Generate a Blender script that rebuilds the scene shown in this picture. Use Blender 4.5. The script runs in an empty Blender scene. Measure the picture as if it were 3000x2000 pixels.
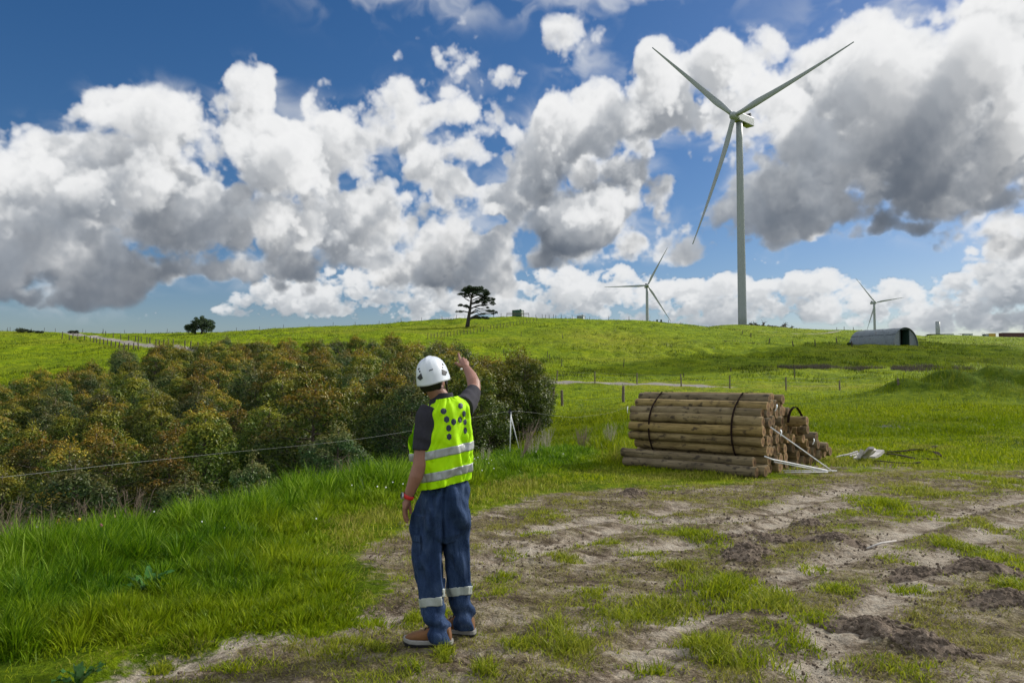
import bpy, bmesh, math, random
import numpy as np
from mathutils import Vector, Matrix
from mathutils.bvhtree import BVHTree
random.seed(7)
RNG = np.random.default_rng(7)
scene = bpy.context.scene
COL = scene.collection
PI = math.pi

# ---------------------------------------------------------------- camera
F = 2167.0                      # focal length in photo pixels (3000 wide)
PITCH = math.atan(110.0 / F)
CAM = np.array([0.0, 0.0, 1.65])
FW = np.array([0, math.cos(PITCH), math.sin(PITCH)])
UP = np.array([0, -math.sin(PITCH), math.cos(PITCH)])
RT = np.array([1.0, 0, 0])


def at(px, py, d):
    """point seen at photo pixel (px, py), d metres ahead of the camera"""
    v = FW + RT * (px - 1500) / F + UP * (1000 - py) / F
    return CAM + v * (d / v[1])


def rdir(px, py):
    v = FW + RT * (px - 1500) / F + UP * (1000 - py) / F
    return v / np.linalg.norm(v)


# ---------------------------------------------------------------- numpy noise
def _hash(ix, iy, seed):
    h = (ix.astype(np.int64) * 374761393 + iy.astype(np.int64) * 668265263 + seed * 974711) & 0xFFFFFFFF
    h = ((h ^ (h >> 13)) * 1274126177) & 0xFFFFFFFF
    h = (h ^ (h >> 16)) & 0xFFFFFFFF
    return h / 2147483648.0 - 1.0


def vn(x, y, seed=0):
    """smooth value noise in -1..1"""
    x = np.asarray(x, float); y = np.asarray(y, float)
    ix = np.floor(x); iy = np.floor(y)
    fx = x - ix; fy = y - iy
    fx = fx * fx * fx * (fx * (fx * 6 - 15) + 10); fy = fy * fy * fy * (fy * (fy * 6 - 15) + 10)
    a = _hash(ix, iy, seed); b = _hash(ix + 1, iy, seed)
    c = _hash(ix, iy + 1, seed); d = _hash(ix + 1, iy + 1, seed)
    return (a * (1 - fx) + b * fx) * (1 - fy) + (c * (1 - fx) + d * fx) * fy


def fbm(x, y, oct=4, seed=0, gain=.5):
    s = 0; a = 1.0; t = 0
    for i in range(oct):
        s = s + a * vn(x * 2 ** i, y * 2 ** i, seed + i * 17); t += a; a *= gain
    return s / t


def sst(x, a, b):
    t = np.clip((x - a) / (b - a), 0, 1)
    return t * t * (3 - 2 * t)


def pchip(xs, ys, x):
    xs = np.asarray(xs, float); ys = np.asarray(ys, float)
    h = np.diff(xs); d = np.diff(ys) / h
    m = np.zeros_like(ys)
    for i in range(1, len(xs) - 1):
        if d[i - 1] * d[i] > 0:
            w1 = 2 * h[i] + h[i - 1]; w2 = h[i] + 2 * h[i - 1]
            m[i] = (w1 + w2) / (w1 / d[i - 1] + w2 / d[i])
    m[0] = d[0]; m[-1] = d[-1]
    x = np.clip(x, xs[0], xs[-1])
    i = np.clip(np.searchsorted(xs, x) - 1, 0, len(xs) - 2)
    t = (x - xs[i]) / h[i]
    return ((2 * t**3 - 3 * t**2 + 1) * ys[i] + (t**3 - 2 * t**2 + t) * h[i] * m[i]
            + (-2 * t**3 + 3 * t**2) * ys[i + 1] + (t**3 - t**2) * h[i] * m[i + 1])


# ---------------------------------------------------------------- materials
def mat(name):
    m = bpy.data.materials.new(name); m.use_nodes = True
    nt = m.node_tree; nt.nodes.clear()
    out = nt.nodes.new('ShaderNodeOutputMaterial')
    return m, nt, out


def N(nt, typ, **kw):
    n = nt.nodes.new(typ)
    for k, v in kw.items():
        if k == 'inp':
            for kk, vv in v.items():
                n.inputs[kk].default_value = vv
        else:
            setattr(n, k, v)
    return n


def L(nt, a, b):
    nt.links.new(a, b)


def ramp(nt, fac, stops, interp='LINEAR'):
    r = N(nt, 'ShaderNodeValToRGB')
    r.color_ramp.interpolation = interp
    e = r.color_ramp.elements
    while len(e) < len(stops):
        e.new(0.5)
    for el, (p, c) in zip(e, stops):
        el.position = p; el.color = (*c, 1) if len(c) == 3 else c
    if fac is not None:
        L(nt, fac, r.inputs['Fac'])
    return r.outputs['Color']


def mix(nt, fac, a, b, mode='MIX'):
    n = N(nt, 'ShaderNodeMix', data_type='RGBA', blend_type=mode)
    for sock, v in ((n.inputs[0], fac), (n.inputs[6], a), (n.inputs[7], b)):
        if isinstance(v, (int, float)):
            sock.default_value = v if sock.type == 'VALUE' else (v, v, v, 1)
        elif isinstance(v, tuple):
            sock.default_value = (*v, 1) if len(v) == 3 else v
        else:
            L(nt, v, sock)
    return n.outputs[2]


def mth(nt, op, a, b=None, c=None, clamp=False):
    n = N(nt, 'ShaderNodeMath', operation=op, use_clamp=clamp)
    for i, v in enumerate((a, b, c)):
        if v is None:
            continue
        if isinstance(v, (int, float)):
            n.inputs[i].default_value = v
        else:
            L(nt, v, n.inputs[i])
    return n.outputs[0]


def noise(nt, vec, scale, detail=4, rough=.55, dist=0, lac=2.0):
    n = N(nt, 'ShaderNodeTexNoise', inp={'Scale': scale, 'Detail': detail, 'Roughness': rough, 'Distortion': dist, 'Lacunarity': lac})
    if vec is not None:
        L(nt, vec, n.inputs['Vector'])
    return n.outputs['Fac']


def mapping(nt, vec, scale=(1, 1, 1), rot=(0, 0, 0), loc=(0, 0, 0)):
    n = N(nt, 'ShaderNodeMapping')
    n.inputs['Scale'].default_value = scale; n.inputs['Rotation'].default_value = rot; n.inputs['Location'].default_value = loc
    L(nt, vec, n.inputs['Vector'])
    return n.outputs['Vector']


def bsdf(nt, out, color, rough=.7, metal=0.0, bump=None, bump_s=.3, bump_d=.01, spec=.5, sheen=0):
    b = N(nt, 'ShaderNodeBsdfPrincipled')
    for k, v in (('Base Color', color), ('Roughness', rough), ('Metallic', metal)):
        if isinstance(v, tuple):
            b.inputs[k].default_value = (*v, 1)
        elif isinstance(v, (int, float)):
            b.inputs[k].default_value = v
        else:
            L(nt, v, b.inputs[k])
    b.inputs['Specular IOR Level'].default_value = spec
    if sheen:
        b.inputs['Sheen Weight'].default_value = sheen
    if bump is not None:
        bn = N(nt, 'ShaderNodeBump', inp={'Strength': bump_s, 'Distance': bump_d})
        L(nt, bump, bn.inputs['Height']); L(nt, bn.outputs[0], b.inputs['Normal'])
    L(nt, b.outputs[0], out.inputs['Surface'])
    return b


def simple(name, c, rough=.7, metal=0.0, var=.25, scale=3.0, bump_s=.15, bump_d=.01, spec=.4, coord='Object', dirt=None):
    """painted / plain surface with worn tone variation"""
    m, nt, out = mat(name)
    tc = N(nt, 'ShaderNodeTexCoord')
    n1 = noise(nt, tc.outputs[coord], scale, 6, .6)
    n2 = noise(nt, tc.outputs[coord], scale * 6, 4, .6)
    f = mth(nt, 'MULTIPLY_ADD', n2, .4, mth(nt, 'MULTIPLY', n1, .6))
    lo = tuple(v * (1 - var) for v in c); hi = tuple(min(1, v * (1 + var)) for v in c)
    col = ramp(nt, f, [(.3, lo), (.7, hi)])
    if dirt:
        col = mix(nt, ramp(nt, n1, [(.5, (0, 0, 0)), (.7, (.7, .7, .7))]), col, dirt)
    bsdf(nt, out, col, rough, metal, f, bump_s, bump_d, spec)
    return m


# ---------------------------------------------------------------- objects
def tag(o, label=None, cat=None, group=None, kind=None):
    if label: o['label'] = label
    if cat: o['category'] = cat
    if group: o['group'] = group
    if kind: o['kind'] = kind
    return o


def empty(name, loc, label, cat, group=None, rz=0.0):
    o = bpy.data.objects.new(name, None); COL.objects.link(o)
    o.location = loc; o.rotation_euler = (0, 0, rz)
    o.empty_display_size = .1
    return tag(o, label, cat, group)


def link(name, me, parent=None, loc=None):
    o = bpy.data.objects.new(name, me); COL.objects.link(o)
    if parent is not None: o.parent = parent
    if loc is not None: o.location = loc
    return o


class MB:
    """collects geometry for ONE mesh"""
    def __init__(s):
        s.v = []; s.f = []; s.mi = []; s.n = 0

    def add(s, v, f, mi=0):
        v = np.asarray(v, float).reshape(-1, 3)
        s.v.append(v); s.f += [tuple(int(i) + s.n for i in q) for q in f]; s.mi += [mi] * len(f); s.n += len(v)
        return s

    def box(s, c, size, rot=None, mi=0):
        x, y, z = np.array(size) / 2.0
        v = np.array([[-x, -y, -z], [x, -y, -z], [x, y, -z], [-x, y, -z], [-x, -y, z], [x, -y, z], [x, y, z], [-x, y, z]])
        if rot is not None: v = v @ np.array(rot).T
        return s.add(v + np.array(c), [(0, 3, 2, 1), (4, 5, 6, 7), (0, 1, 5, 4), (1, 2, 6, 5), (2, 3, 7, 6), (3, 0, 4, 7)], mi)

    def tube(s, pts, rad, n=8, cap=True, mi=0, flat=1.0, upv=None):
        pts = np.asarray(pts, float); k = len(pts)
        rad = np.broadcast_to(np.asarray(rad, float), (k,))
        T = np.gradient(pts, axis=0); T /= np.linalg.norm(T, axis=1)[:, None] + 1e-12
        u = np.array(upv if upv is not None else ([0, 0, 1.0] if abs(T[0][2]) < .9 else [1.0, 0, 0]))
        V = []
        for i in range(k):
            a = np.cross(T[i], u); a /= np.linalg.norm(a) + 1e-12
            b = np.cross(a, T[i]); u = b
            th = np.arange(n) * 2 * PI / n
            V.append(pts[i] + rad[i] * (np.cos(th)[:, None] * a + flat * np.sin(th)[:, None] * b))
        V = np.concatenate(V)
        fs = [(i * n + j, i * n + (j + 1) % n, (i + 1) * n + (j + 1) % n, (i + 1) * n + j) for i in range(k - 1) for j in range(n)]
        if cap:
            fs += [tuple(range(n - 1, -1, -1)), tuple((k - 1) * n + j for j in range(n))]
        return s.add(V, fs, mi)

    def rings(s, rings, cap=True, mi=0, closed=True):
        k = len(rings); n = len(rings[0])
        V = np.concatenate(rings)
        m = n if closed else n - 1
        fs = [(i * n + j, i * n + (j + 1) % n, (i + 1) * n + (j + 1) % n, (i + 1) * n + j) for i in range(k - 1) for j in range(m)]
        if cap:
            fs += [tuple(range(n - 1, -1, -1)), tuple((k - 1) * n + j for j in range(n))]
        return s.add(V, fs, mi)

    def mesh(s, name, mats, smooth=False):
        me = bpy.data.meshes.new(name)
        me.from_pydata(np.concatenate(s.v).tolist(), [], s.f)
        for m in (mats if isinstance(mats, (list, tuple)) else [mats]):
            me.materials.append(m)
        me.polygons.foreach_set('material_index', s.mi)
        if smooth: me.polygons.foreach_set('use_smooth', [True] * len(me.polygons))
        me.update()
        return me

    def build(s, name, mats, parent=None, smooth=False, loc=None):
        return link(name, s.mesh(name, mats, smooth), parent, loc)


def fast_mesh(name, V, faces, mats, smooth=False, attrs=None, mi=None):
    """numpy arrays -> mesh; faces: list of (M,k) int arrays"""
    me = bpy.data.meshes.new(name)
    V = np.ascontiguousarray(V, dtype=np.float32)
    me.vertices.add(len(V)); me.vertices.foreach_set('co', V.ravel())
    faces = [np.asarray(f, np.int32) for f in faces if len(f)]
    loops = np.concatenate([f.ravel() for f in faces])
    tot = np.concatenate([np.full(len(f), f.shape[1], np.int32) for f in faces])
    start = np.concatenate([[0], np.cumsum(tot)[:-1]]).astype(np.int32)
    me.loops.add(len(loops)); me.loops.foreach_set('vertex_index', loops)
    me.polygons.add(len(tot)); me.polygons.foreach_set('loop_start', start)
    if smooth: me.polygons.foreach_set('use_smooth', np.ones(len(tot), bool))
    for m in (mats if isinstance(mats, (list, tuple)) else [mats]):
        me.materials.append(m)
    for k, a in (attrs or {}).items():
        at_ = me.attributes.new(k, 'FLOAT', 'POINT'); at_.data.foreach_set('value', np.ascontiguousarray(a, dtype=np.float32))
    me.update(calc_edges=True)
    return me


def remeshed(mb, name, voxel, smooth_it=4, mats=None, post=None):
    """union of rough shapes -> one continuous smooth surface"""
    tmp = mb.mesh('tmp', []) if isinstance(mb, MB) else mb
    o = bpy.data.objects.new('tmp', tmp); COL.objects.link(o)
    r = o.modifiers.new('r', 'REMESH'); r.mode = 'VOXEL'; r.voxel_size = voxel; r.use_smooth_shade = True
    if smooth_it:
        s = o.modifiers.new('s', 'SMOOTH'); s.factor = .5; s.iterations = smooth_it
    dg = bpy.context.evaluated_depsgraph_get()
    me = bpy.data.meshes.new_from_object(o.evaluated_get(dg))
    bpy.data.objects.remove(o); bpy.data.meshes.remove(tmp)
    me.name = name
    me.materials.clear()
    for m in (mats if isinstance(mats, (list, tuple)) else [mats] if mats else []):
        me.materials.append(m)
    return me


def co(me):
    a = np.zeros(len(me.vertices) * 3, np.float32); me.vertices.foreach_get('co', a)
    return a.reshape(-1, 3).astype(float)


def set_co(me, a):
    me.vertices.foreach_set('co', np.ascontiguousarray(a, np.float32).ravel()); me.update()


def copy_tree(o):
    c = o.copy(); COL.objects.link(c)
    for ch in o.children:
        d = ch.copy(); COL.objects.link(d); d.parent = c
        for g in ch.children:
            e = g.copy(); COL.objects.link(e); e.parent = d
    return c
# ---------------------------------------------------------------- clouds: a small volume simulation gives the sky its cloud field
SKY_AZ = 58.0; SKY_E0 = -2.0; SKY_E1 = 44.0; SKY_PPD = 13


def cloud_field(seed=3):
    rng = np.random.default_rng(seed)
    W = int(2 * SKY_AZ * SKY_PPD); H = int((SKY_E1 - SKY_E0) * SKY_PPD)
    az = np.linspace(-SKY_AZ, SKY_AZ, W); el = np.linspace(SKY_E1, SKY_E0, H)       # row 0 = top
    A, E = np.meshgrid(az, el)

    def dirs(px, py):
        v = rdir(px, py)
        return math.degrees(math.atan2(v[0], v[1])), math.degrees(math.asin(v[2]))

    def upf(k1, k2):
        """index/weights for a bicubic upsample of a lattice to H x W"""
        def basis(k, n):
            t = np.linspace(0, k - 3.001, n) + 1
            i = np.floor(t).astype(int); f = (t - i).astype(np.float32)
            return [(i - 1, (1 - f)**3 / 6), (i, (3 * f**3 - 6 * f**2 + 4) / 6), (i + 1, (-3 * f**3 + 3 * f**2 + 3 * f + 1) / 6), (i + 2, f**3 / 6)]
        by = basis(k1, H); bx = basis(k2, W)

        def go(Lt):
            r = sum(w[:, None] * Lt[i] for i, w in by)
            return sum(w[None, :] * r[:, i] for i, w in bx)
        return go

    W4 = W // 4 + 2; H4 = H // 4 + 2
    A4, E4 = np.meshgrid(np.linspace(-SKY_AZ, SKY_AZ, W4), np.linspace(SKY_E1, SKY_E0, H4))

    wx = 2.4 * fbm(A4 / 5.0, E4 / 5.0, 4, 31, .6); wy = 1.9 * fbm(A4 / 5.5, E4 / 5.5, 3, 57)
    A4 = A4 + wx; E4 = E4 + wy * np.clip(E4 / 8, .15, 1)

    def lin(k, n):
        t = np.linspace(0, k - 1.001, n); i = np.floor(t).astype(int); f = t - i
        B = np.zeros((n, k), np.float32); r = np.arange(n)
        B[r, i] = 1 - f; B[r, i + 1] = f
        return B
    LY = lin(H4, H); LX = lin(W4, W).T

    def up4(m):
        return LY @ m @ LX

    def layer(blobs, base, octs, DZ, NZ, amp, thr, sig, gain=.56, edge=.22, sq=1.0, light=(-.60, .27, .75), seed=0, cap=.5):
        rng = np.random.default_rng(seed)
        lat = []; bas = []
        for o in range(octs):
            s = base / 2**o
            nz = int(NZ * DZ / s) + 5
            kk = (int(H / s * sq) + 6, int(W / s) + 6)
            lat.append((s, rng.standard_normal((nz, *kk)).astype(np.float32), upf(*kk)))
        bl = []
        for b in blobs:
            cx, cy, rx, ry = b[:4]; w = b[4] if len(b) > 4 else 1.0; dz = b[5] if len(b) > 5 else 0.0
            a, e = dirs(cx, cy)
            ppd = F * math.pi / 180
            q = ((A4 - a) / (rx / ppd))**2 + ((E4 - e) / (ry / ppd))**2
            bl.append((q.astype(np.float32), w, dz, min(rx, ry) / ppd * SKY_PPD * 1.15))
        tau_s = np.zeros((H, W), np.float32)
        dens = []; lit = []
        sx = light[0] / light[1] * DZ; sy = light[2] / light[1] * DZ      # px shift per slab (right/down)
        for k in range(NZ):                                               # far -> near
            z = (NZ / 2 - k) * DZ
            m = np.full(A4.shape, -1.0, np.float32)
            neg = np.zeros(A4.shape, np.float32)
            for q, w, dz, rz in bl:
                if w > 0:
                    g = 1 - q - ((z - dz * rz) / rz)**2
                    m = np.maximum(m, np.clip(g, -1.5, cap) * w + (w - 1) * .6)
                else:
                    neg += -w * np.clip(1 - q, 0, 1)
            m = up4(m - neg)
            n = np.zeros((H, W), np.float32); a = 1.0; t = 0
            for s, Lt, up in lat:
                zz = k * DZ / s + 1; i = int(zz); f = zz - i
                f = f * f * (3 - 2 * f)
                pl = Lt[i] * math.cos(f * PI / 2) + Lt[i + 1] * math.sin(f * PI / 2)
                u = up(pl)
                n += a * (np.abs(u) * 2.6 - .95); a *= gain
            d = np.clip((m + amp * n - thr) / edge, 0, 1)
            d = d * d * (3 - 2 * d) * np.clip(m * 1.6 + 1.5, 0, 1)
            # carry the sun's optical depth forward
            ix = int(math.floor(sx)); fx = sx - ix; iy = int(math.floor(sy)); fy = sy - iy
            T = tau_s
            T = (1 - fx) * np.roll(T, ix, 1) + fx * np.roll(T, ix + 1, 1)
            T = (1 - fy) * np.roll(T, iy, 0) + fy * np.roll(T, iy + 1, 0)
            T[:max(1, iy + 1)] = 0
            tau_s = T + d * sig * DZ / light[1] * .5
            dens.append(d.astype(np.float16)); lit.append(tau_s.astype(np.float16))
            tau_s = tau_s + d * sig * DZ / light[1] * .5
        return dens, lit, DZ, sig

    def shade(lay, sun=1.0, amb=1.0, col_s=(1.0, .985, .96), col_a=(.70, .80, .94), col_g=(.34, .38, .34)):
        dens, lit, DZ, sig = lay
        trans = np.ones((H, W), np.float32); rgb = np.zeros((H, W, 3), np.float32)
        for d, tl in zip(dens[::-1], lit[::-1]):                          # near -> far
            d = d.astype(np.float32); tl = tl.astype(np.float32)
            c = np.cumsum(d, 0)
            tu = c * sig
            tb = (c[-1:] - c) * sig
            a = 1 - np.exp(-d * sig * DZ)
            s = .62 * np.exp(-tl * .30) + .38 * np.exp(-tl * .07) + .10 * np.exp(-tl * .015)
            au = .55 * np.exp(-tu * .10) + .45 * np.exp(-tu * .022)
            ag = np.exp(-tb * .05)
            w = (trans * a)[..., None]
            rgb += w * (sun * s[..., None] * np.array(col_s) + amb * (.26 * au[..., None] * np.array(col_a) + .055 * ag[..., None] * np.array(col_g) + .035 * np.array(col_a)))
            trans *= 1 - a
        return rgb, 1 - trans

    main = [  # (x, y, rx, ry, weight, depth) measured on the photo
        (765, 265, 95, 85, 1.1, 0), (700, 390, 210, 150, 1.05, 0), (500, 370, 210, 95, 1, .3), (270, 440, 200, 80, .95, .4), (40, 440, 190, 95, 1.05, .4),
        (640, 520, 330, 200, 1.1, -.3), (330, 590, 360, 170, 1.1, -.4), (0, 620, 260, 180, 1.1, -.2), (850, 560, 170, 200, 1, 0), (-250, 630, 300, 190, 1, 0),
        (300, 730, 580, 95, 1.3, -.5), (-100, 750, 440, 100, 1.3, -.5), (760, 700, 260, 80, 1, -.2), (170, 828, 260, 34, .9, 0), (450, 790, 330, 45, .95, 0),
        (980, 300, 80, 70, .8, 0), (1110, 330, 100, 80, .8, 0), (1040, 410, 190, 100, 1, 0), (1345, 190, 95, 100, .86, 0), (1240, 150, 50, 50, .75, 0), (1450, 260, 110, 60, .84, 0),
        (1290, 350, 180, 120, .95, 0), (1190, 460, 260, 120, 1, 0), (1130, 640, 260, 140, 1, 0), (1420, 620, 270, 140, 1, 0), (980, 690, 330, 130, 1.1, -.2), (1330, 750, 330, 110, 1.1, -.1),
        (1080, 780, 260, 90, 1, 0), (1500, 440, 100, 110, .85, 0),
        (1680, 330, 130, 130, 1, 0), (1720, 165, 60, 40, .66, 0), (1790, 260, 90, 80, 1, 0), (1620, 450, 170, 150, 1.0, 0), (1800, 420, 160, 150, .95, 0), (1950, 210, 110, 80, 1.0, 0), (1910, 330, 150, 120, .95, 0),
        (1650, 610, 220, 160, 1.15, -.3), (1930, 690, 230, 90, 1, 0), (1750, 730, 230, 60, 1, 0), (1880, 560, 110, 70, .8, 0),
        (2090, 165, 100, 80, 1.1, 0), (2275, 125, 60, 45, 1.05, 0), (2250, 190, 150, 80, 1.1, 0), (2480, 190, 210, 100, 1.15, 0), (2680, 220, 190, 100, 1.1, .3), (2900, 170, 180, 150, 1.15, .3), (3040, 70, 150, 90, 1.1, .3), (3200, 200, 250, 250, 1.1, 0),
        (2250, 340, 220, 170, 1.1, -.3), (2480, 400, 330, 200, 1.2, -.5), (2780, 420, 330, 200, 1.2, -.5), (2400, 570, 330, 110, 1.1, -.4), (2760, 540, 330, 110, 1.15, -.4), (2550, 650, 330, 45, 1, 0), (2250, 640, 140, 55, .9, 0), (3080, 400, 260, 150, 1.1, -.3),
        (2900, 690, 170, 70, 1.0, .3), (3060, 715, 190, 75, 1.0, .2),
        (1000, 500, 70, 60, -.62), (1400, 505, 90, 42, -.6), (1530, 290, 45, 90, -.9), (1990, 490, 60, 80, -.75), (600, 420, 160, 60, -.22), (1150, 560, 120, 70, -.25), (1700, 540, 90, 60, -.3), (2500, 330, 160, 60, -.25), (480, 620, 160, 50, -.2), (2700, 600, 150, 40, -.25), (1300, 660, 120, 40, -.3), (1450, 670, 45, 25, -.7), (300, 378, 150, 24, -.55), (890, 300, 40, 90, -.8), (2080, 690, 60, 60, -.3), (1420, 400, 50, 40, -.5),
        (1180, 5, 190, 26, .62), (1750, -10, 260, 22, .6), (2620, 15, 160, 28, .7), (2850, 0, 120, 40, .66), (1700, 140, 90, 50, .5),
    ]
    far = [
        (900, 865, 170, 70, 1), (1080, 900, 260, 50, 1), (800, 890, 110, 40, .9), (1350, 880, 250, 60, 1), (1300, 820, 300, 50, 1), (1700, 850, 230, 60, 1), (1620, 900, 330, 45, 1.05), (2000, 890, 230, 55, 1), (2250, 880, 220, 50, 1), (2480, 870, 200, 60, 1),
        (2650, 900, 250, 50, 1.05), (2800, 870, 160, 60, 1), (2960, 830, 170, 70, 1.1), (3100, 820, 220, 110, 1.1), (2820, 930, 260, 40, 1), (1500, 935, 800, 22, .9), (2300, 935, 700, 24, .95), (2230, 750, 34, 22, .7), (1450, 850, 120, 50, 1), (2150, 850, 120, 40, 1), (2700, 850, 100, 45, 1), (1850, 840, 120, 45, 1), (1150, 840, 150, 50, 1), (3300, 800, 300, 120, 1), (690, 850, 46, 14, .55), (1190, 760, 60, 30, .6), (850, 800, 120, 40, .75),
    ]
    l1 = layer(main, 58.0, 6, 4.5, 44, .44, .335, .19, gain=.63, edge=.46, seed=seed, cap=.46)
    rgb, al = shade(l1, sun=1.0, amb=1.0)
    l2 = layer(far, 22.0, 5, 3.0, 26, .46, .36, .24, gain=.66, edge=.32, seed=seed + 1, sq=1.4)
    rgb2, al2 = shade(l2, sun=.90, amb=1.05)
    haze = np.array([.52, .62, .72])
    rgb2 = rgb2 * .86 + al2[..., None] * haze * .14
    # thin veils torn off the cloud edges
    def blur(a, r):
        for ax in (0, 1):
            c = np.cumsum(np.pad(a, [(r + 1, r) if i == ax else (0, 0) for i in (0, 1)], mode='edge'), ax)
            n = a.shape[ax]
            a = (np.take(c, np.arange(2 * r + 1, 2 * r + 1 + n), ax) - np.take(c, np.arange(n), ax)) / (2 * r + 1)
        return a
    near = blur(blur(al, 14), 14)
    wn = fbm(A / 3.2 + fbm(A / 2, E / 2, 2, 5) * .5, E / 2.0 + fbm(A / 2, E / 2, 2, 9) * .5, 5, 77, .55)
    wv = sst(near, .04, .5) * sst(wn, -.15, .7) * .5 * (1 - al)
    tops = (np.exp(-(((A - dirs(1180, 5)[0]) / 6)**2 + ((E - dirs(1180, 5)[1]) / 1.6)**2)) + np.exp(-(((A - dirs(1800, 0)[0]) / 9)**2 + ((E - dirs(1800, 0)[1]) / 1.2)**2))
            + np.exp(-(((A - dirs(1705, 170)[0]) / 2.4)**2 + ((E - dirs(1705, 170)[1]) / 2.2)**2)) + np.exp(-(((A - dirs(2640, 15)[0]) / 6)**2 + ((E - dirs(2640, 15)[1]) / 2.0)**2)))
    wv = np.maximum(wv, np.clip(tops, 0, 1) * sst(wn, -.25, .7) * .8 * (1 - al))
    rgb = rgb + wv[..., None] * np.array([.78, .82, .88]); al = al + wv
    def tone(c, a):
        lum = c.mean(2, keepdims=True) / np.maximum(a[..., None], 1e-3)
        c = c * np.clip(lum / .72, .2, 1.12)**.45
        k = c / np.maximum(a[..., None], 1e-3)
        k = k / (1 + (k / .96)**3)**(1 / 3)
        k = k + np.array([-.012, .006, .040]) * np.clip(1 - k.mean(2, keepdims=True) * 1.6, 0, 1)
        return k * a[..., None]
    rgb = tone(rgb, al); rgb2 = tone(rgb2, al2)
    out = rgb + (1 - al)[..., None] * rgb2
    alpha = 1 - (1 - al) * (1 - al2)
    return out.astype(np.float32), alpha.astype(np.float32)
# ---------------------------------------------------------------- terrain
def Y(d, y):                      # height of the ground that is seen at photo row y, d metres away
    return (d, float(at(1500, y, d)[2]))


_far = [(600, 20), (1000, 24), (2000, 30), (7000, 24)]
COLS = [
    (-900, [(3, 0), (6.2, 0), (8.4, -1.5), (12.0, -3.4), (25, -4), (45, -2.8), (62, -1.6), Y(100, 1075), Y(150, 1022), Y(200, 982), Y(232, 972), (270, 15)]),
    (0, [(3, 0), (6.6, 0), (8.9, -1.5), (12.5, -3.4), (25, -4), (45, -2.8), (62, -1.4), Y(100, 1075), Y(150, 1022), Y(200, 984), Y(232, 972), (270, 15)]),
    (300, [(3, 0), (7.3, 0), (9.7, -1.5), (13.6, -3.2), (30, -3.4), (50, -2.0), (70, .2), Y(100, 1062), Y(150, 1016), Y(200, 988), Y(230, 979), (270, 14.5)]),
    (600, [(3, 0), (8.2, 0), (10.8, -1.3), (15.0, -2.6), (30, -2.7), (50, -1.0), (75, 1.8), Y(100, 1040), Y(150, 1004), Y(200, 984), Y(230, 976), (270, 15)]),
    (900, [(3, 0), (10.6, 0), (13.4, -1.1), (17.6, -1.9), (30, -1.9), (50, -.5), (75, 1.6), Y(100, 1052), Y(150, 1006), Y(200, 973), Y(230, 961), (270, 16)]),
    (1200, [(3, 0), (13.2, 0), (16.2, -.8), (22, -1.2), (40, -.6), (60, .7), Y(80, 1078), Y(100, 1050), Y(150, 998), Y(200, 957), Y(235, 945), (270, 18)]),
    (1450, [(3, 0), (15, 0), (20, -.6), (28, -.7), (40, -.3), (60, .6), Y(76, 1120), Y(84, 1107), Y(100, 1083), Y(130, 1043), Y(170, 988), Y(210, 943), Y(232, 931), (275, 19)]),
    (1650, [(3, 0), (16, 0), (23, -.3), (36, -.3), (50, -.12), (62, .5), (71, 1.0), Y(76, 1117), Y(84, 1106), Y(110, 1070), Y(150, 1013), Y(200, 953), Y(235, 935), (275, 19.5)]),
    (1900, [(3, 0), (16, 0), (26, .1), (42, .25), (56, .55), (69, .95), Y(75, 1125), Y(82, 1115), Y(95, 1098), Y(120, 1062), Y(160, 1008), Y(210, 958), Y(240, 943), (280, 19)]),
    (2150, [(3, 0), (16, 0), (26, .12), (45, .4), (62, .72), Y(75, 1123), Y(85, 1107), Y(97, 1086), Y(120, 1058), Y(160, 1008), Y(200, 979), Y(250, 964), Y(320, 957), (370, 22)]),
    (2400, [(3, 0), (16, 0), (26, .15), (45, .5), (62, .8), Y(75, 1125), Y(85, 1108), Y(97, 1082), Y(120, 1045), Y(150, 1014), Y(190, 993), Y(250, 976), Y(300, 968), (350, 19)]),
    (2590, [(3, 0), (16, 0), (26, .15), (45, .5), (62, .8), Y(75, 1125), Y(85, 1108), Y(97, 1081), Y(120, 1043), Y(150, 1013), Y(170, 1006), Y(220, 990), Y(300, 974), (350, 19)]),
    (2750, [(3, 0), (16, 0), (26, .2), (45, .6), (62, .85), Y(75, 1123), Y(85, 1108), Y(97, 1080), Y(120, 1048), Y(150, 1019), Y(220, 998), Y(300, 988), Y(385, 985), (450, 24)]),
    (3000, [(3, 0), (16, 0), (26, .2), (45, .7), (62, .95), Y(75, 1120), Y(85, 1108), Y(97, 1083), Y(120, 1053), Y(150, 1025), Y(220, 1003), Y(300, 994), Y(385, 990), (450, 24)]),
    (3900, [(3, 0), (16, 0), (26, .2), (45, .7), (62, .95), Y(75, 1120), Y(85, 1108), Y(97, 1083), Y(120, 1053), Y(150, 1025), Y(220, 1003), Y(300, 994), Y(385, 990), (450, 24)]),
]
_ND = 420; _NU = 301
_ld = np.linspace(math.log(3), math.log(7000), _ND)
_us = np.linspace((-900 - 1500) / F, (3900 - 1500) / F, _NU)
_tab = np.stack([pchip([math.log(d) for d, z in c + _far], [z for d, z in c + _far], _ld) for _, c in COLS])
_tab = np.stack([pchip([(p - 1500) / F for p, _ in COLS], _tab[:, j], _us) for j in range(_ND)], 1)    # [u, d]


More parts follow.
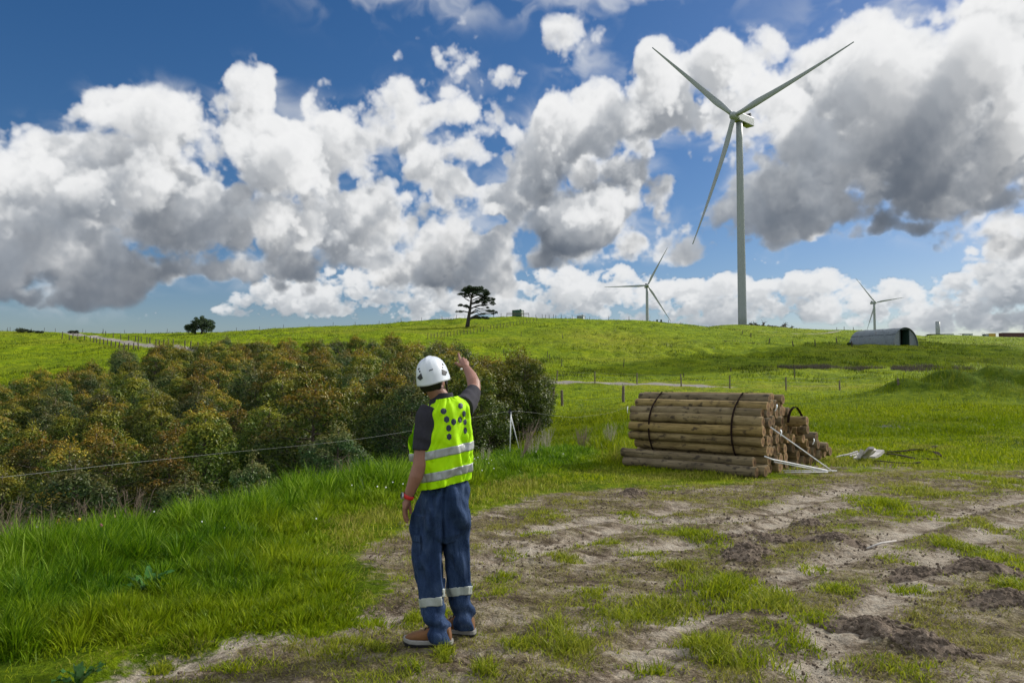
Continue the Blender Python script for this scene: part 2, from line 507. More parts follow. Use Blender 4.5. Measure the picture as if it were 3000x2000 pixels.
def base_h(x, y):
    x = np.asarray(x, float); y = np.asarray(y, float)
    r = np.hypot(x, y)
    d = np.maximum(np.maximum(y, r * .5), 3.0)
    u = np.clip(x / d, _us[0], _us[-1])
    fu = (u - _us[0]) / (_us[-1] - _us[0]) * (_NU - 1); fd = (np.log(d) - _ld[0]) / (_ld[-1] - _ld[0]) * (_ND - 1)
    iu = np.clip(fu.astype(int), 0, _NU - 2); i_d = np.clip(fd.astype(int), 0, _ND - 2)
    a = np.clip(fu - iu, 0, 1); b = np.clip(fd - i_d, 0, 1)
    t = (_tab[iu, i_d] * (1 - a) + _tab[iu + 1, i_d] * a) * (1 - b) + (_tab[iu, i_d + 1] * (1 - a) + _tab[iu + 1, i_d + 1] * a) * b
    behind = sst(y, -40, 4)
    return t * behind


def flat(px, py):
    """photo pixel -> point on the level foreground"""
    v = FW + RT * (px - 1500) / F + UP * (1000 - py) / F
    return (CAM + v * (CAM[2] / -v[2]))[:2]


def poly_sd(poly, x, y):
    """signed distance to a polygon, negative inside"""
    P = np.asarray(poly); d = np.full(np.shape(x), 1e9); s = np.zeros(np.shape(x), bool)
    for (x0, y0), (x1, y1) in zip(P, np.roll(P, -1, 0)):
        ex, ey = x1 - x0, y1 - y0
        t = np.clip(((x - x0) * ex + (y - y0) * ey) / (ex * ex + ey * ey + 1e-12), 0, 1)
        d = np.minimum(d, (x - x0 - t * ex)**2 + (y - y0 - t * ey)**2)
        c = ((y0 > y) != (y1 > y)) & (x < (x1 - x0) * (y - y0) / (y1 - y0 + 1e-12) + x0)
        s ^= c
    d = np.sqrt(d)
    return np.where(s, -d, d)


def line_d(pts, x, y):
    d = np.full(np.shape(x), 1e9)
    for (x0, y0), (x1, y1) in zip(pts[:-1], pts[1:]):
        ex, ey = x1 - x0, y1 - y0
        t = np.clip(((x - x0) * ex + (y - y0) * ey) / (ex * ex + ey * ey + 1e-12), 0, 1)
        d = np.minimum(d, (x - x0 - t * ex)**2 + (y - y0 - t * ey)**2)
    return np.sqrt(d)


BARE = [flat(*p) for p in [(-400, 2600), (-300, 2010), (150, 1990), (330, 1920), (700, 1845), (1010, 1815), (1085, 1740), (1075, 1640), (1230, 1530), (1470, 1462), (1750, 1425), (2150, 1412), (2430, 1375), (3000, 1375), (3500, 1380), (4200, 1700), (4200, 2600)]]
TALL = [flat(*p) for p in [(-1200, 2060), (60, 1995), (200, 1950), (300, 1905), (600, 1860), (1000, 1820), (1040, 1740), (960, 1640), (900, 1565), (1040, 1500), (1290, 1470), (1430, 1425), (1560, 1400), (1780, 1370), (1820, 1330), (1700, 1300), (1400, 1315), (1200, 1365), (900, 1400), (600, 1470), (300, 1530), (0, 1620), (-1200, 1620)]]
TRACKS = [[flat(*p) for p in t] for t in (
    [(1750, 2050), (2050, 1800), (2400, 1660), (2650, 1560), (2900, 1480), (3100, 1440)],
    [(2350, 1960), (2560, 1790), (2760, 1640), (2930, 1540), (3150, 1470)],
    [(1500, 1560), (1800, 1520), (2150, 1530), (2330, 1480), (2500, 1425)],
    [(1700, 1640), (1950, 1600), (2250, 1540), (2450, 1480)],
    [(300, 2000), (700, 1880), (1150, 1800)], [(1450, 1640), (1700, 1580), (2000, 1480)])]
ROAD = [at(150, 976, 236)[:2], at(190, 977, 226)[:2], at(300, 992, 188)[:2], at(380, 1007, 160)[:2], at(430, 1018, 142)[:2], at(520, 1026, 122)[:2], at(640, 1030, 108)[:2], at(900, 1078, 92)[:2], at(1200, 1105, 82)[:2], at(1450, 1119, 76)[:2], at(1640, 1121, 74)[:2], at(1800, 1124, 73)[:2], at(1990, 1129, 71)[:2], at(2090, 1133, 66)[:2]]
TRAIL = [at(2230, 988, 245)[:2], at(2330, 985, 225)[:2], at(2400, 979, 240)[:2], at(2460, 974, 270)[:2]]
MOUNDS = [(2830, 1118, 42, 5.5, 3.2, .95), (3050, 1120, 40, 5, 3, .8), (2690, 1128, 43, 2.5, 2, .45)]
_m = [(at(px, py, d)[:2], a, b, h) for px, py, d, a, b, h in MOUNDS]
SOIL = [(2190, 1632, .30, .13), (2690, 1692, .26, .12), (2865, 1680, .34, .11), (2540, 1850, .30, .11), (2715, 1905, .25, .10), (2372, 1540, .24, .08), (1850, 1452, .30, .07), (2110, 1575, .3, .06), (2960, 1770, .3, .10), (2440, 1590, .34, .06), (2250, 1578, .3, .06), (1640, 1600, .3, .06), (1400, 1565, .3, .04), (2890, 1560, .3, .08), (2530, 1725, .36, .07), (2060, 1440, .35, .06), (2320, 1462, .4, .05)]


def height(x, y):
    x = np.asarray(x, float); y = np.asarray(y, float)
    z = base_h(x, y); r = np.hypot(x, y)
    for (mx, my), a, b, h in _m:
        z = z + h * np.exp(-((x - mx) / a)**2 - ((y - my) / b)**2) * (1 + .25 * vn(x * .9, y * .9, 3))
    # terracettes and tussocks on the hill, swells in the yard
    hill = sst(r, 45, 110) * (1 - sst(r, 500, 900))
    calm = 1 - .75 * sst(r, 190, 290)
    z = z + hill * calm * (.55 * fbm(x / 8, y / 11, 5, 1, .62) + .60 * np.abs(vn(x / 3.4, y / 4.6, 8)) * (.6 + .6 * vn(x / 22, y / 18, 9)) + .5 * fbm(x / 40, y / 50, 2, 4))
    z = z + sst(r, 15, 25) * (1 - sst(r, 70, 110)) * (.13 * fbm(x / 1.6, y / 1.9, 3, 12) + .20 * np.abs(vn(x / 2.2, y / 2.6, 13)) * sst(8 - x, -4, 6) + .12 * fbm(x / 5, y / 5, 2, 14))
    near = 1 - sst(r, 14, 24)
    bare = sst(-poly_sd(BARE, x, y), -.15, .35) if np.size(x) < 4 or np.any(r < 30) else 0
    rough = fbm(x * 1.1, y * 1.6, 4, 21)
    z = z + near * (.035 * rough + bare * (.022 * fbm(x * 4, y * 5, 3, 22) + .012 * fbm(x * 13, y * 13, 2, 23)))
    for t in TRACKS:
        q = line_d(t, x, y) + .06 * vn(x * 3, y * 3, 19)
        z = z - near * (.028 * np.exp(-(q / .15)**2) - .012 * np.exp(-((q - .27) / .10)**2))
    for px, py, rr, h in SOIL:
        sx, sy = flat(px, py)
        q = ((x - sx)**2 + (y - sy)**2) / rr**2
        z = z + .45 * h * np.exp(-q * 1.1) * (1 + .4 * vn(x * 9, y * 9, 5))
    # the gravel road is graded flat
    rd = line_d(ROAD, x, y)
    return z - .05 * (1 - sst(rd, 1.6, 2.6))


def h1(x, y):
    return float(height(np.array([x]), np.array([y]))[0])


def gp(px, py, d0=3.0, d1=420.0):
    """where the sight line of photo pixel (px, py) meets the ground"""
    v = FW + RT * (px - 1500) / F + UP * (1000 - py) / F; v = v / v[1]
    ds = np.exp(np.linspace(math.log(d0), math.log(d1), 500))
    p = CAM + ds[:, None] * v
    g = height(p[:, 0], p[:, 1]) - p[:, 2]
    i = np.argmax(g > 0)
    if g[i] <= 0:
        i = int(np.argmax(g)); return np.array([p[i][0], p[i][1], p[i][2] + g[i]])
    d = ds[i - 1] + (ds[i] - ds[i - 1]) * (-g[i - 1]) / (g[i] - g[i - 1])
    q = CAM + d * v
    return np.array([q[0], q[1], h1(q[0], q[1])])


def ground_material():
    m, nt, out = mat('pasture_and_soil')
    geo = N(nt, 'ShaderNodeNewGeometry'); P = geo.outputs['Position']
    A = lambda n: N(nt, 'ShaderNodeAttribute', attribute_name=n).outputs['Fac']
    bare, road, tone, lush, burnt, track = (A(k) for k in ('bare', 'road', 'tone', 'lush', 'burnt', 'track'))
    # pasture
    n1 = noise(nt, P, .35, 5, .6); n2 = noise(nt, P, 2.2, 6, .65); n3 = noise(nt, P, 14, 5, .65)
    f = mth(nt, 'ADD', mth(nt, 'MULTIPLY', n1, .35), mth(nt, 'ADD', mth(nt, 'MULTIPLY', n2, .4), mth(nt, 'MULTIPLY', n3, .25)))
    grass = ramp(nt, f, [(.38, (.020, .036, .002)), (.47, (.074, .116, .003)), (.55, (.142, .190, .003)), (.65, (.225, .245, .005))])
    dry = ramp(nt, n2, [(.35, (.14, .125, .018)), (.65, (.24, .225, .025))])
    grass = mix(nt, mth(nt, 'MULTIPLY', tone, .8, clamp=True), grass, dry)
    grass = mix(nt, mth(nt, 'MULTIPLY', lush, .8, clamp=True), grass, ramp(nt, n3, [(.3, (.022, .048, .006)), (.7, (.055, .105, .010))]))
    # soil: pale sand and dark churned earth
    sm = mapping(nt, P, (1.0, 1.6, 1), (0, 0, .5))
    s1 = noise(nt, sm, 1.7, 8, .68, .6); s2 = noise(nt, P, 9, 6, .7); s3 = noise(nt, P, 60, 4, .7); s4 = noise(nt, P, 190, 3, .7)
    sf = mth(nt, 'ADD', mth(nt, 'MULTIPLY', s1, .48), mth(nt, 'ADD', mth(nt, 'MULTIPLY', s2, .32), mth(nt, 'MULTIPLY', s3, .20)))
    sf = mth(nt, 'ADD', mth(nt, 'MULTIPLY_ADD', mth(nt, 'SUBTRACT', sf, .5), 1.35, .47), mth(nt, 'MULTIPLY', track, .085))
    soil = ramp(nt, sf, [(.33, (.056, .041, .028)), (.43, (.135, .102, .070)), (.49, (.26, .21, .152)), (.57, (.46, .395, .305)), (.72, (.60, .54, .44))])
    soil = mix(nt, .7, soil, ramp(nt, s4, [(.3, (.25, .25, .25)), (.7, (1.0, 1.0, 1.0))]), 'MULTIPLY')
    thatch = ramp(nt, s3, [(.35, (.085, .075, .026)), (.65, (.24, .21, .085))])
    th = mth(nt, 'MULTIPLY', ramp(nt, noise(nt, P, 2.6, 6, .7), [(.40, (0, 0, 0)), (.56, (1, 1, 1))]), mth(nt, 'SUBTRACT', .75, track))
    soil = mix(nt, mth(nt, 'MULTIPLY', th, .62, clamp=True), soil, thatch)
    br = mth(nt, 'ADD', bare, mth(nt, 'MULTIPLY', mth(nt, 'SUBTRACT', s2, .5), 1.2))
    col = mix(nt, ramp(nt, br, [(.38, (0, 0, 0)), (.62, (1, 1, 1))]), grass, soil)
    gravel = ramp(nt, noise(nt, P, 25, 4, .7), [(.3, (.14, .13, .115)), (.7, (.26, .24, .22))])
    col = mix(nt, road, col, gravel)
    col = mix(nt, burnt, col, ramp(nt, s3, [(.4, (.02, .02, .022)), (.62, (.28, .27, .26))]))
    hb = mth(nt, 'ADD', mth(nt, 'MULTIPLY', n3, 1.2), mth(nt, 'ADD', mth(nt, 'MULTIPLY', s3, .35), mth(nt, 'ADD', mth(nt, 'MULTIPLY', n2, 5.0), mth(nt, 'MULTIPLY', s4, .12))))
    bsdf(nt, out, col, .95, 0, hb, .85, .06, .04)
    return m


def build_ground():
    # polar sheet round the camera, finest where the photograph looks
    a0 = np.radians(np.concatenate([np.arange(-42, 42, .095), np.arange(42, 75, .6), np.arange(75, 285, 3.0), np.arange(285, 318, .6)]))
    rr = np.exp(np.concatenate([np.arange(math.log(.5), math.log(3), .035), np.arange(math.log(3), math.log(420), .0072), np.arange(math.log(420), math.log(6500), .05)]))
    na, nr = len(a0), len(rr)
    Rr, Aa = np.meshgrid(rr, a0, indexing='ij')
    x = Rr * np.sin(Aa); y = Rr * np.cos(Aa)
    z = height(x, y)
    V = np.stack([x, y, z], -1).reshape(-1, 3)
    V = np.concatenate([V, [[0, 0, h1(0, .01)]]])
    i = np.arange(nr - 1)[:, None] * na; j = np.arange(na)[None, :]; j2 = (j + 1) % na
    quads = np.stack([i + j, i + na + j, i + na + j2, i + j2], -1).reshape(-1, 4)
    tri = np.stack([np.full(na, len(V) - 1), np.arange(na), (np.arange(na) + 1) % na], -1)
    X, Yy = V[:, 0], V[:, 1]; r = np.hypot(X, Yy)
    sd = poly_sd(BARE, X, Yy)
    n = fbm(X * .8, Yy * .8, 4, 41)
    bare = np.where(r < 30, sst(-sd + .5 * n, -.35, .55), 0)
    # worn ground round the log pile and beyond it
    lx, ly = flat(2350, 1370)
    bare = np.maximum(bare, .75 * sst(-(np.hypot((X - lx) / 2.2, (Yy - ly) / 1.6) - 1) + .8 * n, -.2, .6))
    road = 1 - sst(line_d(ROAD, X, Yy) + .5 * n, 1.2, 1.9)
    road = np.maximum(road, .8 * (1 - sst(line_d(TRAIL, X, Yy) + .3 * n, .6, 1.4)))
    tone = np.clip(.35 * sst(fbm(X / 18, Yy / 18, 4, 51), .0, .6) * sst(r, 60, 120), 0, 1)
    # dry verge by the road and the brown patch on the hill
    bx, by, _ = at(1800, 1000, 165)
    tone = np.maximum(tone, .5 * np.exp(-((X - bx) / 14)**2 - ((Yy - by) / 22)**2) * (1 + n))
    tone = np.maximum(tone, .7 * np.exp(-((line_d(ROAD, X, Yy) - 3) / 1.5)**2) * (Yy < 110) * sst(n, -.3, .5))
    tone = np.maximum(tone, (1 - sst(r, 22, 34)) * .7 * sst(n, -.3, .5) * sst(X, .5, 2))
    tone = np.maximum(tone, .75 * np.exp(-((Yy - 66) / 7)**2) * sst(X, 6, 14) * (1 - sst(X, 36, 50)) * sst(n, -.5, .2))
    lush = np.where(r < 40, sst(-poly_sd(TALL, X, Yy), -.2, .5), 0)
    for (mx, my), a, b, h in _m:
        lush = np.maximum(lush, .8 * np.exp(-((X - mx) / a)**2 - ((Yy - my) / b)**2))
    gx, gy, _ = at(2580, 1265, 20)
    ax_, ay_ = flat(2590, 1264)
    burnt = sst(-(np.hypot((X - ax_) / 1.05, (Yy - ay_) / .8) - 1) + .9 * fbm(X * 3, Yy * 3, 3, 61), .0, .5)
    track = np.where(r < 30, np.max([np.exp(-(line_d(t, X, Yy) / .2)**2) for t in TRACKS], 0), 0)
    me = fast_mesh('terrain', V, [quads, tri], ground_material(), True, dict(bare=bare, road=np.clip(road, 0, 1), tone=np.clip(tone, 0, 1), lush=lush, burnt=burnt, track=track))
    tag(link('ground', me), kind='structure')


build_ground()
# ---------------------------------------------------------------- turbines, hut, tanks, site buildings
M = {}
M['turbine'] = simple('turbine_white', (.26, .285, .298), .5, 0, .05, .05, .0, .001, .3)
M['dark_grille'] = simple('dark_grille', (.03, .033, .035), .6, 0, .3, 2)
M['steel_light'] = simple('galvanised_steel', (.36, .38, .39), .45, .5, .2, 2)
M['black'] = simple('black_plastic', (.012, .012, .013), .55, 0, .3, 8)


def turbine(name, label, base, hub, psi, th, Lb, cone, lens=(1, 1, 1), rad=(2.15, 1.5), nac=True, behind_sign=1, coarse=False):
    base = np.array(base, float); hub = np.array(hub, float)
    psi = math.radians(psi); th = math.radians(th); cone = math.radians(cone)
    n = np.array([math.sin(psi), -math.cos(psi), 0])            # towards the wind
    u = np.array([math.cos(psi), math.sin(psi), 0]); v = np.array([0, 0, 1.0])
    foot = np.array([hub[0] - n[0] * 4.6, hub[1] - n[1] * 4.6, base[2]])
    root = empty(name, foot, label, 'wind turbine', 'wind turbines beyond the ridge')
    loc = lambda p: np.asarray(p) - foot
    Ht = hub[2] - base[2] - 2.0
    # tower
    mb = MB(); k = 28
    zs = np.linspace(-2, Ht, 14); rs = []
    for z in zs:
        r = rad[0] + (rad[1] - rad[0]) * max(0, z / Ht)**1.15
        t = np.arange(k) * 2 * PI / k
        rs.append(np.stack([r * np.cos(t), r * np.sin(t), np.full(k, z)], 1))
    mb.rings(rs)
    tw = mb.build('tower', M['turbine'], root, True)
    # flange joints and the door
    for z in (.02 * Ht, .26 * Ht, .52 * Ht, .77 * Ht):
        r = rad[0] + (rad[1] - rad[0]) * (z / Ht)**1.15
        t = np.arange(k) * 2 * PI / k
        fl = MB(); fl.rings([np.stack([(r + .03) * np.cos(t), (r + .03) * np.sin(t), np.full(k, z + dz)], 1) for dz in (-.09, .09)])
        fl.build('flange', M['turbine'], tw)
    # hub / spinner
    mb = MB()
    prof = [(-1.9, 1.7), (-1.2, 1.95), (0, 2.05), (1.0, 1.8), (1.8, 1.25), (2.3, .6), (2.5, .05)]
    t = np.arange(24) * 2 * PI / 24
    mb.rings([loc(hub) + n * s + r * (np.cos(t)[:, None] * u + np.sin(t)[:, None] * v) for s, r in prof])
    mb.build('hub', M['turbine'], root, True)
    # blades
    for b in range(3):
        a = th + b * 2 * PI / 3
        rd = u * math.cos(a) + v * math.sin(a); tn = -u * math.sin(a) + v * math.cos(a)
        ax = rd * math.cos(cone) + n * math.sin(cone) * .0
        mb = MB(); rg = []
        Lx = Lb * lens[b]
        for s in np.linspace(.02, 1, 26):
            ch = (1.0 + .52 * sst(s, .04, .2)) if s < .2 else 1.55 * (1 - .84 * ((s - .2) / .8)**.85)
            ch = max(ch, .12)
            thick = 1.15 * (1 - sst(s, .03, .25)) + ch * (.30 - .14 * s) * sst(s, .03, .25)
            tw_ = math.radians(14) * (1 - s)**1.6
            e1 = tn * math.cos(tw_) + n * math.sin(tw_); e2 = -tn * math.sin(tw_) + n * math.cos(tw_)
            t = np.arange(16) * 2 * PI / 16
            off = .22 * ch * sst(s, .05, .25)
            cx = ch * np.cos(t) * (1) + off; ty = thick * np.sin(t) * (1 - .35 * (np.cos(t) > 0) * np.cos(t) * sst(s, .05, .25))
            bend = n * (math.sin(cone) * Lx * s**1.6)
            rg.append(loc(hub) + ax * Lx * s + bend + cx[:, None] * e1 + ty[:, None] * e2)
        mb.rings(rg)
        mb.build('blade', M['turbine'], root, True)
    # nacelle behind the hub
    bmn = bmesh.new(); bmesh.ops.create_cube(bmn, size=1)
    for vtx in bmn.verts:
        vtx.co = Vector((vtx.co.x * 4.0, vtx.co.y * 13.0, vtx.co.z * 4.1))
        if vtx.co.y < 0: vtx.co.x *= .86; vtx.co.z *= .92
    bmesh.ops.bevel(bmn, geom=bmn.edges[:], offset=.28, segments=2, affect='EDGES', profile=.5)
    me = bpy.data.meshes.new('nacelle'); bmn.to_mesh(me); bmn.free(); me.materials.append(M['turbine'])
    # local y -> -n (backwards)
    R = Matrix(((u[0], -n[0], 0), (u[1], -n[1], 0), (0, 0, 1)))
    nc = link('nacelle', me, root)
    nc.matrix_local = Matrix.Translation(Vector(loc(hub - n * 8.2 + v * .15))) @ R.to_4x4()
    mb = MB(); mb.box((-.0, 4.4, 3.0), (2.9, .5, 1.9)); mb.box((0, 4.4, 2.2), (3.2, .7, .3))
    co_ = mb.build('cooler', M['dark_grille'], nc)
    mb = MB(); mb.tube([(1.2, 5.4, 2.0), (1.2, 5.4, 3.6)], .05, 6); mb.box((1.2, 5.4, 3.6), (.5, .08, .08))
    mb.build('mast', M['steel_light'], nc)
    mb = MB(); mb.box((0, -1.5, -2.075), (2.6, 5.0, .06)); mb.build('underside_hatch', M['dark_grille'], nc)
    return root


turbine('wind_turbine', 'tall white wind turbine standing nearest on the ridge, three blades against bright cloud', at(2165, 960, 332), at(2150, 340, 330), -47, 12.7, 58.5, 7, (1.0, 1.0, 1.03), (1.92, 1.42))
turbine('wind_turbine', 'distant wind turbine half hidden behind the ridge between the grey tank and the tall turbine', (178, 967, 29), at(1897, 836, 967), -2, 62, 56.5, 1, (1, 1, 1), (2.3, 1.7), coarse=True)
turbine('wind_turbine', 'smallest distant wind turbine rising behind the round roofed hut', (651, 1320, 43), at(2565, 886, 1320), 3, 10, 56.5, 2, (.94, 1, .96), (2.4, 1.9), coarse=True)


def corrugated(name, c, rust=(.10, .05, .03), pitch=12.0, axis='X'):
    m, nt, out = mat(name)
    tc = N(nt, 'ShaderNodeTexCoord'); o = tc.outputs['Object']
    n1 = noise(nt, o, .9, 6, .62); n2 = noise(nt, mapping(nt, o, (1, 1, 4)), 3, 5, .65)
    f = mth(nt, 'ADD', mth(nt, 'MULTIPLY', n1, .5), mth(nt, 'MULTIPLY', n2, .5))
    col = ramp(nt, f, [(.35, tuple(v * .62 for v in c)), (.5, c), (.68, tuple(min(1, v * 1.3) for v in c))])
    col = mix(nt, ramp(nt, n1, [(.58, (0, 0, 0)), (.70, (.75, .75, .75))]), col, rust)
    w = N(nt, 'ShaderNodeTexWave', wave_type='BANDS', bands_direction=axis, inp={'Scale': pitch, 'Distortion': 0})
    L(nt, o, w.inputs['Vector'])
    bsdf(nt, out, col, .6, .25, w.outputs['Fac'], .6, .03, .4)
    return m


M['hut_iron'] = corrugated('weathered_corrugated_iron', (.15, .178, .19), (.10, .075, .06), 3.0)
M['hut_wall'] = corrugated('hut_front_sheets', (.18, .205, .215), (.12, .10, .085), 3.5, 'Y')
M['dark_green'] = simple('dark_green_paint', (.015, .040, .030), .6, 0, .3, 2)
M['concrete'] = simple('concrete', (.28, .27, .25), .9, 0, .2, 2)


def build_hut():
    b = gp(2654, 1012)
    ang = math.radians(-64)
    root = empty('iron_hut', (b[0], b[1], b[2] - .25), 'grey corrugated iron arch hut with an open dark doorway on the slope', 'hut', rz=ang)
    R = 3.55; Hh = 3.75; Ln = 10.2; ns = 30
    th = np.linspace(-.08, PI + .08, ns)
    prof = [(R * math.cos(t) * (1.0), Hh * max(math.sin(t), -.05)**.9 if math.sin(t) > 0 else -.25) for t in th]
    # upper and lower sheets lap at the seam
    mb = MB()
    xs = np.linspace(-Ln, .0, 26)
    rg = []
    for x in xs:
        w = .03 * math.sin(x * 2.1) + .02 * math.sin(x * 5)
        rg.append(np.array([[x, y * (1 + .008 * math.sin(x * 3 + z)), z + w * (z > 1)] for y, z in prof]))
    mb.rings(rg, cap=False, closed=False)
    inner = [np.array([[p[0], p[1] * .985, p[2] * .985] for p in r]) for r in rg[::-1]]
    mb.rings(inner, cap=False, closed=False)
    mb.build('roof', M['hut_iron'], root, True)
    mb = MB()
    for a in (PI * .79, PI * .21):
        y, z = (R + .035) * math.cos(a), (Hh + .035) * math.sin(a)**.9
        sg = [np.array([x, y + .02 * math.sin(x), z - .22 * math.exp(-((x + 7.0) / 1.6)**2) + .1 * math.sin(x * .7)]) for x in np.linspace(-Ln - .05, .05, 20)]
        mb.tube(sg, .05, 6)
    mb.build('seam_batten', M['dark_grille'], root)
    mb = MB()
    t2 = np.linspace(0, PI, 40)
    mb.tube([(0.03, (R + .03) * math.cos(t), (Hh + .03) * math.sin(t)**.9) for t in t2], .055, 6)
    mb.build('edge_trim', M['hut_iron'], root)
    # front wall in two leaves with the doorway between
    dw0, dw1, dh = -1.45, 1.25, 3.35
    for y0, y1 in ((-R, dw0), (dw1, R)):
        mb = MB(); ys = np.linspace(y0, y1, 12)
        top = [max(.02, Hh * max(0, 1 - (y / R)**2)**.45 - .03) for y in ys]
        for x, o in ((-.18, 1), (-.26, -1)):
            V = [(x, y, -.25) for y in ys] + [(x, y, t) for y, t in zip(ys, top)]
            f = [(i, i + 1, 12 + i + 1, 12 + i)[::o] for i in range(11)]
            mb.add(V, f)
        mb.build('front_wall', M['hut_wall'], root)
    mb = MB(); ys = np.linspace(dw0, dw1, 12)
    V = [(-.22, y, dh) for y in ys] + [(-.22, y, Hh * max(0, 1 - (y / R)**2)**.45 - .02) for y in ys]
    mb.add(V, [(i, i + 1, 13 + i, 12 + i) for i in range(11)])
    mb.build('lintel_panel', M['dark_green'], root)
    for y in (dw0, dw1):
        mb = MB(); mb.box((-.2, y, dh / 2 - .1), (.16, .12, dh + .2)); mb.build('door_frame', M['dark_green'], root)
    mb = MB(); mb.box((-.9, dw1 - .12, dh / 2), (1.3, .06, dh - .1)); mb.build('door', M['dark_green'], root)
    mb = MB(); ys = np.linspace(-R, R, 24)
    V = [(-Ln + .1, y, -.25) for y in ys] + [(-Ln + .1, y, max(.02, Hh * max(0, 1 - (y / R)**2)**.45 - .03)) for y in ys]
    mb.add(V, [(i, i + 1, 25 + i, 24 + i) for i in range(23)])
    mb.build('back_wall', M['hut_wall'], root)
    mb = MB(); mb.box((-Ln / 2, 0, -.1), (Ln - .1, 2 * R - .2, .1)); mb.build('floor_slab', M['concrete'], root)


build_hut()


def water_tank(px, d, r, h, label, m, conic, ridge_y):
    b = at(px, ridge_y, d); z = h1(b[0], b[1])
    z = max(z, b[2] - .5)
    root = empty('water_tank', (b[0], b[1], z - .2), label, 'water tank')
    k = 32; t = np.arange(k) * 2 * PI / k
    mb = MB(); rg = []
    for i, zz in enumerate(np.linspace(0, h, 25)):
        rr = r + .035 * (i % 2)
        rg.append(np.stack([rr * np.cos(t), rr * np.sin(t), np.full(k, zz)], 1))
    mb.rings(rg); mb.build('wall', m, root)
    mb = MB()
    mb.rings([np.stack([q * np.cos(t), q * np.sin(t), np.full(k, zz)], 1) for q, zz in ((r + .1, h + .003), (r + .1, h + .08), (r * .5, h + .08 + conic * .5), (.25, h + .08 + conic), (.2, h + .08 + conic))])
    mb.build('roof', m, root, False)
    mb = MB(); mb.tube([(r * .45, 0, h + conic * .5), (r * .45, 0, h + conic * .5 + .35)], .3, 12); mb.build('hatch', m, root)
    mb = MB(); mb.tube([(r + .12, -.4, 0), (r + .12, -.4, h)], .06, 8); mb.build('pipe', M['black'], root)
    return root


M['tank_green'] = simple('green_plastic_tank', (.03, .085, .055), .5, 0, .25, 1.5)
M['tank_grey'] = simple('grey_metal_tank', (.24, .27, .28), .5, .3, .2, 1.5)
tk = water_tank(1517, 228, 1.75, 1.95, 'green water tank on the hilltop inside timber rails', M['tank_green'], .22, 930)
water_tank(1701.5, 232, 1.2, 1.3, 'small grey water tank on the crest between the green tank and turbines', M['tank_grey'], .35, 936)

# ---- timber and rails
M['post'] = simple('weathered_post', (.125, .10, .075), .9, 0, .35, 6, .4, .02)
M['post_dark'] = simple('dark_post', (.055, .045, .036), .9, 0, .35, 6, .4, .02)
M['wire'] = simple('fence_wire', (.25, .25, .25), .5, .6, .1, 3)


def rail_yard():
    a = gp(1486, 930, 150, 300); b = gp(1549, 931, 150, 300)
    c = at(1517, 930, 226.5)
    root = empty('timber_rail', (c[0], c[1], h1(c[0], c[1])), 'low weathered timber rail fence around the green water tank', 'fence')
    w = 3.35
    pts = [(-w, -1.9), (-1.1, -1.9), (1.1, -1.9), (w, -1.9)]
    for x, y in pts:
        z = h1(c[0] + x, c[1] + y) - h1(c[0], c[1])
        mb = MB(); mb.box((x, y, z + .45), (.14, .14, 1.1)); mb.build('post', M['post'], root)
    for zz in (.55, .88):
        mb = MB(); mb.box((0, -1.99, zz), (2 * w + .2, .06, .14)); mb.build('rail', M['post'], root)
    for x in (-w, w):
        mb = MB(); mb.box((x, 0, .85), (.06, 3.7, .14)); mb.build('rail', M['post'], root)


rail_yard()

for px, lab in ((1925, 'small dark trough box on the crest nearer the distant turbine'), (1937, 'small dark box on the crest, further from the distant turbine')):
    p = at(px, 944, 242); z = h1(p[0], p[1])
    r = empty('trough_box', (p[0], p[1], max(z, p[2]) - .25), lab, 'box')
    mb = MB(); mb.box((0, 0, .55), (.5, .5, 1.0)); mb.build('case', M['dark_green'], r)
    mb = MB(); mb.box((0, 0, 1.08), (.6, .6, .07)); mb.build('lid', M['black'], r)

# ---- site compound far off on the right
M['cabin'] = corrugated('cabin_panels', (.42, .45, .44), (.3, .3, .28), 3)
M['yellow'] = simple('yellow_paint', (.42, .27, .03), .5, 0, .2, 1.0)
M['oxide'] = corrugated('oxide_red_container', (.075, .032, .030), (.05, .028, .022), 2.2)
M['window'] = simple('dark_window', (.02, .024, .028), .15, 0, .2, 3)
M['dark_roof'] = simple('dark_roofing', (.045, .05, .055), .7, 0, .2, 1)


def site_base(px, top, d, h):
    """foot of a building h tall whose roof line shows at photo row top"""
    p = at(px, top, d)
    return p[0], p[1], p[2] - h


def container(px, py, d, ln, h, label, m, doors=True, rz=0.0):
    x, y, z = site_base(px, py, d, h)
    r = empty('shipping_container', (x, y, z), label, 'container', rz=rz)
    mb = MB(); mb.box((0, 0, h / 2), (ln, 2.4, h - .1)); mb.build('body', m, r)
    for sx in (-1, 1):
        for sy in (-1, 1):
            mb = MB(); mb.box((sx * (ln / 2 - .06), sy * 1.16, h / 2), (.17, .17, h)); mb.build('corner_post', m, r)
    for zz in (h - .08, .1):
        mb = MB(); mb.box((0, -1.2, zz), (ln - .3, .12, .17)); mb.build('rail', m, r)
    for sy in (-.58, .58):
        mb = MB(); mb.box((-ln / 2 - .03, sy, h / 2), (.05, 1.1, h - .35)); mb.build('door', m, r)
    return r


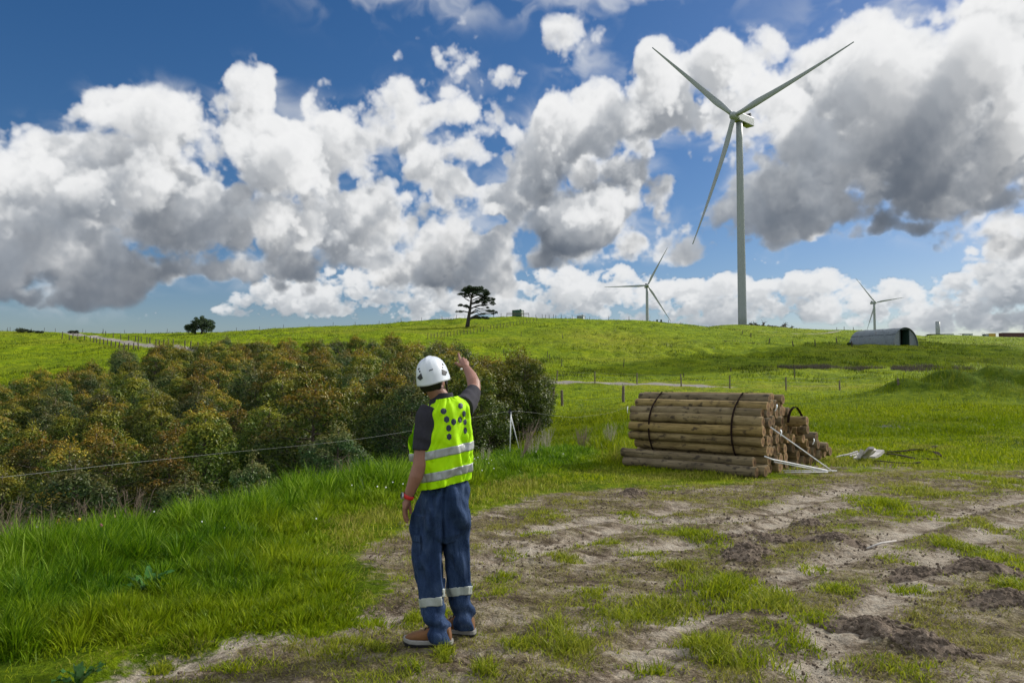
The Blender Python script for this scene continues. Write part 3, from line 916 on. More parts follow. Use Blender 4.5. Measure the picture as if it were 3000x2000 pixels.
def cabin(px, py, d, ln, h, label, awning=False):
    x, y, z = site_base(px, py, d, h)
    r = empty('site_cabin', (x, y, z), label, 'cabin')
    mb = MB(); mb.box((0, 0, h / 2 + .15), (ln, 2.4, h - .25)); mb.build('wall', M['cabin'], r)
    mb = MB(); mb.box((0, 0, h + .07), (ln + .15, 2.55, .1)); mb.build('roof', M['cabin'], r)
    mb = MB(); mb.box((ln * .15, -1.215, h * .6), (ln * .26, .03, h * .32)); mb.build('window', M['window'], r)
    mb = MB(); mb.box((-ln * .28, -1.215, h * .48), (.8, .03, h * .72)); mb.build('door', M['tank_grey'], r)
    if awning:
        mb = MB(); mb.box((-ln / 2 - 1.1, 0, h - .02), (2.2, 2.3, .07)); mb.build('awning', M['dark_roof'], r)
        mb = MB(); mb.tube([(-ln / 2 - 2.1, -1.1, 0), (-ln / 2 - 2.1, -1.1, h)], .04, 6); mb.build('awning_post', M['post_dark'], r)
    return r


cabin(2779, 978.5, 384, 4.2, 2.5, 'pale grey site cabin beside the dark flat roofed shed on the far ridge')
cabin(2834, 978, 384, 4.2, 2.5, 'pale grey site cabin with a dark awning on the far ridge', True)
container(2903, 977, 384, 3.4, 2.6, 'yellow box container between the truck and red container', M['yellow'])
container(2968, 975, 384, 13.4, 2.9, 'long dark oxide red shipping container at the far ridge end', M['oxide'])


def site_truck():
    x, y, z = site_base(2882, 976.5, 384, 2.3)
    r = empty('site_truck', (x, y, z), 'small grey truck with rounded hood bars parked beside the yellow container', 'truck')
    mb = MB(); mb.box((1.0, 0, 1.25), (2.2, 2.0, 1.35)); mb.build('cab', M['tank_grey'], r)
    mb = MB(); mb.box((-.9, 0, .8), (1.9, 1.9, .45)); mb.box((.2, 0, .55), (4.2, 1.5, .2)); mb.build('chassis', M['black'], r)
    mb = MB(); mb.box((-.1, -.3, 1.55), (.9, 1.5, .5)); mb.build('windscreen', M['window'], r)
    mb = MB(); mb.tube([(-.8 + .8 * math.cos(t), -.9, 1.7 + .75 * math.sin(t)) for t in np.linspace(0, PI, 9)], .07, 6); mb.build('hood_bar', M['tank_grey'], r)
    for wx in (-1.3, 1.4):
        for wy in (-.95, .95):
            mb = MB(); mb.tube([(wx, wy - .12, .42), (wx, wy + .12, .42)], .42, 14); mb.build('wheel', M['black'], r)


site_truck()


def low_shed():
    x, y, z = site_base(2744, 979, 386, 1.6)
    r = empty('low_shed', (x, y, z), 'long low dark flat roofed shed on the far ridge below the tower stump', 'shed')
    mb = MB(); mb.box((0, 0, .35), (8.4, 4, 2.3)); mb.build('wall', M['dark_roof'], r)
    mb = MB(); mb.box((-.3, 0, 1.56), (9.0, 4.6, .12)); mb.build('roof', M['dark_roof'], r)
    mb = MB(); mb.box((2, -2.02, .65), (1.8, .04, 1.2)); mb.build('door', M['cabin'], r)


low_shed()


def tower_stub():
    p = at(2747, 942, 760)
    r = empty('tower_section', (p[0], p[1], 18), 'pale unfinished turbine tower section without rotor on the skyline', 'tower')
    hh = p[2] - 18
    k = 24; t = np.arange(k) * 2 * PI / k
    mb = MB(); mb.rings([np.stack([2.1 * np.cos(t), 2.1 * np.sin(t), np.full(k, z)], 1) for z in np.linspace(0, hh, 6)]); mb.build('shell', M['turbine'], r, True)
    mb = MB(); mb.rings([np.stack([q * np.cos(t), q * np.sin(t), np.full(k, z)], 1) for q, z in ((2.16, hh - .3), (2.16, hh + .02), (1.7, hh + .02))]); mb.build('flange', M['turbine'], r)


tower_stub()

# ---- rubble and pulled stumps beside the tall turbine
M['stump'] = simple('dead_stump_wood', (.085, .075, .06), .95, 0, .4, 2, .5, .05)
M['rubble'] = simple('rubble_stone', (.20, .19, .17), .95, 0, .4, 1.2, .6, .1)


def stump(px, py, d, s, label, seed):
    rng = np.random.default_rng(seed)
    p = at(px, py, d); z = min(h1(p[0], p[1]), p[2] + .3)
    r = empty('tree_stump', (p[0], p[1], z - .2), label, 'stump', 'pulled stumps beside the tall turbine')
    mb = MB()
    ax = np.array([math.cos(seed), .3, .35]); ax /= np.linalg.norm(ax)
    c = np.array([0, 0, .55 * s])
    mb.tube([c - ax * .9 * s, c - ax * .3 * s, c + ax * .4 * s, c + ax * 1.0 * s], [.24 * s, .3 * s, .32 * s, .2 * s], 10)
    mb.build('trunk', M['stump'], r, True)
    mb = MB()
    for i in range(11):
        q = rng.normal(size=3); q /= np.linalg.norm(q); q[2] = abs(q[2]) * .9
        e = c + ax * s * rng.uniform(.4, .9)
        mb.tube([e, e + q * .5 * s, e + (q + rng.normal(size=3) * .35) * .95 * s], [.11 * s, .07 * s, .025 * s], 6)
    mb.build('root_tangle', M['stump'], r, True)


for i, (px, py, d, s, lab) in enumerate([
        (2203, 956, 300, 1.15, 'spiky dead stump nearest the foot of the tall turbine'), (2217, 954, 302, 1.1, 'dead stump with upright roots, second from the tall turbine'),
        (2236, 955, 300, 1.25, 'dark rearing stump in the middle of the rubble heap'), (2293, 953, 304, 1.6, 'biggest dark stump on top of the rubble heap'),
        (2318, 957, 300, 1.0, 'low flat stump at the far end of the rubble heap')]):
    stump(px, py, d, s, lab, i + 3)


def rubble_heap():
    rng = np.random.default_rng(5)
    p = at(2262, 958, 303)
    mb = MB()
    for i in range(170):
        x = rng.normal() * 5.5; y = rng.normal() * 1.3; s = rng.uniform(.15, .5)
        zz = h1(p[0] + x, p[1] + y) - p[2] + rng.uniform(0, .45) * math.exp(-(x / 6)**2) + .1
        q, _ = np.linalg.qr(rng.normal(size=(3, 3)))
        mb.box((x, y, zz), (s * rng.uniform(.6, 1.6), s, s * rng.uniform(.5, 1)), q)
    o = mb.build('rubble', M['rubble'], loc=p)
    tag(o, 'broken stone rubble heaped beside the tall turbine', kind='stuff')


rubble_heap()
# ---------------------------------------------------------------- farm fences: each line of posts is one fence
_postmesh = {}


def post_mesh(h, w, m, lean=0, seed=0):
    key = (round(h, 2), round(w, 3), m.name, seed)
    if key not in _postmesh:
        rng = np.random.default_rng(seed)
        mb = MB()
        zs = np.linspace(-.25, h, 6)
        pts = [(lean * z / h + rng.normal() * .006, rng.normal() * .006, z) for z in zs]
        mb.tube(pts, [w * (1.05 - .12 * i / 5 + rng.normal() * .02) for i in range(6)], 8)
        _postmesh[key] = mb.mesh('post', m)
    return _postmesh[key]


def fence(label, posts, h, w, m=None, wires=(), lean=.04, group=None):
    """posts: ground points"""
    m = m or M['post_dark']
    b = posts[0]
    root = empty('wire_fence', tuple(b), label, 'fence')
    tops = []
    for i, p in enumerate(posts):
        hh = h[i] if isinstance(h, (list, tuple)) else h * (1 + .12 * math.sin(i * 2.3 + b[0]))
        o = link('post', post_mesh(hh, w, m, lean * math.sin(i * 1.7 + b[1]), i % 4), root)
        o.location = Vector(p) - Vector(b)
        o.rotation_euler = (.05 * math.sin(i * 3.1), .06 * math.cos(i * 2.2), i)
    if wires:
        mb = MB()
        for f in wires:
            for p, q in zip(posts[:-1], posts[1:]):
                a = np.array(p) - b; c_ = np.array(q) - b
                a = a + [0, 0, f]; c_ = c_ + [0, 0, f]
                mid = (a + c_) / 2 - [0, 0, .03]
                mb.tube([a, mid, c_], .004, 4, False)
        mb.build('wire', M['wire'], root)
    return root


def crop(pts, ox, oy, s, d0=20, d1=420):
    return [gp(ox + x / s, oy + y / s, d0, d1) for x, y in pts]


s1 = 3.136
fence('post and wire fence along the near side of the gravel road', crop([(570, 292), (635, 298), (670, 286), (715, 292), (775, 302), (830, 310), (860, 320), (888, 325), (918, 333), (952, 343), (985, 345), (1022, 360), (1060, 365), (1098, 375), (1140, 388), (1180, 390), (1225, 388), (1272, 385)], 0, 900, s1, 90), [1.9] + [1.15] * 17, .10)
fence('post and wire fence along the far side of the gravel road', crop([(945, 246), (972, 256), (1040, 277), (1110, 298), (1180, 306), (1245, 312), (1272, 314), (1298, 317), (1350, 327), (1376, 332), (1430, 352), (1465, 357), (1503, 362), (1550, 347), (1590, 352), (1697, 372), (1750, 377), (1822, 397), (1940, 417)], 0, 900, s1, 90), [1.2] * 17 + [1.3, 1.7], .10)
def crest(pxs):
    """ground on the skyline under each photo column"""
    out = []
    for px in pxs:
        v = FW + RT * (px - 1500) / F; v = v / v[1]
        ds = np.linspace(150, 300, 400); x = ds * v[0]; g = height(x, ds)
        i = int(np.argmax((g - 1.65) / ds)); i = max(0, i - 4)
        out.append(np.array([x[i], ds[i], g[i]]))
    return out


fence('sparse posts on the skyline at the road end of the ridge', crest([21, 29, 55, 91, 128, 161, 241, 302, 364, 426, 489]), 1.25, .06)
fence('fence posts on the skyline between the round tree and the lone pine', crest([692, 760, 830, 905, 975, 1040, 1110, 1175, 1235, 1295, 1337, 1362]), 1.1, .06)
fence('line of posts climbing from below the pine to the green tank', [gp(x, y, 100) for x, y in zip(np.linspace(1253, 1572, 34), np.interp(np.linspace(1253, 1572, 34), [1253, 1325, 1397, 1440, 1490, 1530, 1553, 1572], [993, 984, 975, 964, 956, 948, 945, 940]))], 1.15, .065)
fence('close set posts on the skyline right past the green tank', crest([1446, 1468, 1570, 1589, 1598, 1609, 1621, 1629, 1645, 1677, 1728, 1784, 1843, 1959]), 1.15, .07)
fence('strained fence of tall posts beside the gravel track', [gp(x, y, 30, 150) for x, y in [(1631, 1116), (1743, 1122), (1866, 1125), (1996, 1131), (2138, 1137), (2303, 1143), (2460, 1143), (2632, 1126)]], [1.12, 1.15, 1.1, 1.12, 1.1, 1.05, .8, .35], .062, M['post'], (.35, .65, .95))
fence('hillside fence posts standing apart above the gravel track', [gp(x, y, 60, 200) for x, y in [(1645, 1074), (1611, 1056), (1604, 1046), (1648, 991)]], 1.1, .055)
fence('pair and single slim posts on the slope behind the pointing hand', [gp(x, y, 60, 200) for x, y in [(1480, 1050), (1476, 1041), (1527, 984)]], 1.15, .055)
fence('dark posts crossing the hollow above the track posts', [gp(x, y, 60, 200) for x, y in [(1827, 1075), (2003, 1105), (2141, 1088), (2328, 1106)]], [1.15, .5, .5, 1.4], .06)
fence('short leaning dark posts descending the slope towards the iron hut', [gp(2120 + x / 4.055, 900 + y / 4.055, 100, 330) for x, y in [(220, 318), (325, 362), (540, 432), (828, 464), (1087, 457), (1345, 422), (1525, 466)]], 1.15, .11, lean=.22)
fence('thin posts on the skyline between the rubble heap and the hut', crest([2452, 2474, 2501]), 1.2, .10)
fence('short weathered posts in rough grass below the track, one broken', [gp(x, y, 25, 90) for x, y in [(1620, 1171), (1647, 1189), (1826, 1177)]], [.95, 1.0, .95], .085, M['post'], (.3,), lean=.02)


# ---- white electric fence by the person
def electric_fence():
    P0 = at(1494, 1318, 15.6); z = h1(P0[0], P0[1])
    root = empty('electric_fence', (P0[0], P0[1], z), 'slack white electric fence line on thin pegged rods behind the person', 'fence')
    o = np.array([P0[0], P0[1], z])
    mw = simple('white_fibreglass', (.72, .73, .72), .4, 0, .05, 3)
    rods = [((1494, 1322, 15.6), (1497, 1205, 15.6), .011), ((1520, 1312, 15.9), (1494, 1207, 15.7), .011), ((1836, 1232, 30), (1839, 1190, 30), .018)]
    for a, b, r in rods:
        mb = MB(); mb.tube([at(*a) - o, (at(*a) + at(*b)) / 2 - o, at(*b) - o], r, 8); mb.build('rod', mw, root, True)
    mb = MB(); mb.box(at(1494, 1207, 15.62) - o, (.10, .05, .05)); mb.box(at(1494, 1205, 15.6) - o, (.03, .03, .12)); mb.build('insulator', M['black'], root)
    pts = [(-420, 1462, 7.0), (0, 1398, 8.0), (300, 1364, 9.2), (620, 1330, 11), (1000, 1292, 12.5), (1200, 1262, 13.6), (1385, 1223, 14.8), (1494, 1205, 15.6), (1560, 1208, 18), (1640, 1219, 22), (1700, 1221, 25), (1770, 1212, 28), (1839, 1191, 30)]
    pts = np.array([at(*p) - o for p in pts])
    tt = np.arange(len(pts)); q = np.linspace(0, len(pts) - 1, 120)
    c_ = np.stack([pchip(tt, pts[:, i], q) for i in range(3)], 1)
    mb = MB(); mb.tube(c_, .002, 5); mb.build('wire', simple('dull_wire', (.22, .23, .21), .7), root)
    # corner post out of the picture that the line runs to
    mb = MB(); e = c_[0]; ex, ey = (o + e)[:2]; mb.tube([(e[0], e[1], h1(ex, ey) - o[2] - .2), (e[0], e[1], e[2] + .1)], .03, 8); mb.build('end_post', M['post'], root)


electric_fence()
# ---------------------------------------------------------------- foliage
def leaf_material(name, stops, tip=None, trans=.35, rough=.5, spec=.28):
    m, nt, out = mat(name)
    a = N(nt, 'ShaderNodeAttribute', attribute_name='rnd').outputs['Fac']
    oi = N(nt, 'ShaderNodeObjectInfo')
    col = ramp(nt, a, stops)
    if tip:
        t = N(nt, 'ShaderNodeAttribute', attribute_name='tip').outputs['Fac']
        col = mix(nt, t, col, ramp(nt, a, tip))
    hs = N(nt, 'ShaderNodeHueSaturation', inp={'Hue': .5})
    L(nt, col, hs.inputs['Color'])
    L(nt, mth(nt, 'MULTIPLY_ADD', oi.outputs['Random'], .7, .72), hs.inputs['Value'])
    L(nt, mth(nt, 'MULTIPLY_ADD', oi.outputs['Random'], .03, .485), hs.inputs['Hue'])
    col = hs.outputs[0]
    b = N(nt, 'ShaderNodeBsdfPrincipled', inp={'Roughness': rough, 'Specular IOR Level': spec})
    L(nt, col, b.inputs['Base Color'])
    tr = N(nt, 'ShaderNodeBsdfTranslucent'); L(nt, col, tr.inputs['Color'])
    mx = N(nt, 'ShaderNodeMixShader', inp={0: trans}); L(nt, b.outputs[0], mx.inputs[1]); L(nt, tr.outputs[0], mx.inputs[2])
    L(nt, mx.outputs[0], out.inputs['Surface'])
    return m


def leaves(P, D, ln, wd, rng, fold=.25, face=None):
    """one rhombic leaf at every point P growing along D, its blade turned towards face"""
    n = len(P)
    D = D / (np.linalg.norm(D, axis=1)[:, None] + 1e-9)
    R = rng.normal(size=(n, 3)) if face is None else face + .45 * rng.normal(size=(n, 3))
    S = np.cross(D, R); S /= np.linalg.norm(S, axis=1)[:, None] + 1e-9
    U = np.cross(S, D)
    ln = np.broadcast_to(ln, (n,))[:, None]; wd = np.broadcast_to(wd, (n,))[:, None]
    V = np.stack([P, P + D * ln * .45 + S * wd * .5 + U * wd * fold, P + D * ln - U * wd * .3, P + D * ln * .45 - S * wd * .5 + U * wd * fold], 1).reshape(-1, 3)
    return V, np.arange(n * 4).reshape(-1, 4)


M['bark'] = simple('grey_brown_bark', (.085, .068, .052), .95, 0, .35, 5, .6, .02)
M['bark_dark'] = simple('dark_bark', (.035, .030, .026), .95, 0, .35, 1.2, .6, .05)
gum_cols = [
    ([(.1, (.016, .038, .006)), (.55, (.044, .085, .010)), (.9, (.105, .155, .022))], [(.1, (.13, .072, .006)), (.6, (.25, .145, .009)), (.9, (.34, .23, .016))]),
    ([(.1, (.018, .040, .005)), (.55, (.052, .094, .009)), (.9, (.120, .165, .018))], [(.1, (.10, .086, .005)), (.6, (.19, .165, .008)), (.9, (.28, .25, .016))]),
    ([(.1, (.011, .032, .010)), (.55, (.030, .070, .017)), (.9, (.078, .130, .034))], [(.1, (.070, .064, .016)), (.6, (.125, .112, .026)), (.9, (.18, .16, .045))]),
]
gum_mats = [leaf_material(n, a, b, .30) for n, (a, b) in zip(('rust_tipped_leaves', 'olive_leaves', 'dark_green_leaves'), gum_cols)]


def make_gum(k, seed):
    rng = np.random.default_rng(seed)
    H = rng.uniform(2.9, 3.5); Rr = H * rng.uniform(.25, .31)
    tm = MB()
    lean = rng.normal(size=2) * .08
    zs = np.linspace(-.3, H * .93, 7)
    axis = lambda z: np.array([lean[0] * (max(z, 0) / H)**1.5, lean[1] * (max(z, 0) / H)**1.5, z])
    tm.tube([axis(z) for z in zs], [.055 * (1 - .85 * max(z, 0) / H) for z in zs], 7)
    P = []; D = []; Fc = []; tip = []; rnd = []
    nb = 52
    for i in range(nb):
        t = (i + .5) / nb
        z0 = H * (.04 + .80 * t)
        ph = i * 2.399 + rng.normal() * .3
        rr = Rr * (math.sin(PI * min(1, (t * .70 + .24)))**.8) * rng.uniform(.6, 1.25)
        a = axis(z0)
        e = axis(z0) + np.array([math.cos(ph) * rr, math.sin(ph) * rr, rr * rng.uniform(.15, .75)])
        tm.tube([a, (a + e) / 2 + [0, 0, -.03], e], [.018, .012, .005], 4, False)
        # leafy clump along the outer half of the branch
        n = int(110 + 130 * rr / Rr)
        cr = .16 + .13 * rr / Rr
        q = rng.normal(size=(n, 3)); q /= np.linalg.norm(q, axis=1)[:, None]; rad = rng.uniform(.3, 1, n)**.4
        c = a + (e - a) * .86
        p = c + q * (rad * cr)[:, None] * [1, 1, .95]
        P.append(p)
        out = (p - axis(z0)); out[:, 2] += .1
        tg = rng.normal(size=(n, 3)); tg -= q * (tg * q).sum(1)[:, None]
        D.append(tg / (np.linalg.norm(tg, axis=1)[:, None] + 1e-6) + out / (np.linalg.norm(out, axis=1)[:, None] + 1e-6) * .35 + q * .25 - [0, 0, .45]); Fc.append(q + [0, 0, .25])
        young = np.clip((q[:, 2] * rad) * .9 + .25, 0, 1) * (.10 + 1.15 * t**1.6) * rng.uniform(.6, 1.3)
        tip.append(np.clip(young * .82 - .02 + rng.normal(size=n) * .08, 0, 1)); rnd.append(np.clip(rng.uniform(-.15, .75, n) + .35 * t, 0, 1))
    # leader shoots
    n = 110
    tz = rng.uniform(.84, 1.0, n); q = rng.normal(size=(n, 3)) * [.13, .13, .04]
    P.append(np.array([axis(H * z) for z in tz]) + q); D.append(rng.normal(size=(n, 3)) + [0, 0, .8]); Fc.append(rng.normal(size=(n, 3))); tip.append(rng.uniform(.5, 1, n)); rnd.append(rng.uniform(0, 1, n))
    P = np.concatenate(P); D = np.concatenate(D); tip = np.concatenate(tip); rnd = np.concatenate(rnd)
    V, f = leaves(P, D, rng.uniform(.055, .105, len(P)), rng.uniform(.026, .046, len(P)), rng, .18, np.concatenate(Fc))
    crown = fast_mesh('crown', V, [f], gum_mats[k], False, dict(tip=np.repeat(tip, 4), rnd=np.repeat(rnd, 4)))
    trunk = tm.mesh('trunk', M['bark'], True)
    return trunk, crown, H


GUMS = [(k, *make_gum(k, 40 + i)) for i, k in enumerate((0, 0, 0, 1, 1, 1, 2, 2))]
ORD = 'first second third fourth fifth sixth seventh eighth ninth tenth eleventh twelfth thirteenth fourteenth fifteenth sixteenth seventeenth eighteenth nineteenth twentieth'.split()
GUM_LOOK = ('rust tipped gum sapling', 'olive gum sapling', 'dark green gum sapling')


def plantation():
    rng = np.random.default_rng(11)
    lo = lambda p: np.interp(p, [-300, 0, 300, 600, 900, 1200, 1400, 1500, 1600, 1650], [9.0, 9.4, 10.8, 12.5, 14.8, 17.4, 20, 22.0, 25, 27])
    hi = lambda p: np.interp(p, [-300, 0, 300, 500, 620, 900, 1100, 1300, 1450, 1500, 1620, 1650], [58, 60, 68, 78, 82, 80, 74, 60, 42, 34, 33, 27])
    pts = []
    # special trees that carry the outline
    for px, d in ((1505, 26.0), (1562, 27.5), (1470, 24.5), (1535, 25.0), (1310, 30), (1430, 23), (1395, 24), (640, 70), (600, 74), (690, 76), (760, 72), (450, 62), (380, 60)):
        p = at(px, 1110, d); pts.append((p[0], p[1]))
    nspecial = len(pts)
    tries = 0
    while tries < 9000:
        tries += 1
        d = math.sqrt(rng.uniform(10**2, 84**2)); px = rng.uniform(-170, 1545)
        if not lo(px) < d < hi(px): continue
        x = (px - 1500) / F * d; y = d
        s = 1.62 + .013 * d
        if all((x - a)**2 + (y - b)**2 > s * s for a, b in pts): pts.append((x, y))
    pts = np.array(pts)
    # rows by distance, ordered from the left
    order = np.argsort(pts[:, 1]); per = 18
    nrow = math.ceil(len(order) / per)
    n = 0
    protos = {}
    for r in range(nrow):
        row = sorted(order[r * per:(r + 1) * per], key=lambda i: pts[i][0] / pts[i][1])
        for c_, i in enumerate(row):
            x, y = pts[i]
            g = int(rng.choice(8, p=[.14, .14, .14, .13, .13, .12, .10, .10]))
            if i < 7: g = int(rng.choice([6, 4, 3, 5]))
            k, trunk, crown, H = GUMS[g]
            want = rng.uniform(3.0, 4.2) if y > 30 else (rng.uniform(2.7, 3.6) if y > 16 else rng.uniform(2.0, 2.8))
            if i < 7: want = rng.uniform(2.5, 3.2)
            if i >= 7 and i < nspecial: want = rng.uniform(3.6, 4.3)
            s = want / H
            if g not in protos:
                t = empty('gum_sapling', (0, 0, 0), '', 'tree')
                link('trunk', trunk, t); link('crown', crown, t)
                protos[g] = t
            else:
                t = copy_tree(protos[g])
            t.location = (x, y, h1(x, y)); t.rotation_euler = (rng.normal() * .04, rng.normal() * .04, rng.uniform(0, 6.28))
            t.scale = (s * rng.uniform(.95, 1.25), s * rng.uniform(.95, 1.25), s)
            t['label'] = f'{GUM_LOOK[k]}, {ORD[c_]} from the left in the {ORD[r] if r else "front"} row of the plantation'
            t['category'] = 'tree'; t['group'] = 'young gum trees in the plantation'
            n += 1
    print('saplings', n)


plantation()

pine_mat = leaf_material('dark_conifer_needles', [(.1, (.010, .020, .012)), (.55, (.022, .040, .020)), (.9, (.045, .066, .030))], None, .15, .7)
round_mat = leaf_material('dark_round_tree_leaves', [(.1, (.012, .024, .012)), (.55, (.026, .046, .018)), (.9, (.05, .075, .026))], None, .2, .6)


def clump_leaves(cs, rng, per, ln, wd):
    P = []; D = []
    for c_, r in cs:
        r = np.array(r, float); n = int(per * (r[0] * r[1] * r[2])**(1 / 1.8)) + 40
        q = rng.normal(size=(n, 3)); q /= np.linalg.norm(q, axis=1)[:, None]
        rad = rng.uniform(.05, 1, n)**.45
        p = np.array(c_) + q * rad[:, None] * r
        p += .18 * r * np.sin(p[:, ::-1] * 2.7)
        P.append(p); D.append(q + rng.normal(size=(n, 3)) * .9 + [0, 0, .2])
    P = np.concatenate(P); D = np.concatenate(D)
    V, f = leaves(P, D, rng.uniform(.7, 1.3, len(P)) * ln, rng.uniform(.7, 1.3, len(P)) * wd, rng)
    return V, f, np.repeat(rng.uniform(0, 1, len(P)), 4)


def lone_pine():
    rng = np.random.default_rng(21)
    b = gp(1369, 958, 100, 300); d = b[1]
    root = empty('lone_pine', tuple(b), 'tall windswept dark pine with layered flat crown on the ridge', 'tree')
    S = 10.456
    def pt(cx, cy, dy=0.0):
        return at(1320 + cx / S, 820 + cy / S, d + dy) - b
    tm = MB()
    tr = [(515, 1450), (530, 1330), (550, 1180), (575, 1020), (600, 880), (615, 760), (625, 640), (640, 520), (680, 400), (730, 320)]
    tm.tube([pt(*p) for p in tr], [.62, .52, .46, .40, .34, .29, .25, .20, .15, .08], 12)
    tm.tube([pt(600, 560), pt(560, 470), pt(520, 380)], [.16, .12, .06], 7)
    tm.tube([pt(640, 560), pt(760, 480), pt(900, 400)], [.16, .12, .06], 7)
    pads = [(700, 260, 200, 55), (480, 275, 130, 55), (560, 230, 120, 40), (850, 250, 160, 45), (960, 320, 190, 55), (1080, 390, 130, 45), (650, 340, 190, 45), (820, 380, 150, 35), (1130, 450, 110, 38), (1170, 420, 70, 40), (400, 310, 90, 40),
            (530, 390, 110, 35), (400, 440, 110, 22), (300, 440, 60, 14), (440, 510, 70, 14), (1040, 520, 150, 24), (1190, 560, 110, 34), (1270, 610, 80, 42), (1000, 590, 150, 20), (880, 640, 140, 22), (760, 690, 120, 24), (1120, 640, 120, 24), (1240, 690, 90, 26), (1060, 700, 130, 22), (1340, 745, 55, 22),
            (1000, 770, 90, 14), (1120, 850, 60, 14), (330, 770, 90, 32), (440, 790, 90, 26), (500, 820, 50, 22), (240, 955, 55, 20), (350, 975, 60, 8), (1180, 940, 90, 22), (1300, 960, 100, 30), (1390, 1000, 45, 26), (1320, 1020, 60, 18), (1000, 1040, 60, 8),
            (760, 1150, 110, 22), (900, 1160, 120, 26), (1050, 1150, 100, 34), (1170, 1170, 80, 22), (730, 300, 260, 30), (620, 450, 70, 18), (760, 430, 80, 18), (900, 470, 80, 18)]
    m = d / F / S
    cs = []
    for i, (cx, cy, rx, ry) in enumerate(pads):
        dy = rng.normal() * rx * m * .9
        top = cy < 480
        c_ = pt(cx, cy, dy)
        # each pad is several small ragged tufts
        for j in range(max(2, int(rx / 22))):
            o = rng.uniform(-1, 1, 3) * [rx * m * .85, rx * m * (.9 if top else .6), ry * m * .55]
            cs.append((c_ + o, (rx * m * .26 + .22, rx * m * .26 + .25, ry * m * .42 + .06)))
        # bough from the trunk
        k = min(range(2, len(tr)), key=lambda q: abs(tr[q][1] - (cy + 40 + abs(cx - 600) * .18)))
        a = pt(*tr[k]); mid = (a + c_) / 2 + np.array([0, 0, (.35 if cy > 700 else .1)])
        tm.tube([a, mid, c_], [.13 if rx > 80 else .08, .09, .03], 6, False)
    for a, mid, e in [((600, 1040), (770, 905), (1000, 1040)), ((615, 1040), (800, 975), (960, 1110)), ((640, 880), (720, 835), (1180, 940)), ((590, 1170), (680, 1140), (900, 1150)), ((600, 1210), (680, 1180), (880, 1175)), ((540, 990), (440, 970), (230, 960)), ((560, 880), (520, 800), (330, 770)), ((580, 640), (480, 590), (300, 440))]:
        tm.tube([pt(*a), pt(*mid), pt(*e)], [.17, .12, .04], 7, False)
    tm.build('trunk', M['bark_dark'], root, True)
    V, f, rnd = clump_leaves(cs, rng, 520, .30, .085)
    link('crown', fast_mesh('crown', V, [f], pine_mat, False, dict(rnd=rnd)), root)


lone_pine()


def round_tree():
    rng = np.random.default_rng(31)
    b = gp(584, 977, 150, 300); b[2] -= .1; d = b[1]
    root = empty('round_tree', tuple(b), 'rounded dark bushy tree on two stems alone on the left ridge', 'tree')
    P = lambda px, py, dy=0: at(px, py, d + dy) - b
    tm = MB()
    tm.tube([P(590, 979), P(592, 970), P(589, 958)], [.35, .28, .15], 8); tm.tube([P(592, 970), P(602, 962)], [.2, .1], 6)
    tm.tube([P(572, 978, .5), P(572, 970), P(562, 958)], [.3, .22, .12], 8); tm.tube([P(572, 970), P(580, 956)], [.2, .1], 6)
    tm.tube([P(590, 980), P(581, 981, .25), P(572, 979, .5)], .3, 8)
    tm.build('trunk', M['bark_dark'], root, True)
    cs = []
    for px, py, r in [(550, 963, 9), (560, 953, 10), (572, 946, 10), (585, 941, 10), (600, 940, 10), (612, 946, 10), (620, 956, 8), (605, 955, 10), (590, 955, 9), (575, 960, 9), (563, 966, 8), (612, 965, 7), (622, 962, 5), (546, 958, 6), (580, 935, 6), (596, 934, 6), (600, 968, 6), (567, 971, 5)]:
        for j in range(3):
            c_ = P(px, py, rng.normal() * 1.6) + rng.normal(size=3) * .3
            q = r * d / F
            cs.append((c_, (q * .9, q * .9, q * .75)))
    V, f, rnd = clump_leaves(cs, rng, 330, .26, .15)
    link('crown', fast_mesh('crown', V, [f], round_mat, False, dict(rnd=rnd)), root)


round_tree()


def bush(px, py, w, h, label, seed, m=None):
    rng = np.random.default_rng(seed)
    b = gp(px, py, 100, 300)
    root = empty('bush', tuple(b), label, 'bush', None)
    q = b[1] / F
    tm = MB(); tm.tube([(0, 0, -.3), (.1, 0, h * q * .6)], [.12, .05], 6); tm.build('stem', M['bark_dark'], root)
    cs = [((rng.uniform(-.5, .5) * w * q * .75, rng.normal() * .4 * w * q * .5, h * q * rng.uniform(.15, .7)), (w * q * .2, w * q * .2, h * q * .28)) for _ in range(9)]
    V, f, rnd = clump_leaves(cs, rng, 300, .22, .13)
    link('foliage', fast_mesh('foliage', V, [f], m or round_mat, False, dict(rnd=rnd)), root)


bush(62, 974, 34, 15, 'largest dark bush on the skyline at the far left end of the ridge', 1)
bush(88, 975, 15, 10, 'small brownish bush directly right of the largest skyline bush', 2)
bush(113, 976, 22, 8, 'low wide bush on the skyline before the road gate', 3)
bush(216, 977, 26, 9, 'low dark bush on the skyline where the gravel road crosses the ridge', 4)
bush(2660, 1008, 22, 9, 'low scrubby bush at the doorway end of the iron hut', 5)
bush(2490, 1010, 16, 6, 'small scrubby bush at the closed end of the iron hut', 6)
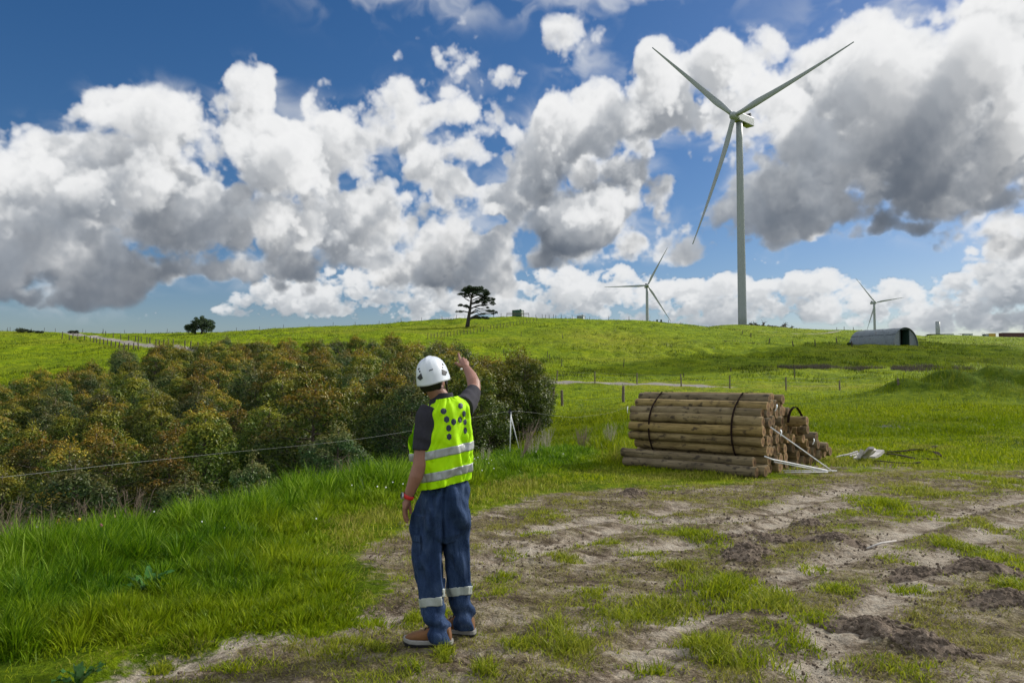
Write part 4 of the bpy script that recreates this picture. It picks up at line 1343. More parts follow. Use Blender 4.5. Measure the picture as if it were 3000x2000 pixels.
# ---------------------------------------------------------------- stacked timber posts
def log_materials():
    m, nt, out = mat('treated_timber')
    tc = N(nt, 'ShaderNodeTexCoord'); o = tc.outputs['Object']; oi = N(nt, 'ShaderNodeObjectInfo')
    off = N(nt, 'ShaderNodeVectorMath', operation='ADD'); L(nt, o, off.inputs[0])
    cb = N(nt, 'ShaderNodeCombineXYZ'); L(nt, mth(nt, 'MULTIPLY', oi.outputs['Random'], 40.0), cb.inputs[0]); L(nt, mth(nt, 'MULTIPLY', oi.outputs['Random'], 17.0), cb.inputs[1])
    L(nt, cb.outputs[0], off.inputs[1]); p = off.outputs[0]
    g = noise(nt, mapping(nt, p, (1.2, 16, 16)), 3, 6, .65, .3)
    s = noise(nt, mapping(nt, p, (1.0, 2.2, 2.2)), 1.6, 5, .6)
    k = noise(nt, mapping(nt, p, (3.2, 5, 5)), 2.2, 3, .5)
    f = mth(nt, 'ADD', mth(nt, 'MULTIPLY', g, .5), mth(nt, 'MULTIPLY', s, .5))
    col = ramp(nt, f, [(.32, (.060, .046, .026)), (.44, (.135, .103, .055)), (.55, (.205, .160, .088)), (.7, (.29, .235, .145))])
    col = mix(nt, ramp(nt, k, [(.56, (0, 0, 0)), (.66, (.85, .85, .85))]), col, (.035, .026, .018))
    crack = ramp(nt, noise(nt, mapping(nt, p, (.7, 30, 30)), 2.0, 3, .5), [(.33, (1, 1, 1)), (.37, (0, 0, 0))])
    col = mix(nt, mth(nt, 'MULTIPLY', crack, .7), col, (.02, .016, .012))
    hs = N(nt, 'ShaderNodeHueSaturation'); L(nt, col, hs.inputs['Color']); L(nt, mth(nt, 'MULTIPLY_ADD', oi.outputs['Random'], .6, .82), hs.inputs['Value']); L(nt, mth(nt, 'MULTIPLY_ADD', oi.outputs['Random'], .35, .92), hs.inputs['Saturation'])
    bsdf(nt, out, hs.outputs[0], .85, 0, f, .5, .01, .25)
    e, nt, out = mat('cut_log_end')
    tc = N(nt, 'ShaderNodeTexCoord'); o = tc.outputs['Object']; oi = N(nt, 'ShaderNodeObjectInfo')
    sp = N(nt, 'ShaderNodeSeparateXYZ'); L(nt, o, sp.inputs[0])
    r = mth(nt, 'SQRT', mth(nt, 'ADD', mth(nt, 'POWER', sp.outputs[1], 2.0), mth(nt, 'POWER', sp.outputs[2], 2.0)))
    nz = noise(nt, o, 14, 4, .6)
    rr = mth(nt, 'ADD', r, mth(nt, 'MULTIPLY', nz, .012))
    rings = mth(nt, 'SINE', mth(nt, 'MULTIPLY', rr, 620.0))
    col = ramp(nt, mth(nt, 'MULTIPLY', rr, 10.0), [(.12, (.12, .060, .026)), (.5, (.25, .145, .060)), (.85, (.31, .205, .095)), (1.0, (.16, .11, .06))])
    col = mix(nt, .35, col, ramp(nt, rings, [(0, (.45, .45, .45)), (1, (1, 1, 1))]), 'MULTIPLY')
    col = mix(nt, ramp(nt, nz, [(.5, (0, 0, 0)), (.68, (.7, .7, .7))]), col, (.06, .045, .03))
    hs = N(nt, 'ShaderNodeHueSaturation'); L(nt, col, hs.inputs['Color']); L(nt, mth(nt, 'MULTIPLY_ADD', oi.outputs['Random'], .6, .6), hs.inputs['Value'])
    bsdf(nt, out, hs.outputs[0], .9, 0, nz, .4, .008, .2)
    return m, e


LOGM = log_materials()
LOG_L = 2.62


def log_mesh(seed, ln=LOG_L, r=.0875):
    rng = np.random.default_rng(seed)
    k = 22; t = np.arange(k) * 2 * PI / k
    lob = 1 + .025 * np.cos(2 * t + rng.uniform(0, 6)) + .02 * np.cos(3 * t + rng.uniform(0, 6)) + .008 * rng.normal(size=k)
    xs = np.concatenate([[-ln, -ln + .012], np.linspace(-ln + .1, -.1, 12), [-.012, 0]])
    bow = rng.normal() * .012
    rg = []
    for i, x in enumerate(xs):
        q = r * (1 + .07 * (x / ln + .5)) * (1 + .012 * rng.normal())
        if i in (0, len(xs) - 1): q *= .93
        cz = bow * math.sin(PI * x / ln)
        rg.append(np.stack([np.full(k, x), q * lob * np.cos(t), q * lob * np.sin(t) + cz], 1))
    mb = MB(); mb.rings(rg, cap=False)
    V = len(rg) * k
    mb.add(np.concatenate([rg[0], rg[-1]]), [tuple(range(k - 1, -1, -1)), tuple(range(k, 2 * k))], 1)
    me = mb.mesh('log', LOGM)
    sm = [p.material_index == 0 for p in me.polygons]
    me.polygons.foreach_set('use_smooth', sm)
    return me


LOGS = [log_mesh(i) for i in range(9)]
PA = math.radians(40)
PE = np.array([math.cos(PA), -math.sin(PA), 0]); PB = np.array([math.sin(PA), math.cos(PA), 0])
_o = flat(2238, 1392); PO = np.array([_o[0], _o[1], 0.0]); PO[2] = h1(*_o)
_lr = np.random.default_rng(77)


def log(pos, label, group, yaw=0.0, pitch=0.0, mesh=None, scale=1.0):
    o = link('timber_log', mesh or LOGS[int(_lr.integers(9))])
    o.location = pos
    o.rotation_euler = (_lr.uniform(0, 6.28), pitch, -PA + yaw)
    o.scale = (1, scale, scale)
    tag(o, label, 'log', group)
    return o


def pp(t, b, z):
    """pile frame: t along the logs from the right hand end, b towards the back, z up"""
    return PO + PE * t + PB * b + np.array([0, 0, z])


ROWS = [(.395, .10, 1.12), (.57, .0, 1.24), (.735, -.02, 1.28), (.905, .02, 1.26), (1.05, .12, 1.16), (1.175, .28, 1.02), (1.295, .47, .84)]
COLW = 'front second third fourth fifth sixth seventh eighth'.split()
for r, (z, b0, b1) in enumerate(ROWS):
    n = int(round((b1 - b0) / .178)) + 1
    for c_ in range(n):
        b = b0 + (b1 - b0) * c_ / max(1, n - 1)
        log(pp(_lr.normal() * .035 + (.03 if c_ == 0 else .0) - .02 * r * (c_ == 0), b + _lr.normal() * .004, z + _lr.normal() * .006 + .01 * math.sin(c_ * 2.1 + r)),
            f'timber log in the strapped stack, {ORD[r]} layer up, {COLW[min(c_, 7)]} log from its long face' if c_ else f'timber log on the long face of the strapped stack, {ORD[r]} layer up', 'logs in the strapped stack', _lr.normal() * .006, _lr.normal() * .003)
for c_, b in enumerate((.10, .36, .60, .84, 1.08)):
    log(pp(.02 + _lr.normal() * .03, b, .085), f'ground log under the strapped stack, {COLW[c_]} from its long face', 'bearer logs under the strapped stack', _lr.normal() * .01)
for c_, b in enumerate((.24, .50, .74, .98)):
    log(pp(.03 + _lr.normal() * .03, b, .235), f'dark log on the bearers beneath the strapped stack, {COLW[c_]} from its long face', 'bearer logs under the strapped stack', _lr.normal() * .01)
log(pp(.02, -.36, .083), 'loose log lying in the grass in front of the stack, lowest of all', 'loose logs before the stack', -.03, .0)
log(pp(.10, -.17, .086), 'loose log half hidden on the ground behind the lowest loose log', 'loose logs before the stack', .01, .0)
log(pp(-.06, -.26, .236), 'loose log resting on top of the lowest loose log', 'loose logs before the stack', -.015, .005)
# second, collapsed bundle behind to the right
ENDS = [(2365, 1233, 13.5, 'topmost log of the collapsed rear pile, under the dark arched strap'), (2345, 1236, 13.75, 'log beside the topmost log of the collapsed rear pile'), (2367, 1257, 13.9, 'log directly below the topmost log of the rear pile'), (2336, 1262, 13.95, 'shaded log in the second layer of the rear pile'),
        (2354, 1284, 13.95, 'rear pile log with its side showing above the white rod'), (2393, 1279, 14.2, 'rear pile log behind the lowest white paper tag'), (2366, 1299, 14.1, 'log end in the middle of the rear pile'), (2326, 1286, 13.7, 'rear pile log touching the strapped stack at mid height'),
        (2324, 1312, 13.85, 'rear pile log touching the strapped stack near its foot'), (2371, 1321, 14.25, 'log end low in the middle of the rear pile'), (2387, 1324, 14.35, 'low log end right of centre in the rear pile'), (2424, 1309, 14.5, 'log with its side showing at the right shoulder of the rear pile'), (2398, 1302, 14.4, 'log under the lowest white paper tag'),
        (2405, 1332, 14.45, 'bottom layer log end under the right shoulder of the rear pile'), (2433, 1322, 14.75, 'outermost log at the far right of the rear pile'), (2357, 1349, 14.2, 'ground log at the foot of the rear pile behind the white rods'), (2376, 1350, 14.3, 'second ground log at the foot of the rear pile'), (2394, 1348, 14.5, 'third ground log at the foot of the rear pile'),
        (2338, 1332, 14.0, 'dark log with its side showing low between the two piles'), (2346, 1310, 14.1, 'shaded log behind the white rod in the rear pile'), (2417, 1326, 14.6, 'log end beside the outermost log of the rear pile'), (2338, 1350, 14.05, 'ground log between the two piles')]
for i, (px, py, d, lab) in enumerate(ENDS):
    p = at(px, py, d)
    log(p, lab, 'logs in the collapsed rear pile', _lr.normal() * .035, _lr.normal() * .01)

M['strap'] = simple('rusted_steel_strap', (.020, .012, .010), .9, 0, .4, 9, .2, .01, .04)
M['tag'] = simple('white_paper_tag', (.66, .70, .70), .7, 0, .08, 12)
M['rod'] = simple('white_painted_rod', (.66, .67, .66), .5, 0, .1, 5)


def ribbon(pts, nrm, w, th):
    """flat band through pts; nrm: outward direction at each point"""
    pts = np.asarray(pts, float); nrm = np.asarray(nrm, float)
    T = np.gradient(pts, axis=0); T /= np.linalg.norm(T, axis=1)[:, None]
    S = np.cross(T, nrm); S /= np.linalg.norm(S, axis=1)[:, None]
    nn = np.cross(S, T)
    rg = [np.array([p - s * w / 2, p + s * w / 2, p + s * w / 2 + n * th, p - s * w / 2 + n * th]) for p, s, n in zip(pts, S, nn)]
    return MB().rings(rg)


def stack_strap(t, label, skew):
    R = .105
    ring = []
    C = np.array([.62, .85])
    circ = [np.array([b, z]) for z, b0, b1 in ROWS for b in (b0, b1)]
    for a in np.linspace(0, 2 * PI, 72):
        dr = np.array([math.cos(a), math.sin(a)])
        ring.append(max(c_ @ dr for c_ in circ) + R)
    # support lines -> hull outline
    A = np.linspace(0, 2 * PI, 72)
    P = []
    for i in range(71):
        a, b_ = A[i], A[i + 1]
        Mx = np.array([[math.cos(a), math.sin(a)], [math.cos(b_), math.sin(b_)]])
        P.append(np.linalg.solve(Mx, [ring[i], ring[i + 1]]))
    P = np.array(P + [P[0], P[1]])
    nr = P - C; nr /= np.linalg.norm(nr, axis=1)[:, None]
    # the band leans along the logs over the top
    pts = [pp(t + skew * (1 - math.exp(-max(0, z - .85) / .5)), b, z) for b, z in P]
    nn = [PB * n[0] + np.array([0, 0, n[1]]) for n in nr]
    o = ribbon(pts, nn, .034, .004).build('steel_strap', M['strap'])
    tag(o, label, 'strap', 'straps around the stack')


stack_strap(-.52, 'dark rusted steel strap around the log stack near its cut end', -.02)
stack_strap(-2.16, 'dark rusted steel strap around the log stack at the grassy end', -.02)
arch = [(2309, 1238, 13.35), (2311, 1220, 13.35), (2315, 1206, 13.38), (2321, 1197, 13.4), (2328, 1191.5, 13.45), (2334, 1193, 13.5), (2341, 1203, 13.55), (2347, 1214, 13.6), (2352, 1226, 13.65)]
ap = np.array([at(*p) for p in arch])
tag(ribbon(ap, ap - ap.mean(0) + [0, 0, .12], .05, .006).build('sprung_strap', M['strap']), 'dark sprung strap arching above the collapsed rear pile', 'strap')

for px, py, d, ang, lab in ((2269.5, 1193.5, 13.02, .15, 'white paper tag hanging on the topmost log ends of the stack'), (2283, 1267, 13.05, -.1, 'white paper tag on the stack ends behind the white rod'), (2378.6, 1292.5, 13.95, .1, 'white paper tag on the collapsed rear pile')):
    c_ = at(px, py, d)
    mb = MB(); g = []
    for i in range(5):
        z = .055 - .0275 * i
        q = PE * .012 * math.sin(i * 1.1)
        g.append(np.array([c_ + np.array([math.sin(ang) * z, 0, z]) + q - PB * .028 + PE * .03, c_ + np.array([math.sin(ang) * z, 0, z]) + q + PB * .028 + PE * .03, c_ + np.array([math.sin(ang) * z, 0, z]) + q + PB * .028 + PE * .032, c_ + np.array([math.sin(ang) * z, 0, z]) + q - PB * .028 + PE * .032]))
    mb.rings(g)
    tag(mb.build('paper_tag', M['tag']), lab, 'tag', 'tags on the log ends')

for pts, r, lab in (([(2258, 1251, 12.74), (2440, 1384, 13.2)], .011, 'white rod leaning from the log ends down to the ground'), ([(2240, 1336, 12.55), (2262, 1345, 12.62), (2422, 1377, 13.12)], .012, 'white rod resting low on the loose logs, upper of the pair'),
                    ([(2268, 1352, 12.72), (2425, 1382, 13.15)], .010, 'white rod lying just under the low resting rod'), ([(2300, 1382.5, 13.1), (2425, 1382.5, 13.12)], .010, 'white rod flat on the ground nearest the camera'), ([(2290, 1377.5, 13.3), (2452, 1378.5, 13.3)], .008, 'thin white rod flat on the ground behind the other')):
    mb = MB(); P = np.array([at(*p) for p in pts])
    P[:, 2] = np.maximum(P[:, 2], [h1(x, y) + .012 for x, y in P[:, :2]])
    mb.tube(P, r, 8)
    tag(mb.build('white_rod', M['rod'], None, True), lab, 'rod', 'white rods by the log pile')

M['plank'] = simple('bleached_plank', (.46, .43, .39), .9, 0, .25, 4, .3, .01)


def plank(px0, py0, px1, py1, z0, z1, w, th, label):
    a = np.append(flat(px0, py0), 0); b = np.append(flat(px1, py1), 0)
    a[2] = h1(a[0], a[1]) + z0; b[2] = h1(b[0], b[1]) + z1
    # keep the picture position when lifted
    for q in (a, b):
        s = (1.65 - q[2]) / 1.65; q[0] *= s; q[1] *= s
    d = b - a; ln = np.linalg.norm(d); x = d / ln; y = np.cross([0, 0, 1], x); y /= np.linalg.norm(y); z = np.cross(x, y)
    mb = MB()
    n = 7; rg = []
    for i in range(n):
        t = (i / (n - 1) - .5) * ln
        c_ = z * .006 * math.sin(i * 1.3)
        rg.append(np.array([x * t + c_ + y * sy * w / 2 + z * sz * th / 2 for sy, sz in ((-1, -1), (1, -1), (1, 1), (-1, 1))]))
    mb.rings(rg)
    o = mb.build('weathered_plank', M['plank']); o.location = (a + b) / 2
    tag(o, label, 'plank', 'planks dumped on the grass')


Z = lambda x, y: (2300 + x / 3.36, 1150 + y / 3.36)
for (x0, y0, x1, y1, z0, z1, w, th, lab) in ((510, 634, 715, 580, .03, .10, .07, .025, 'longest thin pale plank pointing towards the log pile'), (725, 640, 760, 560, .06, .16, .12, .05, 'short upright grey plank at the centre of the plank heap'), (745, 640, 850, 545, .04, .2, .10, .05, 'pale plank slanting across the heap top'),
                                             (780, 640, 885, 560, .05, .17, .13, .05, 'whitest broad plank of the heap'), (850, 640, 940, 575, .04, .10, .16, .06, 'wide grey plank at the far right of the heap'), (635, 625, 735, 600, .03, .06, .10, .03, 'low short plank under the heap'), (700, 650, 800, 600, .03, .05, .12, .04, 'dark wet plank at the bottom of the heap')):
    plank(*Z(x0, y0), *Z(x1, y1), z0, z1, w, th, lab)

for pts, lab in (([(740, 682), (900, 694), (1100, 706), (1250, 708), (1335, 702)], 'long curved dark strap lying in the grass nearest the dirt'), ([(990, 618), (1120, 640), (1300, 662), (1420, 668), (1500, 660)], 'middle dark strap bowed across the grass'), ([(1230, 574), (1320, 585), (1400, 578), (1480, 552)], 'short dark strap farthest back in the grass'),
                 ([(1000, 616), (1150, 606), (1290, 596), (1400, 590)], 'straight dark strap joining the middle one'), ([(1445, 598), (1490, 612), (1525, 632)], 'shortest dark strap scrap at the right')):
    P = []
    for p in pts:
        x, y = flat(*Z(*p)); P.append((x, y, h1(x, y) + .035 + .02 * math.sin(p[0])))
    tag(ribbon(P, np.tile([0, 0, 1.0], (len(P), 1)), .10, .012).build('dark_strap', M['strap']), lab, 'strap', 'dark straps dropped in the grass')

mb = MB(); a = flat(2540, 1608); b = flat(2626, 1590)
mb.tube([(a[0], a[1], h1(*a) + .02), ((a[0] + b[0]) / 2, (a[1] + b[1]) / 2 + .02, h1(*((a + b) / 2)) + .03), (b[0], b[1], h1(*b) + .025)], [.008, .011, .006], 7)
tag(mb.build('dry_stick', M['plank'], None, True), 'bare pale stick lying on the dirt beyond the soil mounds', 'stick')


# ---- soil mounds
def soil_material():
    m, nt, out = mat('churned_soil')
    g = N(nt, 'ShaderNodeNewGeometry').outputs['Position']
    a = noise(nt, g, 22, 6, .7); b = noise(nt, g, 90, 4, .7)
    f = mth(nt, 'ADD', mth(nt, 'MULTIPLY', a, .6), mth(nt, 'MULTIPLY', b, .4))
    bsdf(nt, out, ramp(nt, f, [(.34, (.060, .045, .033)), (.52, (.145, .112, .083)), (.70, (.31, .25, .19))]), .97, 0, f, .8, .03, .1)
    return m


M['soil'] = soil_material()
SOIL_LAB = ['darkest round soil mound in the middle of the dirt', 'cracked soil mound beside the pale wheel track', 'flat crumbling soil mound at the edge of the wheel track', 'soil mound right below the bright green grass patch', 'soil mound in the near corner among dry grass',
            'brown soil heap by the pale track, in front of the stick', 'thin strip of turned soil near the log pile grass', 'low soil heap left of the pale track', 'dark soil mound cut by the edge of the picture', 'smaller soil heap touching the brown heap by the stick', 'soil rise behind the darkest mound']
def clod_shape(rng):
    th = np.linspace(0, PI, 5)[1:-1]; t = np.arange(6) * 2 * PI / 6
    v = [[0, 0, 1]] + [[math.sin(a) * math.cos(b), math.sin(a) * math.sin(b), math.cos(a)] for a in th for b in t] + [[0, 0, -1]]
    v = np.array(v) * rng.uniform(.65, 1.25, (len(v), 1)) * rng.uniform(.6, 1.2, 3)
    f = [(0, 1 + j, 1 + (j + 1) % 6) for j in range(6)]
    for r in range(2):
        f += [(1 + r * 6 + j, 7 + r * 6 + j, 7 + r * 6 + (j + 1) % 6) for j in range(6)] + [(1 + r * 6 + j, 7 + r * 6 + (j + 1) % 6, 1 + r * 6 + (j + 1) % 6) for j in range(6)]
    f += [(19, 13 + (j + 1) % 6, 13 + j) for j in range(6)]
    return v, np.array(f)


CLODS = [clod_shape(np.random.default_rng(i)) for i in range(9)]


def clods(P, S, rng):
    """lumps of earth at points P with size S"""
    V = []; F_ = []; n = 0
    k = rng.integers(0, 9, len(P)); a = rng.uniform(0, 6.28, len(P))
    for p, s, i, q in zip(P, S, k, a):
        v, f = CLODS[i]
        c_, sn = math.cos(q), math.sin(q)
        V.append(np.stack([v[:, 0] * c_ - v[:, 1] * sn, v[:, 0] * sn + v[:, 1] * c_, v[:, 2] * .8], 1) * s + p); F_.append(f + n); n += len(v)
    return np.concatenate(V), np.concatenate(F_)


for i, ((px, py, rr, h), lab) in enumerate(zip(SOIL[:11], SOIL_LAB)):
    rng = np.random.default_rng(100 + i)
    sx, sy = flat(px, py)
    n = 300
    q = np.abs(rng.normal(size=n)) * .42; th = rng.uniform(0, 6.28, n)
    ell = 1 + .3 * np.sin(th * 2 + i) + .15 * np.sin(th * 3 + 2 * i)
    x = sx + q * rr * np.cos(th) * 1.25 * ell; y = sy + q * rr * np.sin(th) * ell
    s = rng.uniform(.006, .030, n) * (1.25 - .6 * np.clip(q, 0, 1))
    z = height(x, y) + h * .5 * np.exp(-(q / .5)**2) * rng.uniform(.5, 1.0, n)
    V, f = clods(np.stack([x, y, z], 1), s, rng)
    # the packed heart of the heap
    t, u = np.meshgrid(np.linspace(0, 2 * PI, 40, endpoint=False), np.linspace(0, 1, 16), indexing='ij')
    el = 1 + .3 * np.sin(t * 2 + i) + .15 * np.sin(t * 3 + 2 * i)
    X = sx + u * rr * .8 * np.cos(t) * 1.25 * el; Yq = sy + u * rr * .8 * np.sin(t) * el
    Zq = height(X, Yq) + h * .45 * np.exp(-(u * .8 / .5)**2) * (1 - u**6) + .018 * np.abs(vn(X * 25, Yq * 25, 4)) * (1 - u**3) - .02 * u**4
    Vd = np.stack([X, Yq, Zq], -1).reshape(-1, 3)
    a = np.arange(40)[:, None] * 16; b = ((np.arange(40) + 1) % 40)[:, None] * 16; j = np.arange(15)[None, :]
    fd = np.stack([a + j, a + j + 1, b + j + 1, b + j], -1).reshape(-1, 4) + len(V)
    c0 = np.array([sx, sy, h1(sx, sy)])
    o = link('soil_mound', fast_mesh('soil_mound', np.concatenate([V, Vd]) - c0, [f, fd], M['soil'])); o.location = c0
    tag(o, lab, 'mound', 'soil mounds on the dirt')
# loose crumbs of earth over the whole yard
_r = np.random.default_rng(55)
_x = _r.uniform(-4, 11, 110000); _y = _r.uniform(2.8, 13, 110000)
_k = (poly_sd(BARE, _x, _y) < 0) & (np.abs(_x) < .75 * _y) & (_r.uniform(0, 1, 110000) < .75 * sst(fbm(_x * 1.6, _y * 1.6, 4, 65), -.15, .4) * np.minimum(1, (6 / _y)**1.5))
_x, _y = _x[_k], _y[_k]; _s = .0025 + .010 * _r.uniform(0, 1, len(_x))**4 * (1 + .06 * _y)
V, f = clods(np.stack([_x, _y, height(_x, _y) + _s * .3], 1), _s, _r)
tag(link('soil_crumbs', fast_mesh('soil_crumbs', V, [f], M['soil'])), kind='stuff')
# ---------------------------------------------------------------- the pointing worker
def W(px, py, dd=0.0):
    return at(px, py, 4.74 + dd)


PR = np.array([*W(1290, 1865)[:2], 0.0]); PR[2] = h1(PR[0], PR[1])
M['skin'] = simple('skin', (.25, .118, .078), .5, 0, .12, 14, .08, .003, .4)
M['hair'] = simple('black_hair', (.010, .009, .009), .6, 0, .4, 60, .4, .004)
M['helmet'] = simple('white_helmet_shell', (.60, .635, .67), .25, 0, .04, 6, .02, .002, .5)
M['charcoal'] = simple('charcoal_knit', (.028, .027, .034), .9, 0, .3, 20, .2, .004, .2)
M['tan'] = simple('tan_boot_leather', (.14, .062, .020), .75, 0, .3, 12, .2, .004)
M['sole'] = simple('pale_grey_sole', (.24, .235, .215), .75, 0, .2, 14, .2, .003)
M['silver'] = simple('reflective_silver', (.33, .34, .34), .42, .25, .12, 30, .1, .002)
M['band2'] = simple('trouser_reflective_tape', (.36, .39, .36), .5, .15, .15, 40, .2, .002)
M['navy'] = simple('navy_print', (.016, .024, .05), .6, 0, .2, 20)
M['red'] = simple('red_watch_strap', (.50, .02, .02), .5, 0, .1, 20)
M['eye'] = simple('eye_white', (.75, .74, .70), .2, 0, .05, 5)
M['lip'] = simple('lips', (.30, .11, .09), .5, 0, .1, 20)


def vest_material():
    m, nt, out = mat('fluorescent_vest_fabric')
    tc = N(nt, 'ShaderNodeTexCoord'); o = tc.outputs['Object']
    n1 = noise(nt, o, 7, 5, .6); n2 = noise(nt, o, 260, 2, .5)
    col = ramp(nt, n1, [(.3, (.50, .90, .0)), (.7, (.62, 1.0, .0))])
    b = bsdf(nt, out, col, .7, 0, mth(nt, 'ADD', n1, mth(nt, 'MULTIPLY', n2, .12)), .35, .012, .25)
    # thin fluorescent cloth lets light through
    tr = N(nt, 'ShaderNodeBsdfTranslucent'); L(nt, col, tr.inputs['Color'])
    mx = N(nt, 'ShaderNodeMixShader', inp={0: .3}); L(nt, b.outputs[0], mx.inputs[1]); L(nt, tr.outputs[0], mx.inputs[2]); L(nt, mx.outputs[0], out.inputs['Surface'])
    return m


def denim_material():
    m, nt, out = mat('navy_work_trousers')
    tc = N(nt, 'ShaderNodeTexCoord'); o = tc.outputs['Object']
    n1 = noise(nt, mapping(nt, o, (9, 9, 2.6)), 1.6, 6, .65, .6); n2 = noise(nt, o, 130, 3, .6); n3 = noise(nt, o, 6, 5, .6)
    f = mth(nt, 'ADD', mth(nt, 'MULTIPLY', n1, .62), mth(nt, 'ADD', mth(nt, 'MULTIPLY', n2, .13), mth(nt, 'MULTIPLY', n3, .25)))
    col = ramp(nt, f, [(.36, (.008, .018, .048)), (.48, (.020, .040, .092)), (.58, (.036, .062, .125)), (.70, (.10, .135, .20))])
    bsdf(nt, out, col, .9, 0, f, .8, .03, .15)
    return m


M['vest'] = vest_material(); M['denim'] = denim_material()
YAW = math.radians(35)
TR = np.array([math.cos(YAW), math.sin(YAW), 0]); TF = np.array([-math.sin(YAW), math.cos(YAW), 0])
TORSO = [  # centre row, centre column, half width, half depth
    (1436, 1301, .168, .130), (1416, 1301, .176, .136), (1400, 1300, .184, .139), (1350, 1297, .199, .144), (1300, 1293, .211, .147), (1260, 1295, .205, .139), (1225, 1301, .190, .124), (1200, 1306, .169, .108), (1184, 1307, .134, .090), (1171, 1304, .090, .072), (1160, 1299, .062, .060), (1150, 1296, .055, .056)]
_tz = np.array([t[0] for t in TORSO][::-1], float)
_tp = [np.array([t[i] for t in TORSO][::-1], float) for i in (1, 2, 3)]


def torso_pt(row, th, off=0.0, fold=0.0):
    """surface of the torso at centre row (photo rows) and angle th (0 = his right, pi/2 = front)"""
    row = np.asarray(row, float); th = np.asarray(th, float)
    xc = pchip(_tz, _tp[0], row); a = pchip(_tz, _tp[1], row) + off; b = pchip(_tz, _tp[2], row) + off
    a = a * .875
    c0 = np.stack([(xc - 1500) / F * 4.74, np.full(row.shape, 4.74), 1.65 - (row - 1110) / F * 4.74], -1)
    ct, st = np.cos(th), np.sin(th)
    ex = .86
    cx = np.sign(ct) * np.abs(ct)**ex; sy = np.sign(st) * np.abs(st)**ex
    p = c0 + TR * (a * cx)[..., None] + TF * (b * sy)[..., None]
    p[..., 2] += .20 * (p[..., 0] - c0[..., 0])
    if fold:
        n = TR * (cx / a)[..., None] + TF * (sy / b)[..., None]; n /= np.linalg.norm(n, axis=-1)[..., None]
        r = (row - 1170) / 250
        w = (.0075 * np.sin(th * 5 + 7 * r + 2.2 * vn(th * 1.3, r * 3, 2)) * (.4 + r) + .010 * vn(th * 3.0 + r * 2.2, r * 3.0, 5) + .006 * np.abs(vn(th * 4 + r * 5, r * 5 - th * 3, 9)) * 2
             + .008 * np.exp(-((np.abs(th - 5.0) - (1 - r) * .5) / .10)**2))
        p = p + n * (fold * w)[..., None]
    return p


person = empty('person', tuple(PR), 'worker seen from behind in white helmet and fluorescent vest, right arm raised pointing', 'person')


def put(me, name, parent=person, m=None, smooth=True):
    """mesh in world space -> child of the person"""
    if isinstance(me, MB):
        me = me.mesh(name, m, smooth)
    set_co(me, co(me) - PR)
    if m is not None and not len(me.materials): me.materials.append(m)
    o = link(name, me, person)
    if parent is not person: o.parent = parent
    return o


# ---- head frame
HC = W(1267, 1100, -.005)
def _rot(yaw, pitch, roll):
    return np.array(Matrix.Rotation(yaw, 3, 'Z') @ Matrix.Rotation(pitch, 3, 'X') @ Matrix.Rotation(roll, 3, 'Y'))
HR = _rot(math.radians(-9), math.radians(8), math.radians(-11))
hd = lambda x, y, z: HC + HR @ np.array([x, y, z])


def ellipsoid(mb, c, r, R=None, n=16, k=24):
    th = np.linspace(0, PI, n)[1:-1]; t = np.arange(k) * 2 * PI / k
    rg = [np.stack([r[0] * math.sin(a) * np.cos(t), r[1] * math.sin(a) * np.sin(t), np.full(k, r[2] * math.cos(a))], 1)[::-1] for a in th]
    rg = [(q @ (np.array(R).T if R is not None else np.eye(3))) + c for q in rg]
    mb.rings(rg)


